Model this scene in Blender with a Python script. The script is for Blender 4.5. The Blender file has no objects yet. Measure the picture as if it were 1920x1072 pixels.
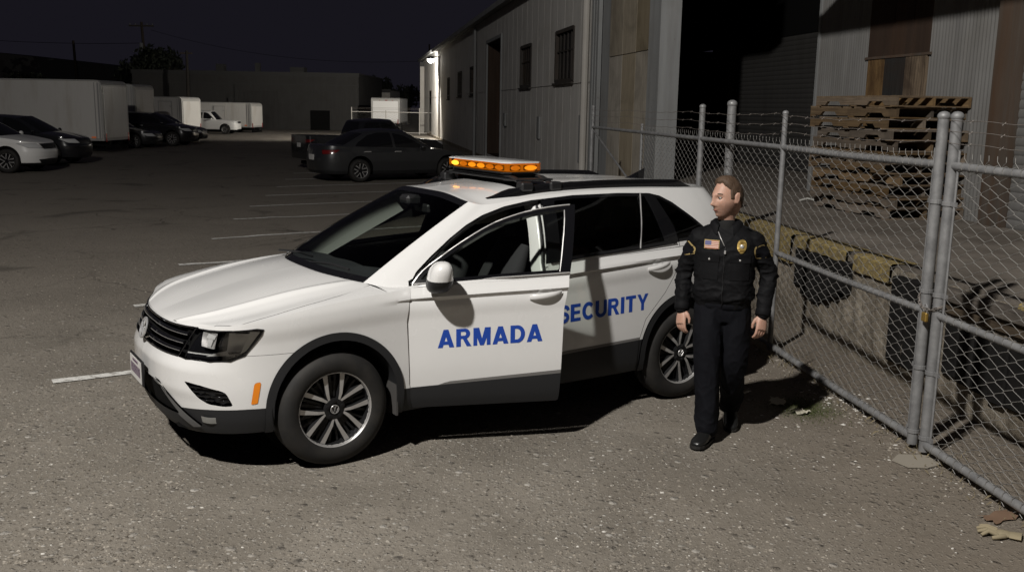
import bpy, bmesh, math, random
import numpy as np
from mathutils import Vector, Matrix, Euler, noise as mnoise
R = math.radians
SC = bpy.context.scene
COL = SC.collection
rnd = random.Random(7)

# ---------------------------------------------------------------- object helpers
def tag(o, label=None, cat=None, group=None, kind=None):
    if label: o['label'] = label
    if cat: o['category'] = cat
    if group: o['group'] = group
    if kind: o['kind'] = kind
    return o

def empty(name, loc=(0, 0, 0), rz=0.0, parent=None):
    o = bpy.data.objects.new(name, None); COL.objects.link(o)
    o.location = loc; o.rotation_euler = (0, 0, rz); o.empty_display_size = .2
    if parent: o.parent = parent
    return o

def children(o):
    return [c for c in COL.objects if c.parent == o]

def copy_tree(o, parent=None):
    c = o.copy(); COL.objects.link(c)
    if parent is not None: c.parent = parent
    for ch in children(o): copy_tree(ch, c)
    return c

class MB:
    """mesh builder: collects verts and faces of ONE part"""
    def __init__(s): s.v = []; s.f = []; s.mi = []; s.m = 0
    def add(s, vs, fs):
        b = len(s.v); s.v += [tuple(map(float, p)) for p in vs]
        for f in fs: s.f.append(tuple(b + i for i in f)); s.mi.append(s.m)
        return s
    def box(s, lo, hi, M=None, bev=0.0):
        x0, y0, z0 = lo; x1, y1, z1 = hi
        if bev <= 0:
            vs = [(x, y, z) for z in (z0, z1) for y in (y0, y1) for x in (x0, x1)]
            fs = [(0, 2, 3, 1), (4, 5, 7, 6), (0, 1, 5, 4), (2, 6, 7, 3), (0, 4, 6, 2), (1, 3, 7, 5)]
        else:
            b = min(bev, (x1-x0)*.49, (y1-y0)*.49, (z1-z0)*.49)
            vs = []; ix = {}
            for zi, z in enumerate((z0, z1)):
                for yi, y in enumerate((y0, y1)):
                    for xi, x in enumerate((x0, x1)):
                        sx, sy, sz = (b if xi == 0 else -b), (b if yi == 0 else -b), (b if zi == 0 else -b)
                        for a in range(3):
                            ix[(xi, yi, zi, a)] = len(vs)
                            vs.append((x + (0 if a == 0 else sx), y + (0 if a == 1 else sy), z + (0 if a == 2 else sz)))
            g = lambda x, y, z, a: ix[(x, y, z, a)]
            fs = []
            for a in range(3):
                for sd in (0, 1):
                    o = [(0, 0), (1, 0), (1, 1), (0, 1)]
                    q = []
                    for (p, r) in o:
                        c = [0, 0, 0]; c[a] = sd; c[(a+1) % 3] = p; c[(a+2) % 3] = r; q.append(g(*c, a))
                    fs.append(tuple(q if sd else q[::-1]))
            for a in range(3):      # edge strips along axis a
                b1, b2 = (a+1) % 3, (a+2) % 3
                for p in (0, 1):
                    for r in (0, 1):
                        c0 = [0]*3; c1 = [0]*3; c0[a] = 0; c1[a] = 1
                        for c in (c0, c1): c[b1] = p; c[b2] = r
                        q = (g(*c0, b1), g(*c1, b1), g(*c1, b2), g(*c0, b2))
                        fs.append(q if (p == r) else q[::-1])
            for x in (0, 1):
                for y in (0, 1):
                    for z in (0, 1):
                        q = (g(x, y, z, 0), g(x, y, z, 1), g(x, y, z, 2))
                        fs.append(q if (x + y + z) % 2 else q[::-1])
        if M is not None: vs = [tuple(M @ Vector(p)) for p in vs]
        return s.add(vs, fs)
    def tube(s, pts, r, n=8, caps=True, close=False, sq=None):
        P = [Vector(p) for p in pts]; N = len(P)
        rr = r if hasattr(r, '__len__') else [r] * N
        t0 = (P[1] - P[0]).normalized()
        up = Vector((0, 0, 1)) if abs(t0.z) < .9 else Vector((1, 0, 0))
        nrm = (up - t0 * up.dot(t0)).normalized()
        rings = []
        for i in range(N):
            if close: t = (P[(i+1) % N] - P[i-1]).normalized()
            else: t = (P[min(i+1, N-1)] - P[max(i-1, 0)]).normalized()
            nrm = (nrm - t * nrm.dot(t))
            nrm = nrm.normalized() if nrm.length > 1e-6 else t.orthogonal().normalized()
            bn = t.cross(nrm)
            k = sq or (1, 1)
            rings.append([P[i] + (nrm * math.cos(2*math.pi*j/n) * k[0] + bn * math.sin(2*math.pi*j/n) * k[1]) * rr[i] for j in range(n)])
        vs = [p for q in rings for p in q]; fs = []
        M = N if close else N - 1
        for i in range(M):
            a, b = i*n, ((i+1) % N)*n
            for j in range(n): fs.append((a+j, a+(j+1) % n, b+(j+1) % n, b+j))
        if caps and not close: fs += [tuple(range(n))[::-1], tuple((N-1)*n + j for j in range(n))]
        return s.add(vs, fs)
    def loft(s, rings, caps=True):
        n = len(rings[0]); vs = [p for q in rings for p in q]; fs = []
        for i in range(len(rings)-1):
            a, b = i*n, (i+1)*n
            for j in range(n): fs.append((a+j, a+(j+1) % n, b+(j+1) % n, b+j))
        if caps: fs += [tuple(range(n))[::-1], tuple((len(rings)-1)*n + j for j in range(n))]
        return s.add(vs, fs)
    def lathe(s, prof, n=32, M=None, a0=0, a1=2*math.pi):
        """prof: (r, h) pairs around local z"""
        full = abs(a1-a0-2*math.pi) < 1e-6; k = n if full else n+1
        vs = []; fs = []
        for (r, h) in prof:
            for j in range(k):
                a = a0 + (a1-a0)*j/n; vs.append((r*math.cos(a), r*math.sin(a), h))
        for i in range(len(prof)-1):
            for j in range(n): 
                j2 = (j+1) % k if full else j+1
                fs.append((i*k+j, i*k+j2, (i+1)*k+j2, (i+1)*k+j))
        if M is not None: vs = [tuple(M @ Vector(p)) for p in vs]
        return s.add(vs, fs)
    def prism(s, poly, h0, h1, M=None):
        """poly (x,y) extruded along z, convex or simple (ngon caps)"""
        n = len(poly); vs = [(x, y, h0) for x, y in poly] + [(x, y, h1) for x, y in poly]
        fs = [tuple(range(n))[::-1], tuple(range(n, 2*n))] + [(i, (i+1) % n, n+(i+1) % n, n+i) for i in range(n)]
        if M is not None: vs = [tuple(M @ Vector(p)) for p in vs]
        return s.add(vs, fs)
    def grid(s, P, flip=False):
        nu, nv = P.shape[:2]
        fs = []
        for i in range(nu-1):
            for j in range(nv-1):
                q = (i*nv+j, (i+1)*nv+j, (i+1)*nv+j+1, i*nv+j+1); fs.append(q[::-1] if flip else q)
        return s.add(P.reshape(-1, 3), fs)
    def sphere(s, c, r, n=12, m=8, sc=(1, 1, 1)):
        prof = [(max(1e-4, r*math.sin(math.pi*i/m)), -r*math.cos(math.pi*i/m)) for i in range(m+1)]
        return s.lathe(prof, n, Matrix.Translation(c) @ Matrix.Diagonal((sc[0], sc[1], sc[2], 1)))
    def build(s, name, mat, parent=None, smooth=False, angle=35, fix=False, loc=None, rz=None):
        me = bpy.data.meshes.new(name); me.from_pydata(s.v, [], s.f)
        mats = mat if isinstance(mat, (list, tuple)) else [mat]
        for m in mats: me.materials.append(m)
        if len(mats) > 1: me.polygons.foreach_set('material_index', s.mi)
        if fix:
            bm = bmesh.new(); bm.from_mesh(me)
            bmesh.ops.remove_doubles(bm, verts=bm.verts, dist=1e-5)
            bmesh.ops.recalc_face_normals(bm, faces=bm.faces); bm.to_mesh(me); bm.free()
        if smooth: shade(me, angle)
        o = bpy.data.objects.new(name, me); COL.objects.link(o)
        if parent is not None: o.parent = parent
        if loc is not None: o.location = loc
        if rz is not None: o.rotation_euler = (0, 0, rz)
        return o

def shade(me, angle=35):
    me.polygons.foreach_set('use_smooth', [True]*len(me.polygons))
    if angle < 179:
        try: me.set_sharp_from_angle(angle=R(angle))
        except Exception: pass
    me.update()

def solid(o, t, off=-1):
    me = o.data; cnt = {}
    for p in me.polygons:
        for ek in p.edge_keys: cnt[ek] = cnt.get(ek, 0) + 1
    for e in me.edges:
        if cnt.get(e.key, 0) == 1: e.use_edge_sharp = True
    m = o.modifiers.new('thickness', 'SOLIDIFY'); m.thickness = t; m.offset = off; return o

def Tm(loc, rx=0, ry=0, rz=0):
    return Matrix.Translation(loc) @ Euler((rx, ry, rz)).to_matrix().to_4x4()

# ---------------------------------------------------------------- material helpers
def mat(name, col=(.5, .5, .5), rough=.5, metal=0.0, spec=.5, coat=0.0, emit=None, es=0.0, trans=0.0, alpha=1.0, ior=1.45):
    m = bpy.data.materials.new(name); m.use_nodes = True
    b = m.node_tree.nodes['Principled BSDF']
    b.inputs['Base Color'].default_value = (*col, 1); b.inputs['Roughness'].default_value = rough
    b.inputs['Metallic'].default_value = metal; b.inputs['Specular IOR Level'].default_value = spec
    b.inputs['Coat Weight'].default_value = coat; b.inputs['Coat Roughness'].default_value = .06
    b.inputs['Transmission Weight'].default_value = trans; b.inputs['Alpha'].default_value = alpha; b.inputs['IOR'].default_value = ior
    if emit: b.inputs['Emission Color'].default_value = (*emit, 1); b.inputs['Emission Strength'].default_value = es
    return m

class NT:
    """tiny node wiring helper"""
    def __init__(s, m): s.m = m; s.t = m.node_tree; s.b = s.t.nodes.get('Principled BSDF')
    def n(s, typ, **kw):
        nd = s.t.nodes.new(typ)
        for k, v in kw.items():
            if k.startswith('_'): setattr(nd, k[1:], v)
            else:
                key = k.replace('__', ' ')
                nd.inputs[key].default_value = v
        return nd
    def l(s, a, b): s.t.links.new(a, b); return s
    def coord(s, kind='Object', scale=(1, 1, 1), rot=(0, 0, 0)):
        c = s.t.nodes.new('ShaderNodeTexCoord'); mp = s.t.nodes.new('ShaderNodeMapping')
        mp.inputs['Scale'].default_value = scale; mp.inputs['Rotation'].default_value = rot
        s.l(c.outputs[kind], mp.inputs['Vector']); return mp.outputs['Vector']
    def noise(s, vec, scale, detail=4, rough=.55, dist=0.0):
        n = s.t.nodes.new('ShaderNodeTexNoise'); n.inputs['Scale'].default_value = scale
        n.inputs['Detail'].default_value = detail; n.inputs['Roughness'].default_value = rough; n.inputs['Distortion'].default_value = dist
        if vec is not None: s.l(vec, n.inputs['Vector'])
        return n.outputs['Fac']
    def vor(s, vec, scale, feature='F1', out='Distance', rand=1.0):
        n = s.t.nodes.new('ShaderNodeTexVoronoi'); n.feature = feature; n.inputs['Scale'].default_value = scale; n.inputs['Randomness'].default_value = rand
        if vec is not None: s.l(vec, n.inputs['Vector'])
        return n.outputs[out]
    def ramp(s, fac, stops, interp='LINEAR'):
        n = s.t.nodes.new('ShaderNodeValToRGB'); n.color_ramp.interpolation = interp
        e = n.color_ramp.elements
        while len(e) < len(stops): e.new(.5)
        for el, (p, c) in zip(e, stops):
            el.position = p; el.color = (c, c, c, 1) if not hasattr(c, '__len__') else (*c, 1)
        s.l(fac, n.inputs['Fac']); return n.outputs['Color']
    def mix(s, fac, a, b, mode='MIX'):
        n = s.t.nodes.new('ShaderNodeMix'); n.data_type = 'RGBA'; n.blend_type = mode
        for sock, v in ((n.inputs[0], fac), (n.inputs[6], a), (n.inputs[7], b)):
            if hasattr(v, 'is_linked') or hasattr(v, 'links'): s.l(v, sock)
            elif hasattr(v, '__len__'): sock.default_value = (*v, 1) if len(v) == 3 else v
            else: sock.default_value = v if sock.type == 'VALUE' else (v, v, v, 1)
        return n.outputs[2]
    def math(s, op, a, b=0.0, c=None):
        n = s.t.nodes.new('ShaderNodeMath'); n.operation = op
        for sock, v in zip(n.inputs, (a, b, c)):
            if v is None: continue
            if hasattr(v, 'links'): s.l(v, sock)
            else: sock.default_value = v
        return n.outputs[0]
    def bump(s, h, strength=.3, dist=.02, prev=None):
        n = s.t.nodes.new('ShaderNodeBump'); n.inputs['Strength'].default_value = strength; n.inputs['Distance'].default_value = dist
        s.l(h, n.inputs['Height'])
        if prev is not None: s.l(prev, n.inputs['Normal'])
        return n.outputs['Normal']
    def set(s, **kw):
        for k, v in kw.items():
            sock = s.b.inputs[k.replace('__', ' ')]
            if hasattr(v, 'links'): s.l(v, sock)
            else: sock.default_value = v
        return s

def sd_poly(poly, px, py):
    """signed distance to polygon (negative inside), vectorised"""
    P = np.array(poly, float); Q = np.roll(P, -1, 0)
    d = np.full(px.shape, 1e9); ins = np.zeros(px.shape, bool)
    for (ax, ay), (bx, by) in zip(P, Q):
        ex, ey = bx-ax, by-ay; wx, wy = px-ax, py-ay
        t = np.clip((wx*ex + wy*ey) / (ex*ex+ey*ey+1e-12), 0, 1)
        d = np.minimum(d, (wx-ex*t)**2 + (wy-ey*t)**2)
        c = ((ay <= py) & (by > py)) | ((by <= py) & (ay > py))
        xi = ax + (py-ay) * ex / (ey if abs(ey) > 1e-12 else 1e-12)
        ins ^= c & (px < xi)
    d = np.sqrt(d); return np.where(ins, -d, d)

class Soup:
    """tagged polygon soup whose faces can be cut along the zero line of scalar fields of the vertex attributes"""
    def __init__(s, A, start='body', flip=False):
        """A: (nu,nv,k) grid of attributes, first three are x,y,z"""
        nu, nv, k = A.shape; s.A = [r for r in A.reshape(-1, k)]
        s.F = []
        for i in range(nu-1):
            for j in range(nv-1):
                q = (i*nv+j, (i+1)*nv+j, (i+1)*nv+j+1, i*nv+j+1); s.F.append(q[::-1] if flip else q)
        s.T = [start] * len(s.F)
    def cut(s, field, frm, to):
        """faces tagged in frm with field<=0 become 'to' (None: dropped)"""
        arr = np.array(s.A); f = field(arr); f = np.where(np.abs(f) < 1e-5, 1e-5, f)
        frm = {frm} if isinstance(frm, str) else set(frm)
        edge = {}; NF, NTg = [], []
        def mid(i, j):
            k = (min(i, j), max(i, j))
            if k not in edge:
                a, b = f[k[0]], f[k[1]]; t = a / (a - b)
                s.A.append(s.A[k[0]] * (1-t) + s.A[k[1]] * t); edge[k] = len(s.A) - 1
            return edge[k]
        for F, t in zip(s.F, s.T):
            if t not in frm: NF.append(F); NTg.append(t); continue
            sg = [f[i] <= 0 for i in F]
            if all(sg):
                if to is not None: NF.append(F); NTg.append(to)
                continue
            if not any(sg): NF.append(F); NTg.append(t); continue
            ins, out = [], []
            n = len(F)
            for a in range(n):
                i, j = F[a], F[(a+1) % n]
                (ins if f[i] <= 0 else out).append(i)
                if (f[i] <= 0) != (f[j] <= 0):
                    m = mid(i, j); ins.append(m); out.append(m)
            if len(ins) > 2 and to is not None: NF.append(tuple(ins)); NTg.append(to)
            if len(out) > 2: NF.append(tuple(out)); NTg.append(t)
        s.F, s.T = NF, NTg
        return s
    def panel(s, field, frm, to, gap=.0025):
        s.cut(lambda a: field(a) - gap, frm, '_seam'); s.cut(lambda a: field(a) + gap, '_seam', to)
        s.cut(lambda a: np.full(len(a), -1.0), '_seam', None); return s
    def seam(s, field, frm, gap=.002):
        s.cut(lambda a: field(a) - gap, frm, '_a'); s.cut(lambda a: field(a) + gap, '_a', '_b'); s.cut(lambda a: np.full(len(a), -1.0), '_a', None)
        s.T = [frm if t == '_b' else t for t in s.T]; return s
    def take(s, tags, side=1, off=0.0, mb=None):
        """append faces of the tags to a builder; side -1 mirrors y; off moves along the vertex normal"""
        tags = {tags} if isinstance(tags, str) else set(tags)
        mb = mb or MB(); fs = [F for F, t in zip(s.F, s.T) if t in tags]
        ids = sorted({i for F in fs for i in F}); mp = {i: k for k, i in enumerate(ids)}
        if not ids: return mb
        P = np.array([s.A[i][:3] for i in ids])
        if off:
            N = np.zeros_like(P)
            for F in fs:
                q = [mp[i] for i in F]; n = np.cross(P[q[1]]-P[q[0]], P[q[-1]]-P[q[0]])
                if np.linalg.norm(n) < 1e-12 and len(q) > 3: n = np.cross(P[q[2]]-P[q[1]], P[q[3]]-P[q[1]])
                N[q] += n
            N /= np.linalg.norm(N, axis=1)[:, None] + 1e-12
            P = P + N * off
        P[:, 1] *= side
        mb.add(P, [tuple(mp[i] for i in (F if side > 0 else F[::-1])) for F in fs])
        return mb
WALL_LAMP = (-5.36, 61.95, 5.02)
# ---------------------------------------------------------------- shared materials
def paint(name, col, rough=.32, coat=.7):
    m = mat(name, col, rough, 0, .5, coat); w = NT(m); v = w.coord('Object')
    n = w.noise(v, 3, 5); w.set(Roughness=w.math('MULTIPLY_ADD', n, .16, rough - .08))
    d = w.noise(v, 1.3, 6, .62)
    dirt = w.ramp(d, [(.45, 0), (.75, .16)])
    z = w.n('ShaderNodeSeparateXYZ'); w.l(v, z.inputs[0])
    lowz = w.n('ShaderNodeMapRange', From__Min=.75, From__Max=.25, To__Min=.25, To__Max=1.0) if False else None
    w.set(Base__Color=w.mix(dirt, col, tuple(c * .62 + .03 for c in col)))
    return m

M = {}
M['white_paint'] = paint('white_paint', (.66, .655, .645), .26, .9)
M['white_paint_b'] = paint('pearl_white_paint', (.72, .71, .69), .35, .6)
M['black_paint'] = paint('black_paint', (.012, .012, .014), .22, .9)
M['dark_paint'] = paint('charcoal_paint', (.014, .0145, .016), .25, .9)
M['grey_paint'] = paint('grey_metallic_paint', (.022, .0225, .024), .3, .9)
M['box_white'] = paint('truck_box_white', (.62, .60, .57), .55, .1)
M['box_grey'] = paint('truck_box_grey', (.40, .39, .37), .5, .1)
M['cladding'] = mat('dark_plastic', (.014, .0145, .016), .6)
M['plastic'] = mat('black_plastic', (.012, .012, .013), .5)
M['gloss_black'] = mat('gloss_black', (.006, .006, .007), .12, 0, .5, .6)
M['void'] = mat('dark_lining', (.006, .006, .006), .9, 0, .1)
M['cloth'] = mat('dark_cloth', (.022, .022, .024), .9)
M['dash'] = mat('dashboard_vinyl', (.02, .021, .025), .75)
M['trim_light'] = mat('light_pillar_trim', (.42, .435, .41), .8)
M['chrome'] = mat('chrome', (.75, .75, .76), .28, .75)
M['reflector'] = mat('lamp_reflector', (.62, .62, .61), .35, .35)
M['satin'] = mat('satin_metal', (.50, .49, .48), .42, .55)
M['alloy'] = mat('machined_alloy', (.50, .49, .48), .35, .6)
M['alloy_dark'] = mat('dark_alloy', (.016, .016, .017), .45, .4)
M['trim_grey'] = mat('grey_trim_plastic', (.15, .145, .14), .42)
M['rubber'] = mat('tyre_rubber', (.022, .0215, .021), .75)
w = NT(M['rubber']); v = w.coord('Object'); n = w.noise(v, 9, 5)
w.set(Base__Color=w.mix(w.ramp(n, [(.4, 0), (.7, 1)]), (.010, .0095, .009), (.021, .0185, .016)))
M['amber'] = mat('amber_plastic', (.75, .22, .012), .25, 0, .5, .3)
M['plate'] = mat('licence_plate_white', (.55, .54, .52), .5)
M['blue_letter'] = mat('blue_vinyl', (.012, .055, .33), .38, 0, .5, .2)
M['red_lens'] = mat('red_lens', (.28, .01, .012), .15, 0, .5, .6)
M['tail_lit'] = mat('tail_lens', (.13, .008, .008), .2, 0, .5, .6, None, 0)
M['fog'] = mat('fog_lamp_glass', (.20, .20, .19), .12, 0, .5, .5)
M['lens_clear'] = mat('headlight_glass', (.5, .5, .5), .08, 0, .5, .5)

def glassmat(name, tint, gloss=.10, opac=0.0):
    """thin tinted glass: transparent mixed with a sharp gloss"""
    m = bpy.data.materials.new(name); m.use_nodes = True; t = m.node_tree
    for nd in list(t.nodes):
        if nd.type == 'BSDF_PRINCIPLED': t.nodes.remove(nd)
    out = t.nodes['Material Output']
    tr = t.nodes.new('ShaderNodeBsdfTransparent'); tr.inputs['Color'].default_value = (*tint, 1)
    gl = t.nodes.new('ShaderNodeBsdfGlossy'); gl.inputs['Roughness'].default_value = .03
    fr = t.nodes.new('ShaderNodeFresnel'); fr.inputs['IOR'].default_value = 1.45
    mx = t.nodes.new('ShaderNodeMixShader')
    t.links.new(fr.outputs[0], mx.inputs[0]); t.links.new(tr.outputs[0], mx.inputs[1]); t.links.new(gl.outputs[0], mx.inputs[2])
    t.links.new(mx.outputs[0], out.inputs['Surface'])
    return m
M['glass'] = glassmat('clear_glass', (.80, .84, .80))
M['glass_dark'] = glassmat('privacy_glass', (.10, .105, .10))
M['lens'] = glassmat('lamp_lens', (.93, .93, .93))
M['amber_lens'] = glassmat('amber_lens', (1.0, .60, .16))
# ---------------------------------------------------------------- car shell maths (numpy only)
def crom(pts, n):
    """centripetal-ish Catmull-Rom through pts, n samples evenly spread in chord length"""
    P = np.array(pts, float)
    d = np.r_[0, np.cumsum(np.linalg.norm(np.diff(P, axis=0), axis=1) ** .5 + 1e-9)]
    m = np.zeros_like(P)
    m[1:-1] = (P[2:] - P[:-2]) / (d[2:] - d[:-2])[:, None]
    m[0] = (P[1] - P[0]) / (d[1] - d[0]); m[-1] = (P[-1] - P[-2]) / (d[-1] - d[-2])
    t = np.linspace(0, d[-1], 40 * len(P)); i = np.clip(np.searchsorted(d, t, 'right') - 1, 0, len(P) - 2)
    h = (d[i + 1] - d[i]); s = ((t - d[i]) / h)[:, None]; h = h[:, None]
    Q = (2*s**3-3*s**2+1)*P[i] + (s**3-2*s**2+s)*h*m[i] + (-2*s**3+3*s**2)*P[i+1] + (s**3-s**2)*h*m[i+1]
    L = np.r_[0, np.cumsum(np.linalg.norm(np.diff(Q, axis=0), axis=1))]
    u = np.linspace(0, L[-1], n)
    return np.stack([np.interp(u, L, Q[:, k]) for k in range(P.shape[1])], 1)

def smooth_interp(x, xs, ys):
    """monotone-ish cubic interpolation of scalar control points"""
    xs = np.array(xs, float); ys = np.array(ys, float); x = np.clip(x, xs[0], xs[-1])
    dx = np.diff(xs); sl = np.diff(ys) / dx
    m = np.zeros_like(ys); m[1:-1] = np.where(sl[1:] * sl[:-1] > 0, 2 * sl[1:] * sl[:-1] / (sl[1:] + sl[:-1] + 1e-12), 0)
    m[0] = sl[0]; m[-1] = sl[-1]
    i = np.clip(np.searchsorted(xs, x, 'right') - 1, 0, len(xs) - 2)
    h = dx[i]; s = (x - xs[i]) / h
    return (2*s**3-3*s**2+1)*ys[i] + (s**3-2*s**2+s)*h*m[i] + (-2*s**3+3*s**2)*ys[i+1] + (s**3-s**2)*h*m[i+1]

def sstep(a, b, x):
    t = np.clip((x - a) / (b - a), 0, 1); return t * t * (3 - 2 * t)

class Shell:
    """half body: lower skirt L(U,z), greenhouse G(w,v), hood and roof Coons patches. x rearwards, y outwards, z up"""
    def __init__(s, plan, ztop, zbot, front_prof, side_prof, rear_prof, glass_b, glass_t, n=360, nz=64, ng=330, ngz=40,
                 crease=None, crown_h=.045, crown_r=.05, glass_bulge=.03, hood_ridge=0.0, cowl=None, frange=(.55, 1.0), rrange=(4.2, 4.6), crease_amp=.012):
        s.hood_ridge, s.crown_h, s.crown_r = hood_ridge, crown_h, crown_r
        C = crom(plan, n); s.C = C
        tang = np.gradient(C, axis=0); tang /= np.linalg.norm(tang, axis=1)[:, None]
        s.N = np.stack([-tang[:, 1], tang[:, 0]], 1) * 1.0   # outward for front->side->rear order (x,y): check sign below
        if s.N[n // 2, 1] < 0: s.N = -s.N
        s.U = np.r_[0, np.cumsum(np.linalg.norm(np.diff(C, axis=0), axis=1))]
        x = C[:, 0]
        zt = smooth_interp(s.U, *zip(*ztop)); zb = smooth_interp(s.U, *zip(*zbot))
        s.zt, s.zb = zt, zb
        v = np.linspace(0, 1, nz)
        Z = zb[:, None] + (zt - zb)[:, None] * v[None, :]
        fw = 1 - sstep(frange[0], frange[1], s.U)[:, None]          # front weight
        rw = sstep(rrange[0], rrange[1], s.U)[:, None]
        df = smooth_interp(Z, *zip(*front_prof)); Zs = Z.copy()
        if crease: Zs = Z - (smooth_interp(s.U, *zip(*crease))[:, None] - .93) * sstep(.45, .9, Z)
        ds = smooth_interp(Zs, *zip(*side_prof)); dr = smooth_interp(Z, *zip(*rear_prof))
        if crease:
            zc = smooth_interp(s.U, *zip(*crease))[:, None]
            q = Z - zc
            ds = ds + sstep(1.75, 2.2, s.U)[:, None] * crease_amp * np.where(q < 0, np.exp(q / .05) , np.exp(-(q / .006) ** 2)) * 1.0 - sstep(1.75, 2.2, s.U)[:, None] * crease_amp * np.exp(-((q - .012) / .03) ** 2) * (q > -.0)
        D = fw * df + (1 - fw) * (1 - rw) * ds + rw * dr
        s.X = C[:, 0:1] - s.N[:, 0:1] * D; s.Y = np.maximum(C[:, 1:2] - s.N[:, 1:2] * D, 0); s.Z = Z
        s.Y[0] = 0; s.Y[-1] = 0
        s.Ug = np.repeat(s.U[:, None], nz, 1)
        # greenhouse
        B = crom(np.hstack([np.array(glass_b, float), np.array(glass_t, float)]), ng)
        B, T = B[:, :3], B[:, 3:]
        s.B, s.T = B, T
        vv = np.linspace(0, 1, ngz)[None, :, None]
        G = B[:, None, :] * (1 - vv) + T[:, None, :] * vv
        tb = np.gradient(G[:, :, :2], axis=0); tb /= np.linalg.norm(tb, axis=2)[:, :, None] + 1e-9
        nn = np.stack([-tb[:, :, 1], tb[:, :, 0]], 2)
        if nn[ng // 2, 0, 1] < 0: nn = -nn
        bul = glass_bulge * 4 * (vv * (1 - vv))[:, :, 0]
        G[:, :, :2] += nn * bul[:, :, None]
        G[0, :, 1] = 0; G[-1, :, 1] = 0
        G[:, :, 1] = np.maximum(G[:, :, 1], 0)
        s.G = G
    def lower(s):
        return np.stack([s.X, s.Y, s.Z], 2)
    def top_curve(s):
        return np.stack([s.X[:, -1], s.Y[:, -1], s.Z[:, -1]], 1)
    def coons(s, front, side, rear, nu, nv, crown, edge_pow=2.2, rid=None):
        """half patch: front curve (center->corner), side (front corner->rear corner), rear (center->corner)"""
        def rs(c, n):
            L = np.r_[0, np.cumsum(np.linalg.norm(np.diff(c, axis=0), axis=1))]
            u = np.linspace(0, L[-1], n); return np.stack([np.interp(u, L, c[:, k]) for k in range(3)], 1)
        F, R, S = rs(front, nv), rs(rear, nv), rs(side, nu)
        cen = np.linspace(0, 1, nu)[:, None]
        Cc = F[0] * (1 - cen) + R[0] * cen            # centre line, straight; crown added later
        u = np.linspace(0, 1, nu)[:, None, None]; v = np.linspace(0, 1, nv)[None, :, None]
        P = (1-u)*F[None] + u*R[None] + (1-v)*Cc[:, None] + v*S[:, None] - ((1-u)*(1-v)*F[0] + (1-u)*v*F[-1] + u*(1-v)*R[0] + u*v*R[-1])
        P[:, 0, 1] = 0
        h = crown(u[:, :, 0], v[:, :, 0])
        P[:, :, 2] += h
        return P

TIG = dict(
    plan=[(0, 0), (.006, .2), (.035, .40), (.10, .58), (.22, .735), (.40, .845), (.62, .895), (.9, .912), (1.4, .915), (2.0, .916), (2.8, .916),
          (3.4, .914), (3.8, .905), (4.1, .88), (4.35, .82), (4.5, .70), (4.57, .5), (4.595, .25), (4.6, 0)],
    ztop=[(0, .865), (.45, .87), (.8, .895), (1.1, .94), (1.45, .995), (1.8, 1.03), (2.05, 1.05), (2.5, 1.075), (3.0, 1.10), (3.3, 1.12), (3.9, 1.15), (4.4, 1.17), (4.9, 1.185), (5.9, 1.19)],
    zbot=[(0, .235), (.5, .235), (.8, .255), (1.2, .27), (2, .265), (4, .275), (4.8, .31), (5.9, .32)],
    front_prof=[(.2, .115), (.27, .06), (.36, .028), (.45, .012), (.52, .0), (.62, .0), (.69, .022), (.74, .04), (.80, .062), (.86, .10), (.92, .125), (1.05, .15)],
    side_prof=[(.2, .075), (.28, .035), (.36, .012), (.44, .004), (.55, .0), (.70, .004), (.80, .006), (.88, .0), (.93, .004), (.98, .018), (1.03, .04), (1.15, .07)],
    rear_prof=[(.2, .1), (.35, .01), (.5, .0), (.65, .0), (.72, .03), (.9, .04), (1.05, .05), (1.2, .08)],
    glass_b=[(1.03, 0, 1.09), (1.06, .35, 1.085), (1.20, .69, 1.065), (1.33, .80, 1.04), (1.65, .865, 1.06), (2.1, .876, 1.085), (2.6, .876, 1.11), (3.2, .87, 1.145),
             (3.7, .85, 1.165), (4.10, .805, 1.175), (4.34, .70, 1.18), (4.46, .42, 1.19), (4.50, 0, 1.19)],
    glass_t=[(1.96, 0, 1.575), (1.975, .30, 1.568), (2.02, .555, 1.525), (2.12, .605, 1.51), (2.35, .625, 1.535), (2.6, .635, 1.56), (2.9, .635, 1.575), (3.2, .63, 1.58),
             (3.65, .615, 1.575), (4.0, .585, 1.565), (4.18, .53, 1.555), (4.28, .33, 1.56), (4.30, 0, 1.565)],
    crease=[(0, .90), (.9, .91), (1.75, .965), (2.0, .975), (3.0, 1.02), (3.3, 1.04), (3.9, 1.075), (4.4, 1.10), (5.9, 1.13)],
)
# ---------------------------------------------------------------- security SUV
S = Shell(**TIG)
CAR = empty('security_car', (-2.291, 5.783, 0), .5749)
tag(CAR, 'white security SUV with an amber light bar on its roof and its front door open', 'car')

LA = np.concatenate([S.lower(), S.Ug[:, :, None]], 2)
L = Soup(LA, 'body', flip=True)
XX, ZZ, UU = (lambda a: a[:, 0]), (lambda a: a[:, 2]), (lambda a: a[:, 3])
FWX, RWX, ACZ = .92, 3.69, .395
def arch(cx, r, cz=ACZ):
    return lambda a: np.where(a[:, 2] > cz, np.hypot(a[:, 0]-cx, a[:, 2]-cz), np.abs(a[:, 0]-cx)) - r
def poly(pts, i=0, j=2):
    return lambda a: sd_poly(pts, a[:, i], a[:, j])
def both(*fs): return lambda a: np.maximum.reduce([f(a) for f in fs])
def either(*fs): return lambda a: np.minimum.reduce([f(a) for f in fs])
def line_z(xs, zs, i=0):
    return lambda a: a[:, 2] - np.interp(a[:, i], xs, zs)
side_only = lambda a: .9 - a[:, 3]
L.cut(either(arch(FWX, .385), arch(RWX, .385)), 'body', None)
L.cut(either(arch(FWX, .432), arch(RWX, .432)), 'body', 'arch')
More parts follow.
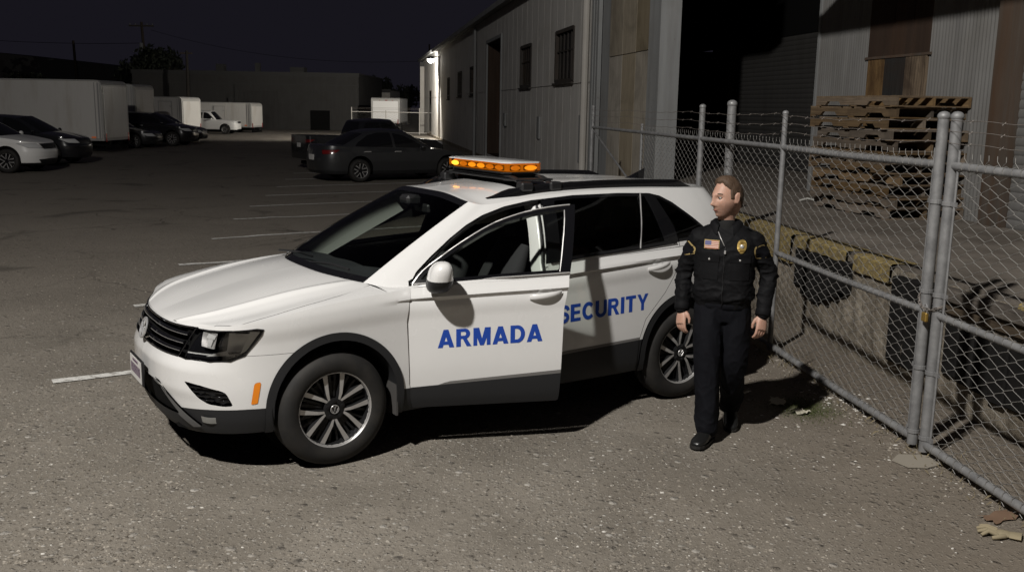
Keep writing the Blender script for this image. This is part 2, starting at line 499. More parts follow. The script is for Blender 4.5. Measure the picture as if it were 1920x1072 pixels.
# front end, cut in unrolled (U, z)
HL = [(.535, .700), (.60, .695), (.78, .697), (.905, .705), (.985, .738), (1.085, .862), (1.095, .885), (1.06, .89), (.90, .878), (.76, .868), (.62, .862)]
L.panel(poly(HL, 3, 2), 'body', 'headlight', .003)
GR = [(-.1, .705), (.30, .70), (.575, .70), (.65, .872), (.45, .855), (-.1, .848)]
L.cut(poly(GR, 3, 2), 'body', 'grille')
L.cut(poly([(.60, .568), (.72, .555), (.845, .53), (.875, .515), (.912, .44), (.86, .435), (.76, .445), (.70, .475)], 3, 2), 'body', 'side_intake')
L.cut(poly([(-.1, .52), (.26, .515), (.36, .49), (.53, .36), (.48, .345), (-.1, .345)], 3, 2), 'body', 'low_intake')
L.cut(poly([(.26, .53), (.34, .52), (.70, .30), (.62, .285), (.52, .345), (.36, .50), (.28, .515)], 3, 2), 'body', 'chin_trim')
L.cut(both(line_z([0, .55, .75, 1.0, 1.1], [.35, .395, .41, .42, .42], 3), lambda a: a[:, 3] - 1.14), 'body', 'bumper_low')
L.cut(poly([(1.035, .575), (1.073, .58), (1.05, .455), (1.012, .445)], 3, 2), 'body', 'side_marker')
# doors
FD_L = [(1.43, .28), (1.392, .45), (1.378, .85), (1.40, .99), (1.45, 1.25), (2.46, 1.25), (2.44, 1.1), (2.405, .9), (2.385, .28)]
RD_L = [(2.392, .28), (2.412, .9), (2.447, 1.1), (2.46, 1.3), (3.72, 1.3), (3.66, 1.16), (3.56, .95), (3.48, .84), (3.30, .66), (3.24, .5), (3.235, .28)]
L.panel(poly(FD_L), 'body', 'fd', .003)
L.panel(both(poly(RD_L), lambda a: -arch(RWX, .434)(a)), 'body', 'rd', .0018)
clz = line_z([.9, 1.4, 2.4, 2.6, 3.3, 4.0, 4.6], [.42, .42, .475, .49, .515, .52, .52])
L.cut(both(clz, lambda a: 1.14 - a[:, 3]), 'body', 'clad'); L.cut(clz, 'fd', 'fd_clad'); L.cut(clz, 'rd', 'rd_clad')
tr = lambda x0: both(line_z([1.4, 2.4, 2.6, 3.3], [.435, .497, .512, .532]), lambda a: x0 - a[:, 0] + (a[:, 2] - .44) * 3)
L.cut(tr(1.62), 'fd', 'fd_trim'); L.cut(tr(1.5), 'rd', 'rd_trim')
L.seam(both(lambda a: a[:, 2] - .735, lambda a: a[:, 3] - 1.36), 'body', .0012)
# rear end
L.cut(both(poly([(3.95, .86), (4.02, 1.04), (4.3, 1.09), (4.7, 1.09), (4.7, .80), (4.4, .80)])), 'body', 'tail')

GW = np.r_[0, np.cumsum(np.linalg.norm(np.diff(S.B, axis=0), axis=1))]
GAt = np.concatenate([S.G, np.repeat(GW[:, None, None], S.G.shape[1], 1), np.repeat(np.linspace(0, 1, S.G.shape[1])[None, :, None], S.G.shape[0], 0)], 2)
G = Soup(GAt, 'body', flip=True)
w_at = lambda x, y: GW[np.argmin(np.hypot(S.B[:, 0]-x, S.B[:, 1]-y))]
w_ws = w_at(1.20, .69); w_rear = w_at(4.34, .70)
G.cut(lambda a: a[:, 3] - w_ws + .012, 'body', 'ws_frit')
G.cut(both(lambda a: a[:, 3] - w_ws + .014, lambda a: a[:, 4] - .945, lambda a: .06 - a[:, 4]), 'ws_frit', 'windshield')
G.cut(both(lambda a: w_rear + .03 - a[:, 3], lambda a: .06 - a[:, 4], lambda a: a[:, 4] - .9), 'body', 'rear_window')
DLO = [(1.44, 1.062), (1.50, 1.13), (1.62, 1.215), (1.78, 1.315), (1.92, 1.39), (2.06, 1.448), (2.24, 1.497), (2.45, 1.53), (2.8, 1.553), (3.2, 1.555), (3.5, 1.545), (3.60, 1.525), (3.70, 1.475),
       (3.86, 1.36), (4.0, 1.25), (4.01, 1.225), (3.97, 1.213), (3.6, 1.192), (3.3, 1.172), (2.8, 1.148), (2.45, 1.123), (2.0, 1.10), (1.6, 1.072)]
SIDE = lambda a: (w_ws + .14) - a[:, 3]
G.cut(both(poly(DLO), SIDE), 'body', 'frame')
fdx = lambda a: a[:, 0] - np.interp(a[:, 2], [.9, 1.1, 1.55], [2.405, 2.445, 2.535])
rdx = lambda a: a[:, 0] - np.interp(a[:, 2], [1.1, 1.3, 1.6], [3.66, 3.64, 3.52])
fdf = lambda a: np.interp(a[:, 2], [.9, 1.03, 1.06, 1.25], [1.42, 1.425, 1.435, 1.45]) - a[:, 0]
G.panel(both(fdx, fdf, SIDE), 'frame', 'fd_frame', .003); G.panel(both(fdx, fdf, lambda a: a[:, 2] - np.interp(a[:, 0], [1.4, 1.5, 2.5], [1.065, 1.10, 1.18])), 'body', 'fd', .003)
G.panel(both(lambda a: -fdx(a), rdx), 'frame', 'rd_frame', .003); G.panel(both(lambda a: -fdx(a), rdx, lambda a: a[:, 2] - 1.22), 'body', 'rd', .003)
def inset(p, d): return lambda a: sd_poly(p, a[:, 0], a[:, 2]) + d
G.cut(both(inset(DLO, .022), lambda a: fdx(a) + .075, SIDE), 'fd_frame', 'fd_glass')
G.cut(both(inset(DLO, .022), lambda a: .10 - fdx(a), lambda a: a[:, 0] - np.interp(a[:, 2], [1.15, 1.55], [3.245, 3.40]) + .0), 'rd_frame', 'rd_glass')
G.cut(both(inset(DLO, .022), lambda a: np.interp(a[:, 2], [1.15, 1.55], [3.262, 3.415]) - a[:, 0], lambda a: a[:, 0] - np.interp(a[:, 2], [1.15, 1.55], [3.52, 3.445])), 'rd_frame', 'rd_glass')
G.cut(both(inset(DLO, .022), lambda a: np.interp(a[:, 2], [1.15, 1.55], [3.60, 3.50]) - a[:, 0]), 'frame', 'q_glass')

top = S.top_curve()
i0 = int(np.argmin(np.abs(S.U - .62))); jb = int(np.argmin(np.abs(S.B[:, 0]-1.20) + (S.B[:, 1] < .1)*9)); kt = int(np.argmin(np.abs(top[:, 0]-1.25) + (top[:, 1] < .5)*9))
def hood_crown(u, v):
    rid = .016 * np.exp(-((v - .60 - .08*u) / .035)**2) * np.sin(np.pi*np.clip(u*.97+.03, 0, 1))**.5
    body = .024 * (1 - v**2.4) * (4*u*(1-u))**.7 
    hollow = -.010 * np.exp(-((v - .80) / .09)**2) * np.sin(np.pi*u)
    return body + rid + hollow
HP = S.coons(top[:i0+1], top[i0:kt+1], np.vstack([S.B[:jb+1], top[kt:kt+1]]), 120, 100, hood_crown)
H = Soup(np.concatenate([HP, np.zeros(HP.shape[:2] + (1,))], 2), 'body')
HE = [(-.2, -.1), (-.2, .66), (.27, .70), (.35, .83), (.58, .835), (.83, .822), (1.0, .795), (1.12, .765), (1.20, .735), (1.245, .70), (1.10, .42), (1.05, -.1)]
cowl = [(1.13, .56), (1.12, .54), (1.085, .42), (1.06, .2), (1.055, -.1), (1.4, -.1), (1.4, .56)]
H.cut(poly(cowl, 0, 1), 'body', 'cowl')
H.panel(poly(HE, 0, 1), 'body', 'hood', .0028)
iT = int(np.argmin(np.linalg.norm(S.T-[2.02, .555, 1.525], axis=1))); iR = int(np.argmin(np.linalg.norm(S.T-[4.18, .53, 1.555], axis=1)))
RP = S.coons(S.T[:iT+1], S.T[iT:iR+1], S.T[iR:][::-1], 80, 50, lambda u, v: .055*(1-v**2.4)*np.sin(np.pi*np.clip(u, 0, 1))**.7)
RF = Soup(np.concatenate([RP, np.zeros(RP.shape[:2] + (1,))], 2), 'roof')
def roof_z(x, y):
    d = np.hypot(RP[:, :, 0]-x, RP[:, :, 1]-abs(y)); i = np.unravel_index(np.argmin(d), d.shape); return RP[i][2]
def surfL(u, z, off=0.0, side=-1):
    i = int(np.clip(np.searchsorted(S.U, u), 1, len(S.U)-2)); t = (u - S.U[i-1]) / (S.U[i]-S.U[i-1])
    def at(k):
        zz = S.Z[k]; return np.array([np.interp(z, zz, S.X[k]), np.interp(z, zz, S.Y[k])])
    p = at(i-1)*(1-t) + at(i)*t; n = S.N[i-1]*(1-t) + S.N[i]*t
    q = p + n*off; return (q[0], side*q[1], z)
def sideY(x, z):
    """half width of the lower body at x, z (sides only)"""
    i = int(np.argmin(np.abs(S.C[:, 0]-x) + (S.C[:, 1] < .4)*9)); return float(np.interp(z, S.Z[i], S.Y[i]))

def both_sides(soup, tags, mb=None, off=0.0):
    mb = mb or MB(); soup.take(tags, 1, off, mb); soup.take(tags, -1, off, mb); return mb

# body shell (door openings left out)
b = MB(); both_sides(L, 'body', b); both_sides(G, 'body', b); both_sides(H, 'body', b)
body = b.build('body', M['white_paint'], CAR, True, 28, fix=False)
both_sides(H, 'hood').build('hood', M['white_paint'], CAR, True, 60)
both_sides(RF, 'roof').build('roof', M['white_paint'], CAR, True, 60)
hl_ = MB(); both_sides(RF, 'roof', hl_, -.035); hl_.build('headliner', M['trim_light'], CAR, True, 60)
jq = int(np.argmin(np.abs(S.B[:, 0]-1.47) + (S.B[:, 1] < .5)*9)); kq = int(np.argmin(np.abs(top[:, 0]-1.47) + (top[:, 1] < .5)*9))
Bs = S.B[jb:jq+1]; Ts = top[kt:kq+1]
def rs_(cv, n):
    u = np.linspace(0, 1, len(cv)); v = np.linspace(0, 1, n); return np.stack([np.interp(v, u, cv[:, k]) for k in range(3)], 1)
b1, t1 = rs_(Bs, 24), rs_(Ts, 24)
strip = np.stack([b1*(1-k) + t1*k + np.array([0, 0, .010*math.sin(math.pi*k)]) for k in np.linspace(0, 1, 8)], 1)
b2, t2 = rs_(S.B[max(0, jb-30):jq+1], 30), rs_(top[max(0, kt-30):kq+1], 30)
fill = np.stack([b2*(1-k) + t2*k + np.array([0, 0, .006*math.sin(math.pi*k) - .006]) for k in np.linspace(0, 1, 8)], 1)
mb = MB(); mb.grid(strip, flip=False); mb.grid(strip*np.array([1, -1, 1]), flip=True); mb.grid(fill); mb.grid(fill*np.array([1, -1, 1]), flip=True); mb.build('cowl_corner', M['white_paint'], CAR, True, 60)
b = MB(); both_sides(H, 'cowl', b, -.012); b.build('cowl', M['plastic'], CAR, True)
both_sides(L, 'clad').build('sill_cladding', M['cladding'], CAR, True)
for sd in (1, -1):
    for cx, nm in ((FWX, 'front'), (RWX, 'rear')):
        mb = MB()
        so = [F for F, t in zip(L.F, L.T) if t == 'arch']
        sub = Soup.__new__(Soup); sub.A, sub.F = L.A, [F for F in so if abs(L.A[F[0]][0]-cx) < .6]; sub.T = ['a']*len(sub.F)
        sub.take('a', sd, .010, mb)
        # rolled inner lip of the arch
        yy = .905
        pts = [(cx - .385, .28)] + [(cx - .385*math.cos(a), ACZ + .385*math.sin(a)) for a in np.linspace(0, math.pi, 40)] + [(cx + .385, .28)]
        lip = np.array([[(x, sd*(sideY(x, max(z, .3))+.010-d), z) for d in (0, .03, .30)] for x, z in pts])
        mb.grid(lip, flip=(sd < 0))
        mb.build('wheel_arch', M['cladding'], CAR, True)
both_sides(L, 'bumper_low').build('lower_bumper', M['cladding'], CAR, True)
both_sides(L, 'chin_trim', None, .012).build('chin_trim', mat('grey_plastic', (.10, .10, .10), .5), CAR, True)
both_sides(L, 'low_intake', None, -.014).build('lower_intake', M['void'], CAR, True)
for sd in (1, -1):
    o = L.take('side_intake', sd, -.03).build('side_intake', M['plastic'], CAR, True)
    mb = MB()
    for k in range(4):
        z = .465 + .024*k; u0, u1 = .70 - .028*k + .01, .895 - .012*k
        mb.tube([surfL(u, z, -.012 + .006*math.sin(u*70+k*2), sd) for u in np.linspace(u0, u1, 12)], .005, 5)
    mb.build('intake_slat', M['gloss_black'], o)
    L.take('side_marker', sd, .003).build('side_marker', M['amber'], CAR, True)
    t = L.take('tail', sd, .004).build('tail_light', M['red_lens'], CAR, True)
    # fog lamp
    mb = MB(); mb.grid(np.array([[surfL(u, z, (.002 + .010*math.sin(math.pi*i/5)), sd) for z in np.linspace(.325, .365, 5)] for i, u in enumerate(np.linspace(.70, .80, 6))]), flip=(sd > 0))
    mb.build('fog_lamp', M['fog'], CAR, True)
    # headlight
    h = L.take('headlight', sd).build('headlight', M['lens'], CAR, True)
    mb = L.take('headlight', sd, -.045)
    mb.build('lamp_housing', M['gloss_black'], h, True)
    mb = MB()
    def patch(uz, off, n=6):
        a, b_, c_, d_ = [np.array(q) for q in uz]
        P = []
        for i in np.linspace(0, 1, n):
            P.append([])
            for j in np.linspace(0, 1, n):
                q = a*(1-i)*(1-j) + b_*i*(1-j) + c_*i*j + d_*(1-i)*j
                o_ = off(i, j) if callable(off) else off
                P[-1].append(surfL(q[0], q[1], o_, sd))
        mb.grid(np.array(P), flip=(sd > 0))
    patch([(.70, .775), (.80, .765), (.82, .855), (.69, .85)], lambda i, j: -.012 - .018*math.sin(math.pi*i)*math.sin(math.pi*j))
    mb.build('reflector', M['satin'], h, True, 60)
    mb = MB()
    patch([(.88, .75), (.975, .765), (1.03, .865), (.90, .865)], lambda i, j: -.009 - .012*math.sin(math.pi*i)*math.sin(math.pi*j))
    mb.build('reflector', M['reflector'], h, True, 60)
    mb = MB()
    patch([(.962, .748), (.995, .764), (1.076, .874), (1.02, .876)], -.004)
    patch([(.745, .775), (.775, .775), (.80, .84), (.755, .84)], -.010); patch([(.735, .825), (.80, .82), (.815, .845), (.75, .85)], -.007)
    patch([(.745, .722), (.90, .736), (.885, .764), (.80, .742)], -.006)
    patch([(.60, .727), (.93, .735), (.93, .741), (.60, .734)], -.004)
    mb.build('chrome_trim', M['reflector'], h, True)
    rim_pts = [surfL(u, z, .002, sd) for u, z in HL]
    MB().tube(rim_pts, .0045, 6, close=True).build('lamp_seal', M['gloss_black'], h, True)
# grille
g = both_sides(L, 'grille', None, -.05).build('grille', M['void'], CAR, True)
def frontline(z, uend, off, r, sq=(1, 1), n=6, u0=0.0):
    us = np.linspace(0, uend, 24)
    pts = [surfL(u, z(u) if callable(z) else z, off, 1) for u in us[::-1]] + [surfL(u, z(u) if callable(z) else z, off, -1) for u in us[1:]]
    return pts
for zz, ue in ((.822, .56), (.776, .545), (.732, .53)):
    MB().tube(frontline(zz, ue, -.012, .012), .0125, 8, sq=(1.0, .9)).build('grille_slat', M['gloss_black'], g, True)
    MB().tube(frontline(zz - .002, ue, .001, .002), .0022, 5).build('grille_chrome', M['trim_grey'], g, True)
MB().tube(frontline(lambda u: .852 + .012*(u/.6)**2, .60, .002, .006), .006, 6).build('grille_frame', M['gloss_black'], g, True)
MB().tube(frontline(lambda u: .703, .53, .002, .006), .006, 6).build('grille_frame', M['gloss_black'], g, True)
# round emblem on the nose
nx = surfL(.0, .78, 0)[0]
EM = Matrix.Translation((nx - .036, 0, .775)) @ Euler((0, -R(72), 0)).to_matrix().to_4x4()
mb = MB(); mb.tube([tuple(EM @ Vector((.062*math.cos(a), .062*math.sin(a), 0))) for a in np.linspace(0, 2*math.pi, 36)[:-1]], .0065, 8, close=True)
def bar2(p, q, wd=.006):
    P = [tuple(EM @ Vector((*p, .0))), tuple(EM @ Vector((*q, .0)))]; mb.tube(P, wd, 6)
for pts in ([(.058, -.022), (.008, 0), (.058, .022)], [(.025, -.054), (-.052, -.022), (.0, 0), (-.052, .022), (.025, .054)]):
    for p, q in zip(pts[:-1], pts[1:]): bar2(p, q)
mb.build('emblem', M['chrome'], CAR, True)
MB().lathe([(.001, -.006), (.062, -.006)], 32, EM).build('emblem_back', M['gloss_black'], CAR)
# front plate
pl = MB().box((-.040, -.17, .44), (-.026, .17, .60), bev=.004).build('plate_frame', M['plastic'], CAR)
pm = MB().box((-.0435, -.150, .452), (-.0405, .150, .588)).build('licence_plate', M['plate'], pl)
mb = MB()
for k in range(7):
    y = -.125 + k*.037
    mb.box((-.0455, y, .485), (-.0440, y+.006, .545)); mb.box((-.0455, y+.017, .485), (-.0440, y+.023, .545)); mb.box((-.0455, y, .512+.012*(k % 3)), (-.0440, y+.023, .520+.012*(k % 3)))
mb.box((-.0455, -.07, .562), (-.0440, .07, .576))
mb.build('plate_marks', mat('plate_ink', (.12, .08, .12), .6), pl)

# windscreen and other fixed glass
ws = both_sides(G, 'windshield').build('windshield', M['glass'], CAR, True, 179)
both_sides(G, 'ws_frit').build('windshield_border', M['gloss_black'], CAR, True)
MB().box((0, 0, 0), (.05, .003, .03), Tm((1.985, -.47, 1.487), ry=R(33))).build('windshield_sticker', mat('sticker_paper', (.42, .46, .44), .6), CAR)
both_sides(G, 'rear_window').build('rear_window', M['glass_dark'], CAR, True)
[G.take('frame', sd).build('window_surround', M['gloss_black'], CAR, True) for sd in (1, -1)]
for sd in (1, -1): G.take('q_glass', sd).build('quarter_window', M['glass_dark'], CAR, True)
# wipers
for y0, y1 in ((-.55, .02), (.05, .55)):
    MB().tube([(1.085, y0+.5, 1.115), (1.13, y0+.25, 1.135), (1.16 if y0 < 0 else 1.15, y0+.02, 1.13)], .008, 5).build('wiper', M['plastic'], CAR)

# rear doors and far front door
def door(name, soupL, keyL, glasskey, framekey, cladkey, trimkey, sd, parent, glassmat_):
    b = MB(); soupL.take(keyL, sd, 0, b); G.take(keyL, sd, 0, b)
    d = b.build(name, M['white_paint'], parent, True, 28); solid(d, .045)
    c = soupL.take(cladkey, sd, .004).build('door_cladding', M['cladding'], d, True)
    soupL.take(trimkey, sd, .0022).build('door_trim', M['trim_grey'], d, True)
    f = G.take(framekey, sd, .001).build('window_frame', M['gloss_black'], d, True); solid(f, .03)
    G.take(glasskey, sd, -.004).build('window_glass', glassmat_, d, True)
    return d
def ploc(o, p):
    """move a part's origin to p without moving its geometry"""
    for v in o.data.vertices: v.co -= Vector(p)
    o.location = p
def handle(parent, x, z, sd, slope=.03):
    y = sideY(x, z)
    mb = MB(); n = 14; rings = []
    for i in range(n):
        t = i/(n-1); xx = x - .105 + .21*t; th = math.sin(math.pi*min(max(t, .02), .98))**.5
        cz = z + slope*(t-.5)*2*.5 - .004*math.sin(math.pi*t); cy = y + .004 + .030*th**.8
        rings.append([(xx, sd*(cy + .010*math.cos(a)*th), cz + .0185*(.55+.45*th)*math.sin(a)) for a in np.linspace(0, 2*math.pi, 10)[:-1]])
    mb.loft(rings if sd > 0 else [q[::-1] for q in rings])
    return mb
def scoop(x, z, sd):
    """the finger recess: a shallow bowl, modelled as a slightly raised rim with a dished centre"""
    mb = MB(); P = []
    for r in np.linspace(0, 1, 8):
        P.append([])
        for a in np.linspace(0, 2*math.pi, 25):
            xx, zz = x + .052*r*math.cos(a), z + .012 + .034*r*math.sin(a)
            P[-1].append((xx, sd*(sideY(xx, zz) + .0035 - .0045*r**6 + .004*(r-1)*(1-r)), zz))
    mb.grid(np.array(P), flip=sd > 0); return mb
for sd in (1, -1):
    d = door('rear_door', L, 'rd', 'rd_glass', 'rd_frame', 'rd_clad', 'rd_trim', sd, CAR, M['glass_dark'])
    handle(d, 3.40, 1.045, sd).build('door_handle', M['white_paint'], d, True, 60)
    scoop(3.40, 1.05, sd).build('handle_recess', M['white_paint'], d, True, 60)
    pz = MB()
    pz.tube([(np.interp(z, [1.15, 1.55], [3.253, 3.407]), sd*(np.interp(z, [1.16, 1.35, 1.55], [.862, .775, .655])+.012), z) for z in np.linspace(1.17, 1.545, 12)], .005, 5)
    pz.build('window_divider', M['satin'], d)
    mb = MB(); mb.tube([(x, sd*(sideY(min(x, 3.6), 1.1)*0 + np.interp(x, [2.45, 3.2, 3.6, 3.95], [.877, .868, .853, .822])+.004), np.interp(x, [2.45, 2.8, 3.3, 3.6, 3.97], [1.128, 1.150, 1.173, 1.192, 1.213])) for x in np.linspace(2.47, 3.62, 14)], .006, 5)
    mb.build('belt_moulding', M['gloss_black'], d)

def mirror(parent, sd, base):
    bx, by, bz = base
    mb = MB(); low = MB(); n = 20
    def ring(t, zc0, zc1):
        return None
    # housing: superellipsoid, wider at the top, leaning back
    P = []
    for i in range(13):
        a = -math.pi/2 + math.pi*i/12; P.append([])
        for j in range(25):
            q = 2*math.pi*j/24
            ce = lambda c, e: math.copysign(abs(c)**e, c)
            X = .075*ce(math.cos(a), .75)*ce(math.cos(q), .8); Y = .125*ce(math.cos(a), .75)*ce(math.sin(q), .85); Z = .098*ce(math.sin(a), .8)
            k = .86 + .22*(Z + .1)/.2
            P[-1].append((bx + X*(1.15 - .2*(Z+.1)/.2) + .04*(Z/.1)*.3, sd*(by + .14 + Y*k), bz + Z + .02*(Y/.12)*sd*sd))
    P = np.array(P)
    up = Soup(np.concatenate([P, P[:, :, :1]*0], 2), 'c', flip=(sd < 0))
    up.cut(lambda a: (bz - .012) - a[:, 2], 'c', 'cap')
    c = up.take('cap').build('mirror_cap', M['white_paint'], parent, True, 60)
    mb = up.take('c', 1, -.002)
    MBx = mb; MBx.tube([(bx+.01, sd*(by - .03), bz-.075), (bx+.005, sd*(by+.05), bz-.085), (bx, sd*(by+.12), bz-.07)], [.035, .03, .03], 8, sq=(.6, 1))
    MBx.build('mirror_base', M['plastic'], parent, True, 60)

# open front door (near side): rotates about its hinge line
HX, HY = 1.42, -.86
fd = door('front_door', L, 'fd', 'fd_glass', 'fd_frame', 'fd_clad', 'fd_trim', -1, CAR, M['glass'])
handle(fd, 2.275, .992, -1).build('door_handle', M['white_paint'], fd, True, 60)
scoop(2.275, .995, -1).build('handle_recess', M['white_paint'], fd, True, 60)
mirror(fd, -1, (1.585, .875, 1.135))
mb = MB(); mb.tube([(x, -(np.interp(x, [1.42, 2.1, 2.45], [.832, .880, .880])), np.interp(x, [1.44, 1.6, 2.0, 2.45], [1.062, 1.072, 1.10, 1.123])) for x in np.linspace(1.44, 2.44, 12)], .006, 5); mb.build('belt_moulding', M['satin'], fd)
def dlo_y(x, z):
    d = np.hypot(S.G[:, :, 0]-x, S.G[:, :, 2]-z) + (S.G[:, :, 1] < .4)*9; i = np.unravel_index(np.argmin(d), d.shape); return S.G[i][1]
mb = MB(); mb.tube([(x, -(dlo_y(x, z)+.004), z) for x, z in crom(DLO[:9], 30) if x < 2.53], .0055, 5); mb.build('window_moulding', M['satin'], fd)
mb = MB(); mb.tube([(np.interp(z, [1.12, 1.5], [2.375, 2.452]), -(dlo_y(np.interp(z, [1.12, 1.5], [2.375, 2.452]), z)+.005), z) for z in np.linspace(1.13, 1.5, 9)], .004, 5); mb.build('window_divider', M['satin'], fd)
b = MB()
b.grid(np.array([[(x, -(sideY(x, z) - .085 - .02*math.sin(z*9)), z) for z in np.linspace(.32, 1.06, 12)] for x in np.linspace(1.44, 2.38, 12)]), flip=True)
b.box((1.55, -.80, .72), (2.2, -.74, .78), bev=.01)
b.build('door_lining', M['cloth'], fd, True)

# ---- bold block lettering laid on the door skins
def glyph(ch):
    """list of filled polygons (outer loops; counter shapes split so that no holes are needed), unit height"""
    t = .27
    def arc(cx, cy, rx, ry, a0, a1, n=14): return [(cx + rx*math.cos(R(a)), cy + ry*math.sin(R(a))) for a in np.linspace(a0, a1, n)]
    def band(o, i): return [[o[k], o[k+1], i[k+1], i[k]] for k in range(len(o)-1)]
    if ch == 'A': return .94, [[(0, 0), (.275, 0), (.60, 1), (.325, 1)], [(.43, .70), (.60, 1), (.94, 0), (.66, 0)], [(.23, .16), (.71, .16), (.645, .35), (.295, .35)]]
    if ch == 'R':
        o = arc(.50, .715, .30, .285, 90, -90); i = arc(.48, .715, .085, .105, 90, -90)
        return .88, [[(0, 0), (t, 0), (t, 1), (0, 1)], [(t, 1), (.50, 1), (.48, .82), (t, .82)], [(t, .61), (.48, .61), (.50, .43), (t, .43)], [(.36, .46), (.60, .46), (.88, 0), (.61, 0)]] + band(o, i)
    if ch == 'M': return 1.0, [[(0, 0), (.225, 0), (.225, 1), (0, 1)], [(.775, 0), (1, 0), (1, 1), (.775, 1)], [(.0, 1), (.33, 1), (.61, 0), (.39, 0)], [(1, 1), (.67, 1), (.39, 0), (.61, 0)]]
    if ch == 'D':
        o = arc(.40, .5, .46, .5, 90, -90, 20); i = arc(.38, .5, .235, .30, 90, -90, 20)
        return .86, [[(0, 0), (t, 0), (t, 1), (0, 1)], [(t, 1), (.40, 1), (.38, .80), (t, .80)], [(t, .20), (.38, .20), (.40, 0), (t, 0)]] + band(o, i)
    if ch == 'S':
        c = [(.74, .70), (.68, .84), (.53, .905), (.38, .905), (.22, .85), (.155, .73), (.21, .62), (.36, .555), (.52, .50), (.65, .43), (.69, .30), (.62, .16), (.46, .095), (.30, .10), (.16, .17), (.09, .30)]
        C_ = crom(c, 44); d = np.gradient(C_, axis=0); d /= np.linalg.norm(d, axis=1)[:, None]; n = np.stack([-d[:, 1], d[:, 0]], 1)
        return .80, band([tuple(p) for p in C_ + n*.105], [tuple(p) for p in C_ - n*.105])
    if ch == 'C':
        o = arc(.46, .5, .46, .515, 42, 318, 26); i = arc(.47, .5, .225, .30, 35, 325, 26); return .88, band(o, i)
    if ch == 'U':
        o = [(0, 1)] + [(0, .38)] + arc(.42, .38, .42, .395, 180, 360, 18) + [(.84, 1)]; i = [(t, 1)] + [(t, .40)] + arc(.42, .40, .19, .205, 180, 360, 18) + [(.61, 1)]
        return .84, band(o, i)
    if ch == 'E': return .74, [[(0, 0), (t, 0), (t, 1), (0, 1)], [(t, 0), (.74, 0), (.74, .19), (t, .19)], [(t, .41), (.68, .41), (.68, .60), (t, .60)], [(t, .81), (.72, .81), (.72, 1), (t, 1)]]
    if ch == 'I': return t, [[(0, 0), (t, 0), (t, 1), (0, 1)]]
    if ch == 'T': return .80, [[(.265, 0), (.535, 0), (.535, .81), (.265, .81)], [(0, .81), (.80, .81), (.80, 1), (0, 1)]]
    if ch == 'Y': return .88, [[(.325, 0), (.555, 0), (.555, .42), (.325, .42)], [(.325, .42), (.555, .42), (.25, 1), (0, 1)], [(.325, .42), (.555, .42), (.88, 1), (.63, 1)]]
def lettering(word, x0, x1, zb0, zb1, h0, h1, parent, name, off=.0012, sub=6):
    """word between x0 and x1 on the near door skin, baseline zb0..zb1, heights h0..h1"""
    gl = [glyph(c) for c in word]; gap = .11
    tot = sum(a for a, _ in gl) + gap*(len(gl)-1); cx = 0; mb = MB(); lay = 0
    for a, polys in gl:
        for pi, P in enumerate(polys):
            ctr = []
            P = [np.array(p, float) for p in P]
            # subdivide in a fan grid so the vinyl follows the skin
            if len(P) == 4: 
                q = [[P[0]*(1-i)*(1-j) + P[1]*i*(1-j) + P[2]*i*j + P[3]*(1-i)*j for j in np.linspace(0, 1, 8)] for i in np.linspace(0, 1, 3)]
            k = []
            for row in q:
                k.append([])
                for p in row:
                    t = (cx + p[0]) / tot; x = x0 + (x1-x0)*t; z = zb0 + (zb1-zb0)*t + p[1]*(h0 + (h1-h0)*t)
                    k[-1].append((x, -(sideY_s(x, z) + off + .00005*pi), z))
            mb.grid(np.array(k))
        cx += a + gap
    return mb.build(name, M['blue_letter'], parent)
_xs = np.linspace(1.3, 3.9, 60); _zs = np.linspace(.45, 1.05, 80)
_ys = np.array([[sideY(x, z) for z in _zs] for x in _xs])
def sideY_s(x, z):
    i = int(np.clip((x-_xs[0])/(_xs[1]-_xs[0]), 0, 58)); j = int(np.clip((z-_zs[0])/(_zs[1]-_zs[0]), 0, 78))
    fx = (x-_xs[i])/(_xs[1]-_xs[0]); fz = (z-_zs[j])/(_zs[1]-_zs[0])
    return (_ys[i, j]*(1-fx) + _ys[i+1, j]*fx)*(1-fz) + (_ys[i, j+1]*(1-fx) + _ys[i+1, j+1]*fx)*fz
lettering('ARMADA', 1.588, 2.262, .668, .690, .115, .113, fd, 'door_lettering')
nd = [o for o in children(CAR) if o.name.startswith('rear_door')][1]
lettering('SECURITY', 2.515, 3.315, .708, .732, .122, .118, nd, 'door_lettering')
# swing the open door: bake pivot to the hinge, then rotate
def pivot(o, p):
    for c in [o] + children(o):
        for v_ in c.data.vertices: v_.co -= Vector(p)
    o.location = p
pivot(fd, (HX, HY, 0)); fd.rotation_euler = (0, 0, -R(20))
# far front door, closed
ffd = door('front_door', L, 'fd', 'fd_glass', 'fd_frame', 'fd_clad', 'fd_trim', 1, CAR, M['glass'])

# door aperture: B pillar, sill, dark seal band and liners
mb = MB()
P = []
for z in np.linspace(.34, 1.50, 26):
    xa = np.interp(z, [.3, 1.1, 1.5], [2.30, 2.40, 2.47]); xb = xa + .15
    y = (sideY(2.45, min(z, 1.09)) if z < 1.09 else dlo_y(2.5, z)) - .05
    P.append([(xa, -(y-.10), z), (xa+.015, -(y-.01), z), (xa+.03, -y, z), (xb-.01, -(y+.012), z), (xb+.01, -(y-.02), z)])
mb.grid(np.array(P)); mb.build('door_pillar', M['white_paint'], CAR, True, 60)
mb = MB(); mb.tube([(np.interp(z, [.3, 1.1, 1.5], [2.325, 2.428, 2.50]), -((sideY(2.45, min(z, 1.09)) if z < 1.09 else dlo_y(2.5, z)) - .036), z) for z in np.linspace(.36, 1.49, 20)], .010, 6)
ap = crom([(x, z) for x, z in DLO[:9]], 30)
mb.tube([(x+.02, -(dlo_y(x, z)-.02), z-.015) for x, z in ap if x < 2.5], .017, 6)
mb.build('door_seal', M['plastic'], CAR, True)
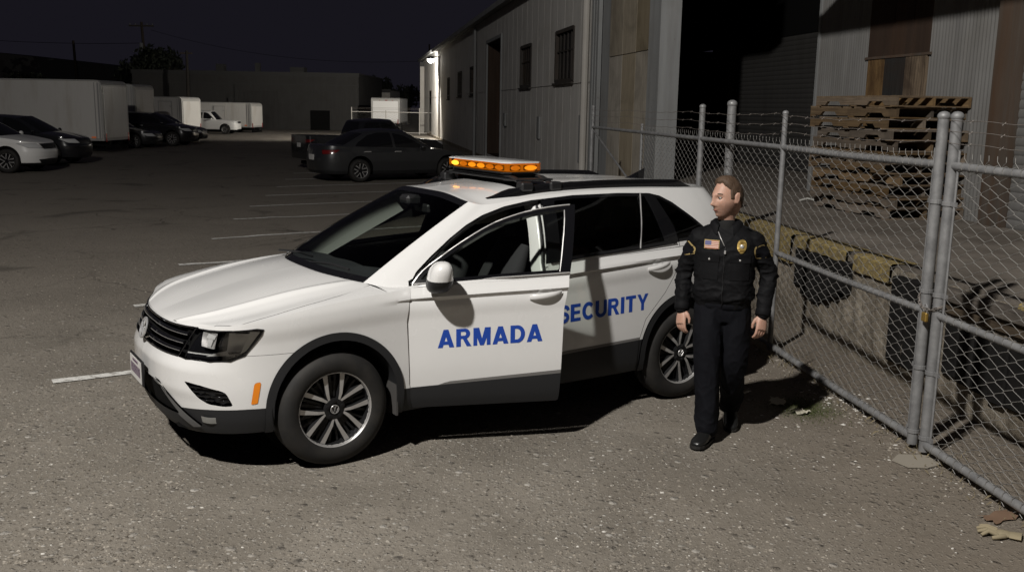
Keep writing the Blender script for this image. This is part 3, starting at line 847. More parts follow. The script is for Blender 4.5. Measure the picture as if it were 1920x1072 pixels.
MB().box((1.40, -.84, .27), (2.45, -.70, .38), bev=.02).build('door_sill', M['white_paint'], CAR)
# cabin
flo = MB().box((1.0, -.80, .30), (4.45, .80, .345)); flo.box((.99, -.80, .345), (1.03, .80, 1.02)); flo.box((4.40, -.7, .345), (4.43, .7, 1.1))
flo.build('cabin_floor', M['void'], CAR)
mb = MB()
for sd in (1, -1):
    for x0, x1 in ((2.56, 4.40),) if sd < 0 else ((1.42, 4.40),):
        mb.grid(np.array([[(x, sd*(sideY(x, z)-.09), z) for z in np.linspace(.33, 1.05, 10)] for x in np.linspace(x0, x1, 24)]), flip=(sd < 0))
mb.build('cabin_lining', M['cloth'], CAR, True)
mb = MB()
mb.grid(np.array([[(1.215 + t*.80 + dx, .672 - .125*t, 1.075 + t*.43 - .010 + dy) for dx, dy in ((.010, 0), (.035, -.030), (.068, -.068), (.10, -.115))] for t in np.linspace(0, 1, 14)]))
mb.build('pillar_trim', M['trim_light'], CAR, True)
mb = MB()
prof = [(1.05, 1.02), (1.12, 1.075), (1.25, 1.085), (1.38, 1.07), (1.50, 1.045), (1.56, .99), (1.58, .85), (1.52, .62)]
ys = np.linspace(-.76, .76, 17)
mb.grid(np.array([[(x, y*float(np.interp(x, [1.03, 1.12, 1.2, 1.45], [.45, .68, .82, 1.0])), z + (.035*math.exp(-((y+.38)/.2)**2) if 1.3 < x < 1.55 else 0) + .008*math.sin(y*9)) for x, z in crom(prof, 26)] for y in ys]), flip=True)
dsh = mb.build('dashboard', M['dash'], CAR, True, 60)
mb = MB(); mb.tube([(1.74 + .06*math.sin(a), -.38 + .185*math.cos(a), .98 + .175*math.sin(a)) for a in np.linspace(0, 2*math.pi, 29)[:-1]], .016, 8, close=True)
mb.tube([(1.74, -.56, .98), (1.74, -.20, .98)], .018, 6); mb.tube([(1.55, -.38, .93), (1.74, -.38, .98), (1.68, -.38, .82)], [.04, .05, .015], 8)
mb.build('steering_wheel', M['plastic'], CAR, True, 60)
def seat(cx, cy, wd=.50, name='seat', hr=True):
    mb = MB()
    def cushion(c0, c1, w0, w1, th0, th1, n=10):
        rings = []
        for i in range(n):
            t = i/(n-1); e = math.sin(math.pi*min(max(t, .03), .97))**.3
            c = np.array(c0)*(1-t) + np.array(c1)*t; ww = (w0*(1-t)+w1*t)/2*(.8+.2*e); th = (th0*(1-t)+th1*t)/2*e
            dx = np.array(c1)-np.array(c0); dx /= np.linalg.norm(dx); nn = np.array([-dx[2], 0, dx[0]])
            rings.append([tuple(c + np.array([0, 1, 0])*ww*math.copysign(abs(math.cos(a))**.6, math.cos(a)) + nn*th*math.copysign(abs(math.sin(a))**.6, math.sin(a))) for a in np.linspace(0, 2*math.pi, 21)[:-1]])
        mb.loft(rings)
    cushion((cx-.27, cy, .64), (cx+.27, cy, .60), wd, wd, .16, .2); cushion((cx+.20, cy, .62), (cx+.45, cy, 1.20), wd, wd*.86, .2, .13)
    if hr:
        cushion((cx+.465, cy, 1.24), (cx+.49, cy, 1.42), .26, .24, .11, .09)
        for s_ in (-.06, .06): mb.tube([(cx+.45, cy+s_, 1.17), (cx+.47, cy+s_, 1.27)], .007, 5)
    return mb.build(name, M['cloth'], CAR, True, 60)
seat(2.05, -.37); seat(2.05, .37); seat(3.0, -.40, .46); seat(3.0, .0, .34); seat(3.0, .40, .46)
mb = MB(); mb.box((0, -.11, -.03), (.03, .11, .035), Tm((1.93, -.02, 1.435), ry=R(-8)), bev=.012); mb.tube([(1.93, -.02, 1.45), (1.86, -.02, 1.52)], .012, 6); mb.box((1.80, -.07, 1.46), (1.92, .07, 1.535), bev=.02)
mb.build('rear_view_mirror', M['plastic'], CAR)
# belly pan and wheel wells
mb = MB(); mb.prism([(.10, -.42), (.10, .42), (.22, .62), (.45, .74), (.50, .74), (.50, -.74), (.45, -.74), (.22, -.62)][::-1], .245, .30); mb.box((.501, -.62, .24), (4.35, .62, .30)); mb.box((1.36, -.80, .25), (3.25, .80, .30)); mb.box((.17, -.50, .30), (.30, .50, .84)); mb.box((.30, -.66, .30), (.42, .66, .84))
mb.build('underbody', M['void'], CAR)
for cx in (FWX, RWX):
    for sd in (1, -1):
        mb = MB(); P = []
        for a in np.linspace(-.3, math.pi+.3, 26):
            x, z = cx - .40*math.cos(a), ACZ + .40*math.sin(a); P.append([(x, sd*.885, z), (x, sd*.60, z)])
        mb.grid(np.array(P)); mb.lathe([(.001, 0), (.42, 0)], 24, Tm((cx, sd*.605, ACZ), rx=R(90)))
        mb.build('wheel_liner', M['void'], CAR)
for sd in (1, -1):     # mud flaps behind the front wheels
    MB().box((1.300, sd*.83-.08, .255), (1.312, sd*.83+.06, .46)).build('mud_flap', mat('flap_plastic', (.055, .052, .05), .7), CAR)

# ---- wheels
def alloy_wheel(parent, loc, sd, steer=0.0, r=.352, rr=.236, wd=.215, spin=0.0, n5=5, name='wheel', simple=False, matA='alloy', matB='alloy_dark'):
    """axle along local y; outer face towards -y when sd=-1"""
    F = Tm((0, 0, 0), rx=R(90)) if sd < 0 else Tm((0, 0, 0), rx=R(-90))     # local z -> outward
    h = wd/2; t = MB()
    prof = [(rr-.012, -h+.01), (rr+.004, -h-.003), (rr+.045, -h-.012), (r-.035, -h-.002), (r-.010, -h+.022), (r-.002, -h+.05)]
    tr_ = []
    for k in range(5):
        a = -h+.05 + (2*h-.10)*k/5; b_ = -h+.05 + (2*h-.10)*(k+1)/5
        tr_ += [(r, a+.004), (r, b_-.004), (r-.007, b_-.003), (r-.007, b_+.003)]
    prof = prof + tr_[:-2] + [(x, -y) for x, y in prof[::-1]]
    if simple: prof = prof[:6] + [(r, 0)] + [(x, -y) for x, y in prof[:6][::-1]]
    t.lathe(prof, 40 if simple else 72, F)
    T = t.build(name, M['rubber'], parent, True, 40)
    T.location = loc; T.rotation_euler = (0, spin, steer)
    q = MB()
    q.lathe([(rr-.03, -h+.02), (rr-.028, h-.07), (rr-.012, h-.018)], 40, F); q.lathe([(.001, -h+.06), (rr-.03, -h+.06)], 32, F)
    q.build('barrel', M[matB], T, True, 40)
    q = MB(); q.lathe([(rr-.014, h-.024), (rr-.010, h-.006), (rr+.002, h-.001), (rr+.006, h-.006), (rr+.006, h-.02)], 56, F)
    q.build('rim_lip', M[matA], T, True, 60)
    fz = h - .022
    q = MB(); dk = MB()
    for k in range(n5):
        ph = R(90 + 36) + 2*math.pi*k/n5
        for s_ in (-1, 1):
            a1 = ph + s_*R(21.5); a0 = ph + s_*R(5)
            def pt(rad, ang, off, z): return (rad*math.cos(ang) - off*math.sin(ang), rad*math.sin(ang) + off*math.cos(ang), z)
            rads = [.062, .105, .15, rr-.012]
            angs = [ph + s_*R(6), ph + s_*R(12.5), ph + s_*R(17.5), a1]
            wid = [.0068, .0105, .0120, .0160]; zz = [fz-.004, fz-.001, fz-.003, fz-.006]
            top_ = [(pt(rd, an, -w_, z), pt(rd, an, w_, z)) for rd, an, w_, z in zip(rads, angs, wid, zz)]
            low = [(pt(rd, an, -w_-.006, z-.035), pt(rd, an, w_+.006, z-.035)) for rd, an, w_, z in zip(rads, angs, wid, zz)]
            for i in range(3):
                A_, B_ = top_[i], top_[i+1]; C_, D_ = low[i], low[i+1]
                q.add([F @ Vector(v_) for v_ in (A_[0], A_[1], B_[1], B_[0])], [(0, 1, 2, 3)])
                dk.add([F @ Vector(v_) for v_ in (A_[0], B_[0], D_[0], C_[0])], [(0, 1, 2, 3)]); dk.add([F @ Vector(v_) for v_ in (A_[1], C_[1], D_[1], B_[1])], [(0, 1, 2, 3)])
        # recessed dark secondary spokes in the pocket
        for a in (ph - R(7), ph + R(7), ph + R(36) - R(5), ph + R(36) + R(5)):
            dk.add([F @ Vector((rd*math.cos(a) - o_*math.sin(a), rd*math.sin(a) + o_*math.cos(a), z)) for rd, o_, z in ((.07, -.006, fz-.028), (.07, .006, fz-.028), (rr-.02, .008, fz-.03), (rr-.02, -.008, fz-.03))], [(0, 1, 2, 3)])
    q.build('spoke_face', M[matA], T, False, fix=True)
    dk.lathe([(.03, fz-.03), (.062, fz-.026), (.070, fz-.006), (.060, fz-.002), (.036, fz-.001), (.034, fz-.010), (.001, fz-.010)], 30, F)
    for k in range(5):
        a = 2*math.pi*k/5 + R(90); dk.lathe([(.001, fz+.004), (.010, fz+.004), (.0115, fz-.004), (.0115, fz-.02)], 8, F @ Matrix.Translation((.050*math.cos(a), .050*math.sin(a), 0)))
    dk.build('spoke_web', M[matB], T, True, 40)
    cp = MB(); cp.lathe([(.001, fz+.002), (.030, fz+.001), (.033, fz-.004)], 24, F); c_ = cp.build('hub_cap', M['gloss_black'], T, True)
    if not simple:
        e = MB(); e.tube([F @ Vector((.026*math.cos(a), .026*math.sin(a), fz+.003)) for a in np.linspace(0, 2*math.pi, 25)[:-1]], .0022, 5, close=True)
        for pts in ([(-.010, .024), (0, .002), (.010, .024)], [(-.024, .010), (-.010, -.022), (0, 0), (.010, -.022), (.024, .010)]):
            e.tube([F @ Vector((x, y, fz+.003)) for x, y in pts], .0022, 5)
        e.build('hub_emblem', M['alloy'], T)
    bd = MB(); bd.lathe([(.05, 0), (.158, 0), (.158, -.02)], 36, F); bd.box((-.19, -.06, -.03), (-.09, .06, .03), F, bev=.01)
    bd.build('brake_disc', mat('brake_iron', (.09, .085, .08), .5, .7) if 'brake_iron' not in bpy.data.materials else bpy.data.materials['brake_iron'], T, True)
    return T
for cx, sp in ((FWX - .015, 0.0), (RWX, .3)):
    for sd in (-1, 1):
        alloy_wheel(CAR, (cx, sd*.795, .352), sd, 0, spin=sp)

# roof rails, cross bars, aerial
for sd in (1, -1):
    mb = MB(); n = 34; rings = []
    for i in range(n):
        t = i/(n-1); x = 2.17 + 1.86*t; y = np.interp(t, [0, .12, .5, .9, 1], [.515, .565, .575, .560, .525])
        e = min(1, min(t, 1-t)/.10); e = e*e*(3-2*e)
        zb = roof_z(x, y) - .012; hgt = .014 + .050*e
        rings.append([(x, sd*(y-.018), zb), (x, sd*(y+.018), zb), (x, sd*(y+.016), zb+hgt-.008), (x, sd*(y+.008), zb+hgt), (x, sd*(y-.010), zb+hgt), (x, sd*(y-.017), zb+hgt-.008)][::sd])
    mb.loft(rings); mb.build('roof_rail', M['gloss_black'], CAR, True, 50)
for bx in (2.46, 2.70):
    mb = MB(); ys = np.linspace(-.565, .565, 15)
    mb.tube([(bx, y, 1.652 + .02*(1-(abs(y)/.565)**4)*1 - .05*max(0, (abs(y)-.45)/.115)) for y in ys], .014, 8, sq=(.9, 1.9))
    for sd in (1, -1): mb.box((bx-.05, sd*.55-.05, 1.585), (bx+.05, sd*.55+.035, 1.645), bev=.012)
    mb.build('roof_crossbar', M['plastic'], CAR, True, 50)
mb = MB(); rings = []
for t in np.linspace(0, 1, 9):
    z0 = roof_z(3.90, 0); x = 3.80 + .20*t; hgt = .075*t**1.3 + .006; wd = .03*math.sin(math.pi*min(.95, t*.8+.2))+.003
    rings.append([(x, -wd, z0-.01), (x, wd, z0-.01), (x+.01, wd*.3, z0+hgt), (x+.01, -wd*.3, z0+hgt)])
mb.loft(rings); mb.build('roof_aerial', M['gloss_black'], CAR, True, 60)

MB().box((2.42, -.50, 1.648), (2.74, .50, 1.660), bev=.004).build('bar_platform', M['plastic'], CAR)
# ---- amber light bar: a thing of its own bolted on the cross bars
LBW = CAR.matrix_basis if False else Matrix.Translation((-2.291, 5.783, 0)) @ Matrix.Rotation(.5749, 4, 'Z')
lbp = LBW @ Vector((2.58, 0.055, 1.690))
LB = empty('light_bar', lbp, .5749)
tag(LB, 'amber warning light bar with white top, mounted across the roof of the white SUV', 'light bar')
hx, hy, hz = .165, .43, .082
def rrect(hx, hy, c=.05): return [(-hx, -hy+c), (-hx+c, -hy), (hx-c, -hy), (hx, -hy+c), (hx, hy-c), (hx-c, hy), (-hx+c, hy), (-hx, hy-c)]
MB().prism(rrect(hx-.002, hy-.002), .002, .010).build('base', M['plastic'], LB)
MB().prism(rrect(hx-.03, hy-.03, .04), -.026, -.001).build('mount', M['plastic'], LB)
MB().prism(rrect(hx-.030, hy-.030, .045), .013, .070).build('core', mat('amber_core', (.55, .16, .015), .5, emit=(1, .42, .05), es=.38), LB)
b = MB(); pr = rrect(hx, hy)
b.add([(x, y, z) for z in (.012, hz-.010) for x, y in pr], [(i, (i+1) % 8, 8+(i+1) % 8, 8+i) for i in range(8)])
b.build('lens', M['amber_lens'], LB)
b = MB(); b.loft([[(x, y, z) for x, y in rrect(hx+k, hy+k)] for z, k in ((hz-.0098, .001), (hz-.004, .001), (hz, -.006))]); b.build('top_cover', M['white_paint'], LB, True, 30)
M['led_hot'] = mat('amber_lamp_bright', (.9, .4, .05), .4, emit=(1.0, .62, .16), es=3.6)
M['led_mid'] = mat('amber_lamp', (.9, .35, .03), .4, emit=(1.0, .46, .06), es=1.3)
M['led_low'] = mat('amber_lamp_dim', (.8, .3, .02), .4, emit=(1.0, .42, .05), es=.55)
def module(cx, cy, ang, m, wd=.085):
    k = MB(); Q = Tm((cx, cy, .039), rz=ang)
    P = []
    for i in range(9):
        a = -math.pi/2 + math.pi*i/8; P.append([])
        for j in range(17):
            q_ = 2*math.pi*j/16; P[-1].append(tuple(Q @ Vector((-.016*math.cos(a)*abs(math.cos(q_)), wd/2*math.cos(a)**.6*math.copysign(abs(math.sin(q_))**.8, math.sin(q_)) if True else 0, .019*math.sin(a)))))
    k.box((-.004, -wd/2, -.019), (.006, wd/2, .019), Q, bev=.006)
    k.sphere(Q @ Vector((-.006, 0, 0)), .018, 14, 8, (.45, 1, 1)) if False else None
    S_ = MB()
    S_.lathe([(.001, .012), (.55, .009), (.85, .003), (1, -.004)], 18, Q @ Euler((0, -R(90), 0)).to_matrix().to_4x4() @ Matrix.Diagonal((.0175, wd/2*.9, 1, 1)) @ Matrix.Translation((0, 0, .008)))
    S_.build('lamp_module', M[m], LB, True)
    k.build('lamp_reflector', M['satin'], LB)
for k, m in enumerate(['led_low', 'led_low', 'led_low', 'led_mid', 'led_low', 'led_hot'] if False else ['led_low', 'led_low', 'led_mid', 'led_mid', 'led_low', 'led_hot']):
    module(-hx+.022, -.315 + .127*k, 0, m, .120)
module(-.07, -hy+.022, R(90), 'led_low', .09); module(.06, -hy+.022, R(90), 'led_mid', .12)
module(-.05, hy-.022, -R(90), 'led_low', .09); module(.06, hy-.022, -R(90), 'led_low', .12)
# ---------------------------------------------------------------- ground
def ground_mat():
    m = mat('gravel_and_asphalt', (.2, .19, .17), .93, spec=.25); w = NT(m); v = w.coord('Object')
    big = w.noise(v, .16, 6, .6, .4); mid = w.noise(v, 1.1, 8, .62); fine = w.noise(v, 38, 7, .7); grain = w.noise(v, 150, 3, .6)
    def stones(scale, share, seed):
        vo = w.n('ShaderNodeTexVoronoi'); vo.inputs['Scale'].default_value = scale; mp = w.n('ShaderNodeMapping'); mp.inputs['Location'].default_value = (seed, seed*1.7, 0); w.l(v, mp.inputs['Vector']); w.l(mp.outputs[0], vo.inputs['Vector'])
        sep = w.n('ShaderNodeSeparateColor'); w.l(vo.outputs['Color'], sep.inputs[0])
        msk = w.ramp(sep.outputs[0], [(1-share-.02, 0), (1-share+.02, 1)])
        dome = w.ramp(w.math('ADD', vo.outputs['Distance'], w.math('MULTIPLY', w.math('SUBTRACT', fine, .5), .35)), [(.14, 1), (.46, 0)])
        return w.math('MULTIPLY', msk, dome), sep.outputs[1]
    s1, t1 = stones(34, .34, 0); s2, t2 = stones(66, .42, 5); s3, t3 = stones(17, .12, 9)
    tone = lambda t_: w.ramp(t_, [(0, (.115, .104, .090)), (.4, (.195, .177, .152)), (.8, (.27, .25, .22)), (1, (.42, .40, .365))])
    # rounded patches where loose stone lies thick, bare packed dirt elsewhere
    loose = w.ramp(w.noise(v, .6, 7, .7), [(.36, 0), (.60, 1)])
    dirt = w.mix(w.ramp(w.noise(v, .9, 8, .66, .5), [(.34, 0), (.66, 1)]), (.150, .134, .112), (.235, .212, .180))
    dirt = w.mix(w.ramp(fine, [(.30, .55), (.55, 0)]), dirt, (.095, .083, .068)); dirt = w.mix(w.ramp(fine, [(.60, 0), (.78, .5)]), dirt, (.31, .285, .245))
    lk = w.math('ADD', .35, w.math('MULTIPLY', loose, .65))
    near = w.mix(w.math('MULTIPLY', w.ramp(s2, [(.05, 0), (.3, 1)]), lk), dirt, tone(t2)); near = w.mix(w.math('MULTIPLY', w.ramp(s1, [(.05, 0), (.3, 1)]), lk), near, tone(t1)); near = w.mix(w.ramp(s3, [(.05, 0), (.3, .9)]), near, tone(t3))
    # older asphalt away from the gate: darker, finer
    asph = w.mix(w.ramp(fine, [(.3, 0), (.7, 1)]), (.150, .132, .110), (.240, .214, .182))
    sx = w.n('ShaderNodeSeparateXYZ'); w.l(v, sx.inputs[0])
    edge = w.math('ADD', w.math('MULTIPLY', sx.outputs[0], -.35), sx.outputs[1])       # further left / further away
    edge = w.math('ADD', edge, w.math('MULTIPLY', w.math('SUBTRACT', mid, .5), 5.0))
    am = w.n('ShaderNodeMapRange', From__Min=8.5, From__Max=13.0) if False else w.n('ShaderNodeMapRange')
    am.inputs['From Min'].default_value = 8.5; am.inputs['From Max'].default_value = 13.5; w.l(edge, am.inputs['Value'])
    col = w.mix(am.outputs[0], near, asph)
    # brown packed earth by the gate on the right
    br = w.n('ShaderNodeMapRange'); br.inputs['From Min'].default_value = .6; br.inputs['From Max'].default_value = 2.6
    w.l(w.math('ADD', sx.outputs[0], w.math('MULTIPLY', w.math('SUBTRACT', mid, .5), 2.4)), br.inputs['Value'])
    col = w.mix(w.math('MULTIPLY', br.outputs[0], .65), col, w.mix(fine, (.135, .110, .085), (.215, .180, .142)))
    # oil stains and broad blotches
    st = w.ramp(w.noise(v, .7, 4, .5, .8), [(.60, 0), (.70, .55)])
    farm = w.n('ShaderNodeMapRange'); farm.inputs['From Min'].default_value = 9.0; farm.inputs['From Max'].default_value = 12.0; w.l(sx.outputs[1], farm.inputs['Value'])
    col = w.mix(w.math('MULTIPLY', st, farm.outputs[0]), col, (.055, .050, .044))
    dk_ = w.ramp(w.noise(v, 19, 6, .75, .6), [(.60, 0), (.68, .75)]); col = w.mix(dk_, col, (.075, .064, .052))
    col = w.mix(w.ramp(big, [(.36, .22), (.60, 0)]), col, (.085, .074, .060))
    # branching cracks in the old surface
    ve = w.n('ShaderNodeTexVoronoi', _feature='DISTANCE_TO_EDGE'); ve.inputs['Scale'].default_value = .42
    nv_ = w.n('ShaderNodeTexNoise'); nv_.inputs['Scale'].default_value = 1.6; nv_.inputs['Detail'].default_value = 6; w.l(v, nv_.inputs['Vector'])
    wv_ = w.n('ShaderNodeVectorMath', _operation='MULTIPLY_ADD'); w.l(nv_.outputs['Color'], wv_.inputs[0]); wv_.inputs[1].default_value = (.9, .9, 0); w.l(v, wv_.inputs[2]); w.l(wv_.outputs[0], ve.inputs['Vector'])
    crk = w.math('MULTIPLY', w.ramp(ve.outputs['Distance'], [(.0, 1), (.012, 0)]), w.ramp(w.noise(v, .35, 3), [(.46, 0), (.58, .75)]))
    col = w.mix(w.math('MULTIPLY', crk, w.math('ADD', .25, w.math('MULTIPLY', am.outputs[0], .75))), col, (.045, .040, .034))
    # moss by the gate
    vd = w.n('ShaderNodeVectorMath', _operation='DISTANCE'); w.l(v, vd.inputs[0]); vd.inputs[1].default_value = (2.22, 6.85, 0)
    moss = w.math('MULTIPLY', w.ramp(w.math('ADD', vd.outputs['Value'], w.math('MULTIPLY', w.math('SUBTRACT', mid, .5), .8)), [(.12, .8), (.36, 0)]), w.ramp(fine, [(.35, .3), (.6, 1)]))
    col = w.mix(moss, col, (.055, .068, .020))
    h = w.math('ADD', w.math('MULTIPLY', s1, lk), w.math('MULTIPLY', w.math('MULTIPLY', s2, lk), .55)); h = w.math('ADD', h, w.math('MULTIPLY', s3, 1.5))
    h = w.math('ADD', h, w.math('ADD', w.math('MULTIPLY', fine, .55), w.math('MULTIPLY', grain, .25)))
    n1 = w.bump(mid, .3, .10); n2 = w.bump(h, .75, .016, n1)
    w.set(Base__Color=col, Normal=n2); return m
GM = ground_mat()
xs = np.concatenate([np.linspace(-160, -14, 12), np.linspace(-12, 8, 150), np.linspace(9, 120, 12)])
ys = np.concatenate([np.linspace(-60, 1, 10), np.linspace(1.5, 22, 150), np.linspace(24, 260, 24)])
P = np.zeros((len(xs), len(ys), 3)); P[:, :, 0] = xs[:, None]; P[:, :, 1] = ys[None, :]
for i, x in enumerate(xs):
    for j, y in enumerate(ys):
        k = min(1, max(0, (y-1.5)/2)) * min(1, max(0, (22-y)/4)) * min(1, max(0, (x+12)/3)) * min(1, max(0, (8-x)/2))
        P[i, j, 2] = (.018*mnoise.noise((x*.7, y*.7, 0)) + .008*mnoise.noise((x*2.3, y*2.3, 3))) * k
        dcar = min(math.hypot(x-wx, y-wy) for wx, wy in ((-1.10, 5.60), (1.24, 7.13)))
        P[i, j, 2] *= min(1, dcar/.9); P[i, j, 2] -= .004
g = MB().grid(P).build('ground', GM, None, True, 180); tag(g, kind='structure')
# painted bay lines, worn, each its own strip of paint
LM = mat('worn_line_paint', (.42, .41, .39), .8); w = NT(LM); v = w.coord('Object')
wear = w.ramp(w.noise(v, 14, 8, .75), [(.36, 0), (.50, 1)])
w.set(Base__Color=w.mix(wear, (.17, .155, .135), (.60, .59, .56)), Normal=w.bump(w.noise(v, 60, 4), .5, .01))
BAYS = [(-3.56, 7.19), (-4.03, 10.02), (-4.46, 12.66), (-4.83, 15.27), (-5.22, 17.81), (-5.56, 20.19), (-5.85, 22.63), (-6.2, 25.1), (-6.55, 27.6), (-6.9, 30.1)]
ORD = ['nearest', 'second', 'third', 'fourth', 'fifth', 'sixth', 'seventh', 'eighth', 'ninth', 'tenth']
for k, (x, y) in enumerate(BAYS):
    d = Vector((math.cos(R(32.5)), math.sin(R(32.5)), 0)); nn = Vector((-d.y, d.x, 0)); mb = MB(); Q = []
    Lg = .72 if k == 0 else (.5 if k == 1 else 5.0)
    for t in np.linspace(0, Lg, int(Lg*5)+2):
        c = Vector((x, y, 0)) + d*t; hw = .058 + .006*math.sin(t*7+k)
        zz = .016*1 + .0
        Q.append([tuple(c - nn*hw), tuple(c + nn*hw)])
    Q = np.array(Q)
    for a in range(Q.shape[0]):
        for b_ in range(2):
            xx, yy = Q[a, b_, 0], Q[a, b_, 1]
            kk = min(1, max(0, (yy-1.5)/2)) * min(1, max(0, (22-yy)/4)) * min(1, max(0, (xx+12)/3))
            Q[a, b_, 2] = (.018*mnoise.noise((xx*.7, yy*.7, 0)) + .008*mnoise.noise((xx*2.3, yy*2.3, 3)))*kk + .003
    o = mb.grid(Q).build('bay_marking', LM); tag(o, kind='structure')

# ---------------------------------------------------------------- loose gravel and litter on the ground
def gz(x, y):
    k = min(1, max(0, (y-1.5)/2)) * min(1, max(0, (22-y)/4)) * min(1, max(0, (x+12)/3)) * min(1, max(0, (8-x)/2))
    z = (.018*mnoise.noise((x*.7, y*.7, 0)) + .008*mnoise.noise((x*2.3, y*2.3, 3)))*k
    return z*min(1, min(math.hypot(x-wx, y-wy) for wx, wy in ((-1.10, 5.60), (1.24, 7.13)))/.9) - .004
SM = mat('pebble', (.2, .19, .17), .9, spec=.2); w = NT(SM)
at_ = w.n('ShaderNodeAttribute'); at_.attribute_name = 'shade'
w.set(Base__Color=w.ramp(at_.outputs['Fac'], [(0, (.07, .061, .050)), (.35, (.17, .150, .124)), (.70, (.27, .243, .206)), (.88, (.34, .315, .275)), (1, (.60, .58, .54))]))
def scatter(name, n, region, smin, smax, white=.03, seed=3, dens=None):
    r = random.Random(seed); vs, fs, sh = [], [], []
    octa = [(1, 0, 0), (0, 1, 0), (-1, 0, 0), (0, -1, 0), (0, 0, 1)]
    made = 0
    while made < n:
        x, y = region(r)
        if dens and r.random() > dens(x, y): continue
        made += 1
        s_ = smin*(smax/smin)**(r.random()**2.2); a = r.random()*6.28; z0 = gz(x, y)
        kx, ky, kz = s_*r.uniform(.7, 1.3), s_*r.uniform(.6, 1.1), s_*r.uniform(.35, .8)
        b = len(vs); wh = r.random() < white; q = r.uniform(.95, 1) if wh else r.random()**1.2*.82
        if wh: kz *= .5
        for (px, py, pz) in octa:
            j = r.uniform(.75, 1.25); u_, v_ = px*kx*j, py*ky*j
            vs.append((x + u_*math.cos(a) - v_*math.sin(a), y + u_*math.sin(a) + v_*math.cos(a), z0 + pz*kz - (.1*kz if pz == 0 else 0)))
            sh.append(q)
        fs += [(b, b+1, b+4), (b+1, b+2, b+4), (b+2, b+3, b+4), (b+3, b, b+4)]
    me = bpy.data.meshes.new(name); me.from_pydata(vs, [], fs); me.materials.append(SM)
    at = me.attributes.new('shade', 'FLOAT', 'POINT'); at.data.foreach_set('value', sh)
    o = bpy.data.objects.new(name, me); COL.objects.link(o); return tag(o, kind='stuff')
def reg(r):
    y = 4.2 + 9.5*r.random()**1.7; x = y*r.uniform(-.60, .56); return x, y
def dn(x, y):
    k = .25 + .75*max(0, min(1, mnoise.noise((x*.55+9, y*.55, 5))*2 + .5))
    return k*(1 if x < 1.2 else max(.18, 1 - (x-1.2)*.75))
scatter('loose_gravel', 30000, reg, .0025, .014, .010, 3, dn)
def reg2(r):
    y = r.uniform(4.4, 8.2); x = r.uniform(.3, 3.0); return x, y
scatter('shell_fragments', 420, reg2, .006, .015, .75, 5)
def reg3(r):      # debris along the foot of the gate
    t_ = r.random()**1.0*4.6 - 1.2; o_ = abs(r.gauss(0, .12)); return 2.65 - .121*t_ - o_, 6.03 + .9927*t_ - .12*o_
def reg4(r): return 2.56 + r.gauss(0, .10), 7.08 + r.gauss(0, .22)
scatter('white_rubble', 130, reg4, .008, .028, .8, 9)
# weeds and dead stalks along the foot of the gate
def tufts(name, n, place, h0, h1, col, seed):
    r = random.Random(seed); mb = MB()
    for _ in range(n):
        x, y = place(r); z = gz(x, y); a = r.random()*6.28; l = r.uniform(h0, h1); lean = r.uniform(.3, 1.3)*l; wd = r.uniform(.0015, .003)
        dx, dy = math.cos(a), math.sin(a)
        mb.add([(x - dy*wd, y + dx*wd, z), (x + dy*wd, y - dx*wd, z), (x + dx*lean*.5, y + dy*lean*.5, z + l*.8), (x + dx*lean, y + dy*lean, z + l)], [(0, 1, 2), (1, 3, 2)])
    return tag(mb.build(name, mat(name + '_blade', col, .9)), kind='stuff')
tufts('moss', 900, lambda r: (2.20 + r.gauss(0, .11), 6.83 + r.gauss(0, .15)), .006, .022, (.060, .072, .022), 3)
tufts('dead_grass', 420, lambda r: (lambda t_, o_: (2.65 - .121*t_ - o_, 6.03 + .9927*t_ - .12*o_))(r.random()*4.4 - 1.6, r.gauss(-.02, .10)), .01, .05, (.20, .165, .10), 4)
scatter('gate_debris', 700, reg3, .005, .02, .10, 6)

# paper scraps and flattened cardboard near the gate
def scrap(name, loc, sx, sy, seed, col, label, cat, fold=.02):
    r = random.Random(seed); mb = MB(); P = []
    for i in range(7):
        P.append([])
        for j in range(7):
            x = (i/6-.5)*sx*(1+.15*math.sin(j*2.1+seed)); y = (j/6-.5)*sy*(1+.2*math.sin(i*1.7+seed*2))
            P[-1].append((x, y, .006 + fold*abs(mnoise.noise((x*14+seed, y*14, 1)))*2))
    o = mb.grid(np.array(P)).build(name, mat(name+'_paper', col, .85), None, True, 60)
    o.location = (*loc[:2], gz(*loc[:2]) + .004); o.rotation_euler = (0, 0, seed); solid(o, .002)
    return tag(o, label, cat)
scrap('paper_scrap', (2.02, 6.98, 0), .17, .11, 1.3, (.42, .39, .30), 'crumpled cream paper scrap on the ground, nearest to the man', 'litter')
scrap('paper_scrap', (2.13, 6.74, 0), .10, .10, 2.1, (.46, .43, .34), 'small pale paper scrap on the mossy patch by the gate', 'litter', .03)
scrap('cardboard_piece', (2.70, 4.95, 0), .22, .10, .5, (.16, .10, .065), 'flattened brown cardboard piece at the foot of the right gate leaf', 'litter', .012)
gl_ = MB(); gl_.sphere((0, 0, .016), .05, 16, 8, (1.0, .85, .30))
for k_, (y_, l_) in enumerate(((-.034, .065), (-.012, .08), (.012, .078), (.034, .06))):
    gl_.tube([(.03, y_, .016), (.045 + l_*.5, y_*1.25, .026 + .006*(k_ % 2)), (.045 + l_, y_*1.5 + .008*(k_-1.5), .013)], [.013, .012, .009], 8)
gl_.tube([(-.005, .035, .016), (.02, .068, .022), (.055, .078, .012)], [.014, .013, .010], 8); gl_.tube([(-.03, 0, .014), (-.085, .006, .017)], [.040, .046], 12, sq=(.35, 1))
o = gl_.build('work_glove', mat('tan_glove_hide', (.25, .21, .135), .9), None, True, 60); o.location = (2.60, 4.72, gz(2.6, 4.72)); o.rotation_euler = (0, 0, 2.7)
tag(o, 'dirty tan work glove lying on the ground in the right corner', 'glove')
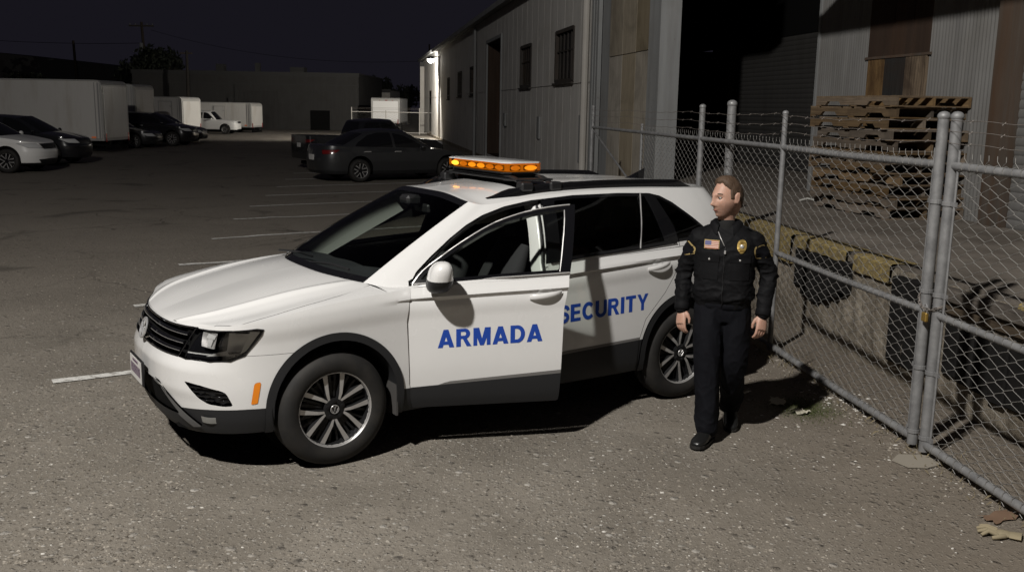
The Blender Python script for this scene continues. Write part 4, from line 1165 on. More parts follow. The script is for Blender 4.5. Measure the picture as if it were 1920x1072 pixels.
MB().prism([(-.15, -.08), (-.04, -.12), (.06, -.10), (.16, -.03), (.14, .08), (.03, .10), (-.06, .13), (-.17, .05)], 0, .006).build('concrete_patch', mat('patch_concrete', (.25, .225, .185), .95), None, loc=(2.60, 5.78, .0), rz=.3)
tag(bpy.data.objects['concrete_patch'], 'pale concrete patch in the ground under the two gate posts', 'concrete pad')

# ---------------------------------------------------------------- materials of the buildings
def siding_mat(name, base, streak=.5, rust=.0, scale=1.0):
    m = mat(name, base, .8, spec=.12); w = NT(m); v = w.coord('Object', (1.5*scale, 1.5*scale, .12*scale)); v2 = w.coord('Object')
    s1 = w.noise(v, 3.2, 7, .66); s2 = w.noise(v2, .9, 6, .6); s3 = w.noise(v2, 11, 5, .6)
    c = w.mix(w.ramp(s1, [(.35, 0), (.72, streak)]), base, tuple(x*.42 for x in base))
    c = w.mix(w.ramp(s2, [(.48, 0), (.75, .45)]), c, tuple(x*.6*k for x, k in zip(base, (1, .95, .86))))
    c = w.mix(w.ramp(s3, [(.66, 0), (.74, .6)]), c, (.10, .085, .07))
    if rust: c = w.mix(w.ramp(w.noise(v, 2.4, 8, .7, .5), [(.55 - .2*rust, 0), (.72, rust)]), c, (.085, .042, .02))
    w.set(Base__Color=c, Normal=w.bump(s2, .15, .04)); return m
M['siding'] = siding_mat('grey_painted_siding', (.50, .485, .46), .35)
M['corrugated'] = siding_mat('galvanised_corrugated', (.165, .162, .157), .5, .12)
M['rollup'] = siding_mat('rollup_steel', (.055, .053, .051), .35)
M['jamb'] = siding_mat('grey_steel_jamb', (.25, .255, .255), .5, .15)
M['rusty'] = siding_mat('rusty_steel', (.10, .085, .072), .7, .8)
M['brown_sheet'] = siding_mat('brown_rusted_sheet', (.050, .034, .026), .6, .3)
def wood_mat(name, a, b, scale=1.0, axis='z', stain=(.05, .03, .018), amount=.5):
    m = mat(name, a, .85, spec=.15); w = NT(m)
    sc = {'z': (9, 9, .5), 'x': (.5, 9, 9), 'y': (9, .5, 9)}[axis]
    v = w.coord('Object', tuple(s_*scale for s_ in sc)); v2 = w.coord('Object')
    g_ = w.noise(v, 4, 8, .68, .6); c = w.mix(w.ramp(g_, [(.32, 0), (.68, 1)]), b, a)
    c = w.mix(w.ramp(w.noise(v2, 1.7*scale, 6, .65, .5), [(.48, 0), (.68, amount)]), c, stain)
    oi = w.n('ShaderNodeObjectInfo'); hue = w.n('ShaderNodeHueSaturation'); w.l(c, hue.inputs['Color'])
    mr = w.n('ShaderNodeMapRange'); mr.inputs['To Min'].default_value = .62; mr.inputs['To Max'].default_value = 1.25; ms = w.n('ShaderNodeMapRange'); ms.inputs['To Min'].default_value = 1.05; ms.inputs['To Max'].default_value = .45; w.l(w.math('FRACT', w.math('MULTIPLY', oi.outputs['Random'], 7.13)), ms.inputs['Value']); w.l(ms.outputs[0], hue.inputs['Saturation']); w.l(oi.outputs['Random'], mr.inputs['Value']); w.l(mr.outputs[0], hue.inputs['Value'])
    w.set(Base__Color=hue.outputs[0], Normal=w.bump(g_, .4, .01)); return m
M['old_wood'] = wood_mat('weathered_plywood', (.33, .275, .185), (.22, .175, .11), .6, 'z', (.10, .08, .05), .5)
M['pallet_wood'] = wood_mat('pallet_wood', (.20, .130, .062), (.11, .070, .036), 1.2, 'x', (.05, .035, .022), .5)
M['board_a'] = wood_mat('stained_board', (.26, .16, .065), (.06, .035, .016), .8, 'z', (.04, .02, .01), .7)
M['old_timber'] = wood_mat('old_dock_timber', (.15, .115, .075), (.07, .05, .034), 1.0, 'x', (.04, .03, .02), .5)
M['board_b'] = wood_mat('grey_board', (.055, .054, .053), (.03, .028, .027), .8, 'z', (.05, .03, .02), .5)
M['conc'] = mat('dock_concrete', (.2, .18, .15), .92, spec=.2); w = NT(M['conc']); v = w.coord('Object'); vv = w.coord('Object', (1, 1, .35))
c1 = w.noise(vv, 3.5, 9, .7, .4); c2 = w.noise(v, 16, 6, .7); cr_ = w.vor(w.coord('Object', (1, 1, .5)), 5, 'DISTANCE_TO_EDGE')
c = w.mix(w.ramp(c1, [(.35, 0), (.66, 1)]), (.125, .105, .080), (.29, .255, .205)); c = w.mix(w.ramp(cr_, [(0, .0), (.014, 0)]), c, (.03, .025, .02))
c = w.mix(w.ramp(c2, [(.58, 0), (.7, .6)]), c, (.07, .056, .042))
w.set(Base__Color=c, Normal=w.bump(w.math('ADD', c1, w.math('MULTIPLY', c2, .4)), .9, .06))
M['dock_floor'] = mat('dock_floor_concrete', (.15, .135, .12), .9, spec=.2); w = NT(M['dock_floor']); v = w.coord('Object')
w.set(Base__Color=w.mix(w.ramp(w.noise(v, 1.2, 8, .65), [(.35, 0), (.68, 1)]), (.10, .086, .072), (.19, .168, .145)), Normal=w.bump(w.noise(v, 30, 5), .3, .01))
M['yellow'] = mat('chipped_yellow_paint', (.35, .25, .05), .75); w = NT(M['yellow']); v = w.coord('Object')
chip = w.ramp(w.noise(v, 26, 9, .78, .2), [(.46, 0), (.60, 1)])
w.set(Base__Color=w.mix(chip, w.mix(w.noise(v, 22, 4), (.25, .185, .06), (.33, .255, .10)), (.17, .135, .085)), Normal=w.bump(chip, .5, .012))
M['galv'] = mat('galvanised_steel', (.30, .30, .30), .5, .3); w = NT(M['galv']); v = w.coord('Object')
w.set(Base__Color=w.mix(w.ramp(w.noise(v, 9, 7, .65), [(.35, 0), (.7, 1)]), (.17, .17, .173), (.28, .28, .28)), Roughness=w.ramp(w.noise(v, 30, 4), [(.3, .42), (.7, .62)]))
M['wire'] = mat('galvanised_wire', (.215, .207, .195), .55, .25)
M['barb'] = mat('rusty_barbed_wire', (.17, .15, .135), .6, .3)
M['rubber_block'] = mat('dock_rubber', (.011, .0105, .010), .9, spec=.15)
M['frame_dark'] = wood_mat('dark_window_frame', (.055, .045, .036), (.03, .024, .02), 1, 'z')
M['pane_dark'] = mat('dirty_dark_pane', (.014, .013, .012), .25)
M['far_wall'] = siding_mat('dark_block_wall', (.060, .058, .056), .3)
M['far_wall_b'] = siding_mat('pale_render_wall', (.42, .40, .37), .3)
M['asphalt_roof'] = mat('roof_sheet', (.10, .10, .10), .7)
M['pole_wood'] = wood_mat('utility_pole_wood', (.07, .055, .04), (.04, .03, .022), 1, 'z')

# ---------------------------------------------------------------- long metal shed and dock building (x along the wall away from the gate, y towards the yard)
W0 = (1.72, 21.49); WRZ = math.atan2(.9873, -.159)
SH = empty('metal_shed', (*W0, 0), WRZ)
tag(SH, 'long grey metal sided shed with barred windows beyond the white SUV', 'building')
def rect_wall(mb, s0, s1, z0, z1, holes, y=0.0, pitch=.0, amp=.0, step=.25, thick=0.0):
    """vertical sheet split round rectangular holes; ribs if pitch"""
    ss = sorted({s0, s1, *[h[0] for h in holes], *[h[1] for h in holes]}); zz = sorted({z0, z1, *[h[2] for h in holes], *[h[3] for h in holes]})
    for a, b in zip(ss[:-1], ss[1:]):
        for c, d in zip(zz[:-1], zz[1:]):
            m_ = ((a+b)/2, (c+d)/2)
            if any(h[0] < m_[0] < h[1] and h[2] < m_[1] < h[3] for h in holes): continue
            n = max(2, int((b-a)/(pitch/8 if pitch else step))+1)
            s_ = np.linspace(a, b, n); y_ = y + (amp*np.sin(2*math.pi*s_/pitch) if pitch else 0*s_)
            P = np.stack([np.stack([s_, y_, 0*s_+c], 1), np.stack([s_, y_, 0*s_+d], 1)], 1); mb.grid(P, flip=False)
    return mb
WIN = [(2.1, 4.3, 2.80, 4.08), (7.9, 9.85, 2.77, 4.02), (22.0, 23.95, 2.66, 3.9), (27.6, 29.5, 2.63, 3.85), (34.1, 35.4, 2.54, 3.72)]
DOORWAY = (14.1, 18.0, .30, 4.6)
mb = MB(); rect_wall(mb, .0, 57.0, -.05, 5.75, WIN + [DOORWAY, (48, 50, .0, 3.2)], 0.0)
for s_ in np.arange(.5, 57, .92):          # standing seams
    if any(h[0]-.05 < s_ < h[1]+.05 for h in WIN + [DOORWAY, (48, 50, 0, 3.2)]):
        hs = [h for h in WIN + [DOORWAY, (48, 50, 0, 3.2)] if h[0]-.05 < s_ < h[1]+.05][0]
        mb.box((s_, .002, 0), (s_+.022, .006, hs[2])); mb.box((s_, .002, hs[3]), (s_+.022, .006, 5.7))
    else: mb.box((s_, .002, 0), (s_+.022, .006, 5.7))
mb.build('wall', M['siding'], SH)
mb = MB()
for a, b in ((0, 2.1), (2.1, 4.3), (4.3, 14.1), (18.0, 57)):     # horizontal lap line under the windows
    mb.box((a+.001, .0125, 2.735), (b-.001, .024, 2.752))
mb.build('lap_strip', M['siding'], SH)
mb = MB(); mb.box((0, -.3, -.05), (57, -.012, .25)); mb.box((0, .0, -.05), (14.0, .05, .16)); mb.box((18.1, .0, -.05), (57, .05, .16)); mb.build('plinth', M['conc'], SH)
for (a, b, c, d) in WIN:
    W = empty('window', (0, 0, 0), 0, SH)
    fr = MB(); k = .07
    fr.box((a-.02, -.08, c), (a+k, .03, d)); fr.box((b-k, -.08, c), (b+.02, .03, d)); fr.box((a+k+.001, -.08, d-k), (b-k-.001, .03, d+.02)); fr.box((a+k+.001, -.08, c-.02), (b-k-.001, .03, c+k)); fr.box((a-.06, -.02, c-.07), (b+.06, .08, c-.021))
    fr.build('frame', M['frame_dark'], W)
    bars = MB(); nb = 5
    for q in range(1, nb): bars.box((a + (b-a)*q/nb - .022, -.05, c+k+.001), (a + (b-a)*q/nb + .022, -.012, d-k-.001))
    bars.box((a+k+.001, -.047, (c+d)/2-.018+.12), (b-k-.001, -.018, (c+d)/2+.018+.12)); bars.build('glazing_bar', M['frame_dark'], W)
    MB().box((a+.02, -.075, c+.02), (b-.02, -.062, d-.02)).build('pane', M['pane_dark'], W)
D_ = empty('doorway', (0, 0, 0), 0, SH); a, b, c, d = DOORWAY
mb = MB(); mb.box((a-.12, -.02, 0), (a, .05, d+.12)); mb.box((b, -.02, 0), (b+.12, .05, d+.12)); mb.box((a+.001, -.02, d), (b-.001, .05, d+.12)); mb.build('door_frame', M['jamb'], D_)
mb = MB(); mb.box((a, -1.2, .0), (b, -.02, .30)); mb.box((a, -1.25, .30), (b, -1.2, d)); mb.box((a-.03, -1.25, .3), (a, -.03, d)); mb.box((b, -1.25, .3), (b+.03, -.03, d)); mb.box((a, -1.25, d), (b, -.03, d+.03)); mb.build('recess', M['brown_sheet'], D_)
MB().box((a+.2, -1.19, .3), (a+2.0, -1.14, 3.4)).build('door_leaf', M['far_wall'], D_)
MB().box((48, -.3, .0), (50, -.25, 3.2)).build('door_leaf', M['brown_sheet'], SH)
mb = MB(); mb.box((-.3, -.6, 5.60), (57.3, .30, 5.74)); mb.box((-.3, .30, 5.52), (57.3, .40, 5.70)); mb.build('eave', M['jamb'], SH)
mb = MB(); mb.add([(-5.5, .32, 5.745), (57.3, .32, 5.745), (57.3, -9, 7.6), (-5.5, -9, 7.6)], [(0, 1, 2, 3)]); mb.add([(57, 0, 5.74), (57, -9, 7.58), (57, -9, 0), (57, 0, 0)], [(0, 1, 2, 3)]); mb.build('roof', M['asphalt_roof'], SH)
MB().tube([(21.4, .10, .0), (21.4, .10, 5.5)], .06, 8).build('downpipe', M['jamb'], SH)
mb = MB(); mb.tube([(.55, .09, .0), (.55, .09, 6.2)], .075, 10); mb.build('downpipe', M['far_wall_b'], SH, True)
mb = MB()
for x in (-.05, -.30, -.52): mb.box((x, -.01, 0), (x+.16, .07, 5.72))
mb.build('corner_post', M['jamb'], SH)
MB().box((6.25, .002, 1.28), (6.62, .05, 1.90)).build('vent_cover', M['jamb'], SH)
MB().box((1.0, .013, .9), (1.35, .02, 2.0)).build('patch_sheet', M['jamb'], SH)
MB().box((12.55, .013, 1.5), (12.95, .09, 1.95), bev=.01).build('meter_box', M['jamb'], SH)
mb = MB(); mb.box((-1.20, -.10, 0), (-.53, -.02, 5.72)); mb.build('wall_panel', M['jamb'], SH)
# boarded sliding door and its jamb
BD = empty('boarded_door', (0, 0, 0), 0, SH)
for k, (a, b) in enumerate(((-2.18, -1.21), (-3.12, -2.20), (-4.02, -3.14))):
    MB().box((a, -.07, .0), (b, -.012, 3.19)).build('board', M['old_wood'], BD); MB().box((a, -.07, 3.205), (b, -.008, 5.72)).build('board', M['old_wood'], BD)
MB().box((-4.05, -.10, 3.185), (-1.2, -.072, 3.21)).build('rail', M['jamb'], BD)
mb = MB(); mb.box((-4.30, -.25, 0), (-4.06, .03, 5.72)); mb.box((-4.82, -.30, 0), (-4.36, .06, 5.72)); mb.box((-4.36, -.25, 0), (-4.30, -.06, 5.72)); mb.build('jamb', M['jamb'], SH)
# wall lamp on a pale pilaster
mb = MB(); mb.box((40.6, .0, .2), (41.1, .14, 5.2)); mb.build('pilaster', M['siding'], SH)
LP_ = empty('wall_lamp', WALL_LAMP, WRZ); tag(LP_, 'lit wall lamp high on the far end of the grey metal shed', 'lamp')
MB().box((-.05, -.55, .14), (.05, .05, .20)).build('arm', M['jamb'], LP_)
MB().lathe([(.05, .20), (.20, .12), (.24, .02), (.22, .0)], 20).build('lamp_shade', M['jamb'], LP_, True)
MB().sphere((0, 0, -.04), .22, 14, 8, (1, 1, .9)).build('bulb', mat('lamp_bulb', (1, 1, 1), .4, emit=(1, .96, .86), es=30), LP_, True)

# ---------------------------------------------------------------- loading dock building
DK = empty('dock_building', (*W0, 0), WRZ); tag(DK, 'corrugated loading dock building with a dark open bay behind the chain link gate', 'building')
FY = -2.0
BO = (-9.5, -8.0, .93, 6.0)
mb = MB(); rect_wall(mb, -10.92, -6.5, .93, 6.2, [BO], FY, .066, .0095); mb.build('corrugated_wall', M['corrugated'], DK, True, 180)
mb = MB(); rect_wall(mb, -24, -14.6, .93, 6.2, [], FY, .066, .0095); mb.build('corrugated_wall', M['corrugated'], DK, True, 180)
MB().box((-6.52, -9, .93), (-6.46, FY+.03, 6.2)).build('bay_side_wall', M['jamb'], DK)
for k, (a, b, m_) in enumerate(((-8.45, -8.02, 'board_a'), (-8.97, -8.47, 'board_b'), (-9.47, -8.99, 'board_a'))):
    MB().box((a, FY-.03, .95), (b, FY+.012 + .004*k, 2.90)).build('board', M[m_], DK)
for a, b in ((-8.62, -8.0), (-9.08, -8.64), (-9.5, -9.1)):
    MB().box((a, FY-.04, 2.93), (b, FY+.01, 6.0)).build('sheet_panel', M['brown_sheet'], DK)
MB().box((-9.56, FY-.05, 2.895), (-7.95, FY+.03, 2.928)).build('lintel', M['rusty'], DK)
mb = MB(); mb.box((-11.30, FY-.1, .93), (-10.925, FY+.10, 6.2)); mb.build('rusty_post', M['rusty'], DK)
def rollup(name, s0, s1, z0, z1, y, mname):
    zs = np.arange(z0, z1, .0125); n = len(zs)
    P = np.stack([np.stack([0*zs+s_, y + .012*np.abs(np.sin(math.pi*(zs-z0)/.10))**.6, zs], 1) for s_ in (s0, s1)], 0)
    return MB().grid(P).build(name, M[mname], DK, True, 50)
rollup('rollup_door', -14.6, -11.31, .93, 4.2, FY, 'corrugated')
rollup('rollup_door', -4.4, 1.95, .93, 3.75, -4.0, 'rollup')
mb = MB(); mb.box((1.96, -4.2, .93), (3.15, -3.85, 3.75)); mb.box((3.2, -4.25, .93), (4.7, -3.98, 3.62)); mb.box((5.0, -4.6, .93), (5.4, -4.2, 3.6)); mb.build('bay_column', M['rollup'], DK)
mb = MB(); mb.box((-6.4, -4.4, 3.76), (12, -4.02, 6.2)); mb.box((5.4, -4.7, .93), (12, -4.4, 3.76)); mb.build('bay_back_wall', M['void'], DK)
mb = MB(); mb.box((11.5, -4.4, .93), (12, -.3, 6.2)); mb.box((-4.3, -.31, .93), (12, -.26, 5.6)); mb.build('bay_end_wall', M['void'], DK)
mb = MB(); mb.box((-24, -14, 6.2), (12, FY+.2, 6.3)); mb.box((-6.5, FY+.2, 6.15), (12, -.32, 6.25)); mb.box((-6.5, -.25, 5.46), (-4.83, .05, 6.12)); mb.build('roof', M['asphalt_roof'], DK)
mb = MB(); mb.box((-24, FY+.02, 4.70), (-9.2, .30, 4.82)); mb.build('canopy', M['jamb'], DK)
# dock platform
PL = empty('loading_dock', (*W0, 0), WRZ); tag(PL, 'weathered concrete loading dock with chipped yellow edge behind the gate', 'loading dock')
DY = .75
mb = MB(); mb.box((-24, -14, .80), (-4.85, DY-.02, .93)); mb.box((-4.849, -14, .80), (12, -.32, .93)); mb.box((-4.9, -.3, 0), (-4.85, DY-.02, .80)); mb.build('deck', M['dock_floor'], PL)
P = []
for s_ in np.arange(-18, -4.83, .04):
    P.append([])
    for z in np.linspace(-.05, .905, 25):
        q = .05*mnoise.noise((s_*1.3, z*1.2, 0)) + .045*abs(mnoise.noise((s_*5.5, z*1.8, 5))) + .022*mnoise.noise((s_*13, z*5, 2))
        P[-1].append((s_, DY - .01 + q + .06*(1-z)*(.3), z))
MB().grid(np.array(P)).build('dock_face', M['conc'], PL, True, 180)
segs = [(-11.85, -10.2, .28), (-10.15, -8.6, .2), (-8.5, -4.9, .14), (-12.98, -11.93, .10), (-13.72, -13.12, .15), (-17, -15.3, .05)]
for a, b, hh in segs:
    mb = MB(); n = int((b-a)/.06); rows = []
    for i in range(n+1):
        s_ = a + (b-a)*i/n; j = .010*mnoise.noise((s_*6, 1, 0)); hh_ = hh*(1+.18*mnoise.noise((s_*4, 3, 1)))
        rows.append([(s_, DY-.22, .934), (s_, DY+.022+j, .938+j*.5), (s_, DY+.045+j, .92), (s_, DY+.05+j, .93-hh_), (s_, DY-.05, .93-hh_)])
    mb.grid(np.array(rows)); mb.build('edge_strip', M['yellow'], PL, True, 40)
# worn timber and rubber at the dock face
def bumper(s0, s1, z0, z1, name, label, slant=0.0, dep=.13):
    o = empty(name, (*W0, 0), WRZ); tag(o, label, 'dock bumper', 'rubber dock bumpers on the concrete dock face')
    n = max(2, int((s1-s0)/.17)); 
    for k in range(n):
        a = s0 + (s1-s0)*k/n; b = s0 + (s1-s0)*(k+1)/n - .008; zz = z0 + slant*abs((k+.5)/n - .62)*1.6
        MB().box((a, DY-.05, zz), (b, DY+dep - .012*(k % 2), z1 - .01*(k % 3)), bev=.012).build('block', M['rubber_block'], o)
    return o
bumper(-13.05, -11.98, .34, .84, 'dock_bumper', 'wide black rubber dock bumper with a slanted lower edge, left of the padlock', .24, .07)
bumper(-14.42, -13.80, .14, .88, 'dock_bumper', 'tall black dock bumper enlarged over the dark recess behind the two gate posts', .05, .08)  # made larger to cover part of the shaded dock recess
bumper(-16.4, -14.55, .20, .66, 'dock_bumper', 'low black blocks standing in for the dark recess behind the right gate leaf', .10, .08)  # black blocks put in for the shade inside the dock recess
for a_, b_, z_ in ((-16.6, -14.48, .70), (-15.6, -14.46, .80)):
    MB().box((a_, DY-.06, z_), (b_, DY+.06 + (z_-.7)*.4, z_+.095), bev=.012).build('timber_ledge', M['old_timber'], PL)

# ---------------------------------------------------------------- pallets
def pallet():
    o = empty('wooden_pallet', (0, 0, 0)); Lx, Wy, h = 1.66, 1.02, .128
    for y in (-Wy/2+.02, 0, Wy/2-.02):
        z0, z1 = .016, .108; nt = .045
        pts = [(-Lx/2, z0), (-.62, z0), (-.57, z0+nt), (-.32, z0+nt), (-.27, z0), (.27, z0), (.32, z0+nt), (.57, z0+nt), (.62, z0), (Lx/2, z0), (Lx/2, z1), (-Lx/2, z1)]
        MB().prism(pts, -.019, .019, Matrix.Translation((0, y, 0)) @ Euler((R(90), 0, 0)).to_matrix().to_4x4()).build('stringer', M['pallet_wood'], o)
    mb = MB()
    for k in range(8): x = -Lx/2 + .05 + (Lx-.1)*k/7; mb.box((x-.05, -Wy/2, .1085), (x+.05, Wy/2, h))
    mb.build('deck_board', M['pallet_wood'], o)
    mb = MB()
    for x in (-Lx/2+.05, -.0, Lx/2-.05): mb.box((x-.05, -Wy/2, 0), (x+.05, Wy/2, .0155))
    mb.build('bottom_board', M['pallet_wood'], o)
    return o
pp = pallet(); e_ = Vector((-.159, .9873, 0)); n_ = Vector((-.9873, -.159, 0))
stk = Vector((*W0, 0)) + e_*(-9.68) + n_*(-1.40)
NP = 11; r_ = random.Random(4)
ordn = ['lowest', 'second from the bottom', 'third from the bottom', 'fourth from the bottom', 'fifth from the bottom', 'middle', 'fifth from the top', 'fourth from the top', 'third from the top', 'second from the top', 'topmost']
for k in range(NP):
    o = pp if k == 0 else copy_tree(pp)
    o.location = stk + e_*r_.uniform(-.07, .07) + n_*r_.uniform(-.05, .05) + Vector((0, 0, .932 + .1305*k))
    o.rotation_euler = (0, R(r_.uniform(-.3, .3)), WRZ + R(6) + R(r_.uniform(-4, 4)) + (math.pi if k % 2 else 0))
    tag(o, f'worn wooden pallet, {ordn[k]} in the stack on the dock', 'pallet', 'wooden pallets stacked on the loading dock')
# litter on the dock
o = MB().tube([(0, 0, .01), (.12, .03, .04), (.25, .0, .012)], .012, 6).build('bent_pipe', mat('pale_plastic', (.5, .5, .47), .6)); o.location = Vector((*W0, .935)) + e_*(-8.35) + n_*(-.95); tag(o, 'short bent pale pipe lying on the dock beside the pallet stack', 'pipe')

# ---------------------------------------------------------------- chain link fence and gate
FA = (2.65, 6.03); FRZ = math.atan2(.9927, -.121)
def chain(mb, s0, s1, z0, z1, y=0.0, pitch=.080, r=.0021, hz=.0285, tw=.011):
    """woven zigzag wires with a short twist where neighbours hook into each other"""
    n = int((s1-s0)/pitch); nz = int((z1-z0)/(hz+tw))
    for i in range(n):
        sc = s0 + pitch*(i+.5); par = i % 2
        pts = [(sc, y, z0-.035)]
        for k in range(nz+1):
            sd = 1 if (k+par) % 2 else -1
            x = min(max(sc + sd*pitch*.5, s0), s1); zz = z0 + (hz+tw)*k; yy = y + .0028*(1 if par else -1)
            pts += [(x, yy, zz - tw*.5), (x - sd*.0016, -yy + 2*y, zz + tw*.5)]
        pts += [(sc, y, z1+.02), (sc + .003, y, z1+.05)]
        b = len(mb.v)
        for k, (x, yy, z) in enumerate(pts):
            p, q = pts[max(k-1, 0)], pts[min(k+1, len(pts)-1)]; tx, tz = q[0]-p[0], q[2]-p[2]; l = math.hypot(tx, tz) or 1; ox, oz = tz/l*r, -tx/l*r
            mb.v += [(x, yy+r, z), (x-ox, yy, z-oz), (x, yy-r, z), (x+ox, yy, z+oz)]
        for k in range(len(pts)-1):
            a = b+4*k
            for q in range(4): mb.f.append((a+q, a+(q+1) % 4, a+4+(q+1) % 4, a+4+q)); mb.mi.append(0)
    return mb
def post_cap(mb, s_, y, z, r): mb.sphere((s_, y, z-.005), r*1.12, 12, 8, (1, 1, .8))
def lattice_wrap(mb, s0, s1, z, r=.03, pitch=.080):
    """fence wire spiralled round a rail"""
    n = int((s1-s0)/pitch)
    for i in range(n):
        c = s0 + pitch*(i+.5)
        mb.tube([(c - .02 + .04*k/8, (r+.003)*math.cos(-.6+k*.75), z + (r+.003)*math.sin(-.6+k*.75)) for k in range(9)], .0026, 3, caps=False)
def gate_leaf(name, s_free, s_hinge, label):
    o = empty(name, (*FA, 0), FRZ); tag(o, label, 'gate', 'chain link gate leaves')
    lo, hi = min(s_free, s_hinge), max(s_free, s_hinge); p = []
    for s_, zt, nm in ((s_free, 2.15, 'gate_post'), (s_hinge, 2.15, 'gate_post')):
        mb = MB(); mb.tube([(s_, 0, .03), (s_, 0, zt)], .034 if s_ == s_free else .024, 14); post_cap(mb, s_, 0, zt, .036 if s_ == s_free else .026); mb.build(nm, M['galv'], o, True, 50)
    for z, nm, rr_ in ((1.85, 'top_rail', .025), (.92, 'middle_rail', .022), (.075, 'bottom_rail', .027)):
        mb = MB(); mb.tube([(lo, 0, z), ((lo+hi)/2, 0, z-.008), (hi, 0, z)], rr_, 12); mb.build(nm, M['galv'], o, True, 50)
    mb = MB(); chain(mb, lo+.05, hi-.04, .05, 1.88, .004)
    for z, rr_ in ((1.85, .025), (.92, .022), (.075, .027)): lattice_wrap(mb, lo+.06, hi-.05, z, rr_)
    mb.build('chain_link', M['wire'], o)
    sg = 1 if s_hinge > s_free else -1
    mb = MB(); x = s_free + sg*.062; mb.tube([(x, .0, .06), (x, .0, 1.95)], .008, 6); mb.build('tension_bar', M['galv'], o)
    mb = MB()
    for z in (.12, .55, 1.05, 1.62):
        mb.lathe([(.038, -.014), (.0405, -.012), (.0405, .012), (.038, .014)], 16, Matrix.Translation((s_free, 0, z))); mb.box((min(s_free+sg*.03, s_free+sg*.085), -.006, z-.014), (max(s_free+sg*.03, s_free+sg*.085), .006, z+.014))
    mb.build('bracket', M['galv'], o)
    for z in (1.99, 2.06, 2.125):
        barbed(lo, hi, z, o)
    return o
def barbed(lo, hi, z, o, n0=0):
    mb = MB(); n = max(2, int((hi-lo)/.4)); pts = []
    for i in range(n*4+1):
        t_ = i/(n*4); pts.append((lo+(hi-lo)*t_, .036+.004*math.sin(i*2.2), z - .02*math.sin(math.pi*((t_*max(1, round((hi-lo)/2.4))) % 1)) + .004*math.sin(i*1.3)))
    mb.tube(pts, .0022, 4, caps=False)
    for i in range(1, n*4, 3):
        x, y, zz = pts[i]
        mb.tube([(x-.003, y-.010, zz+.009), (x+.003, y+.010, zz-.009)], .0013, 3); mb.tube([(x+.003, y-.010, zz-.009), (x-.003, y+.010, zz+.009)], .0013, 3)
    mb.build('barbed_wire', M['barb'], o)
gate_leaf('gate_leaf', 0.0, 2.47, 'left chain link gate leaf between the man and the padlock')
gate_leaf('gate_leaf', -.145, -2.6, 'right chain link gate leaf running out of the picture')
FN = empty('chain_link_fence', (*FA, 0), FRZ); tag(FN, 'galvanised chain link fence with barbed wire running behind the SUV to the shed', 'fence')
for s_, zt, rr_, y in ((4.04, 2.23, .046, -.07), (4.79, 2.20, .033, 0), (10.8, 2.19, .03, 0), (7.42, 1.95, .02, 0)):
    mb = MB(); mb.tube([(s_, y, -.05), (s_, y, zt)], rr_, 14); post_cap(mb, s_, y, zt, rr_*1.04); mb.build('post', M['galv'], FN, True, 50)
MB().tube([(2.5, 0, 1.85), (10.8, 0, 1.84)], .024, 10).build('top_rail', M['galv'], FN, True, 50)
MB().tube([(2.5, 0, .08), (10.8, 0, .08)], .02, 8).build('bottom_rail', M['galv'], FN, True, 50)
mb = MB(); mb.tube([(10.7, .0, 1.78), (7.5, .0, 1.0)], .016, 8); mb.build('brace', M['galv'], FN, True, 50)
mb = MB(); chain(mb, 2.52, 7.4, .05, 1.88, .0, r=.0023); mb.build('chain_link', M['wire'], FN)
mb = MB(); mb.tube([(10.75, .02, .1), (10.75, .02, 1.8)], .03, 6); mb.build('tension_bar', M['galv'], FN)
for z in (1.96, 2.05, 2.14): barbed(2.5, 10.8, z, FN)
# padlock and chain
PK = empty('padlock', (*FA, 0), FRZ); tag(PK, 'brass padlock hanging on the chain between the two gate posts', 'padlock')
MB().box((-.10, .028, .865), (-.045, .052, .925), bev=.006).build('lock_body', mat('brass', (.42, .27, .07), .35, .7), PK)
MB().tube([(-.091, .04, .92)] + [(-.0725 - .0185*math.cos(a), .04, .955 + .022*math.sin(a)) for a in np.linspace(0, math.pi, 9)] + [(-.054, .04, .92)], .0048, 7).build('shackle', M['chrome'], PK, True)
CH = empty('gate_chain', (*FA, 0), FRZ); tag(CH, 'rusty chain looped round the two gate posts above the padlock', 'chain')
ring = [(-.0725 + .125*math.cos(a), .052*math.sin(a), .975 + .025*math.cos(2*a) + .02*math.cos(a)) for a in np.linspace(0, 2*math.pi, 23)[:-1]]
mb = MB()
for i in range(len(ring)):
    p, q = Vector(ring[i]), Vector(ring[(i+1) % len(ring)]); dv = (q-p); m_ = (p+q)/2; ax = dv.normalized(); sd = ax.cross(Vector((0, 0, 1))).normalized() if i % 2 else Vector((0, 0, 1))
    mb.tube([m_ + ax*.024*math.cos(a) + sd*.0095*math.sin(a) for a in np.linspace(0, 2*math.pi, 11)[:-1]], .0032, 4, close=True)
mb.build('chain_link', M['barb'], CH)
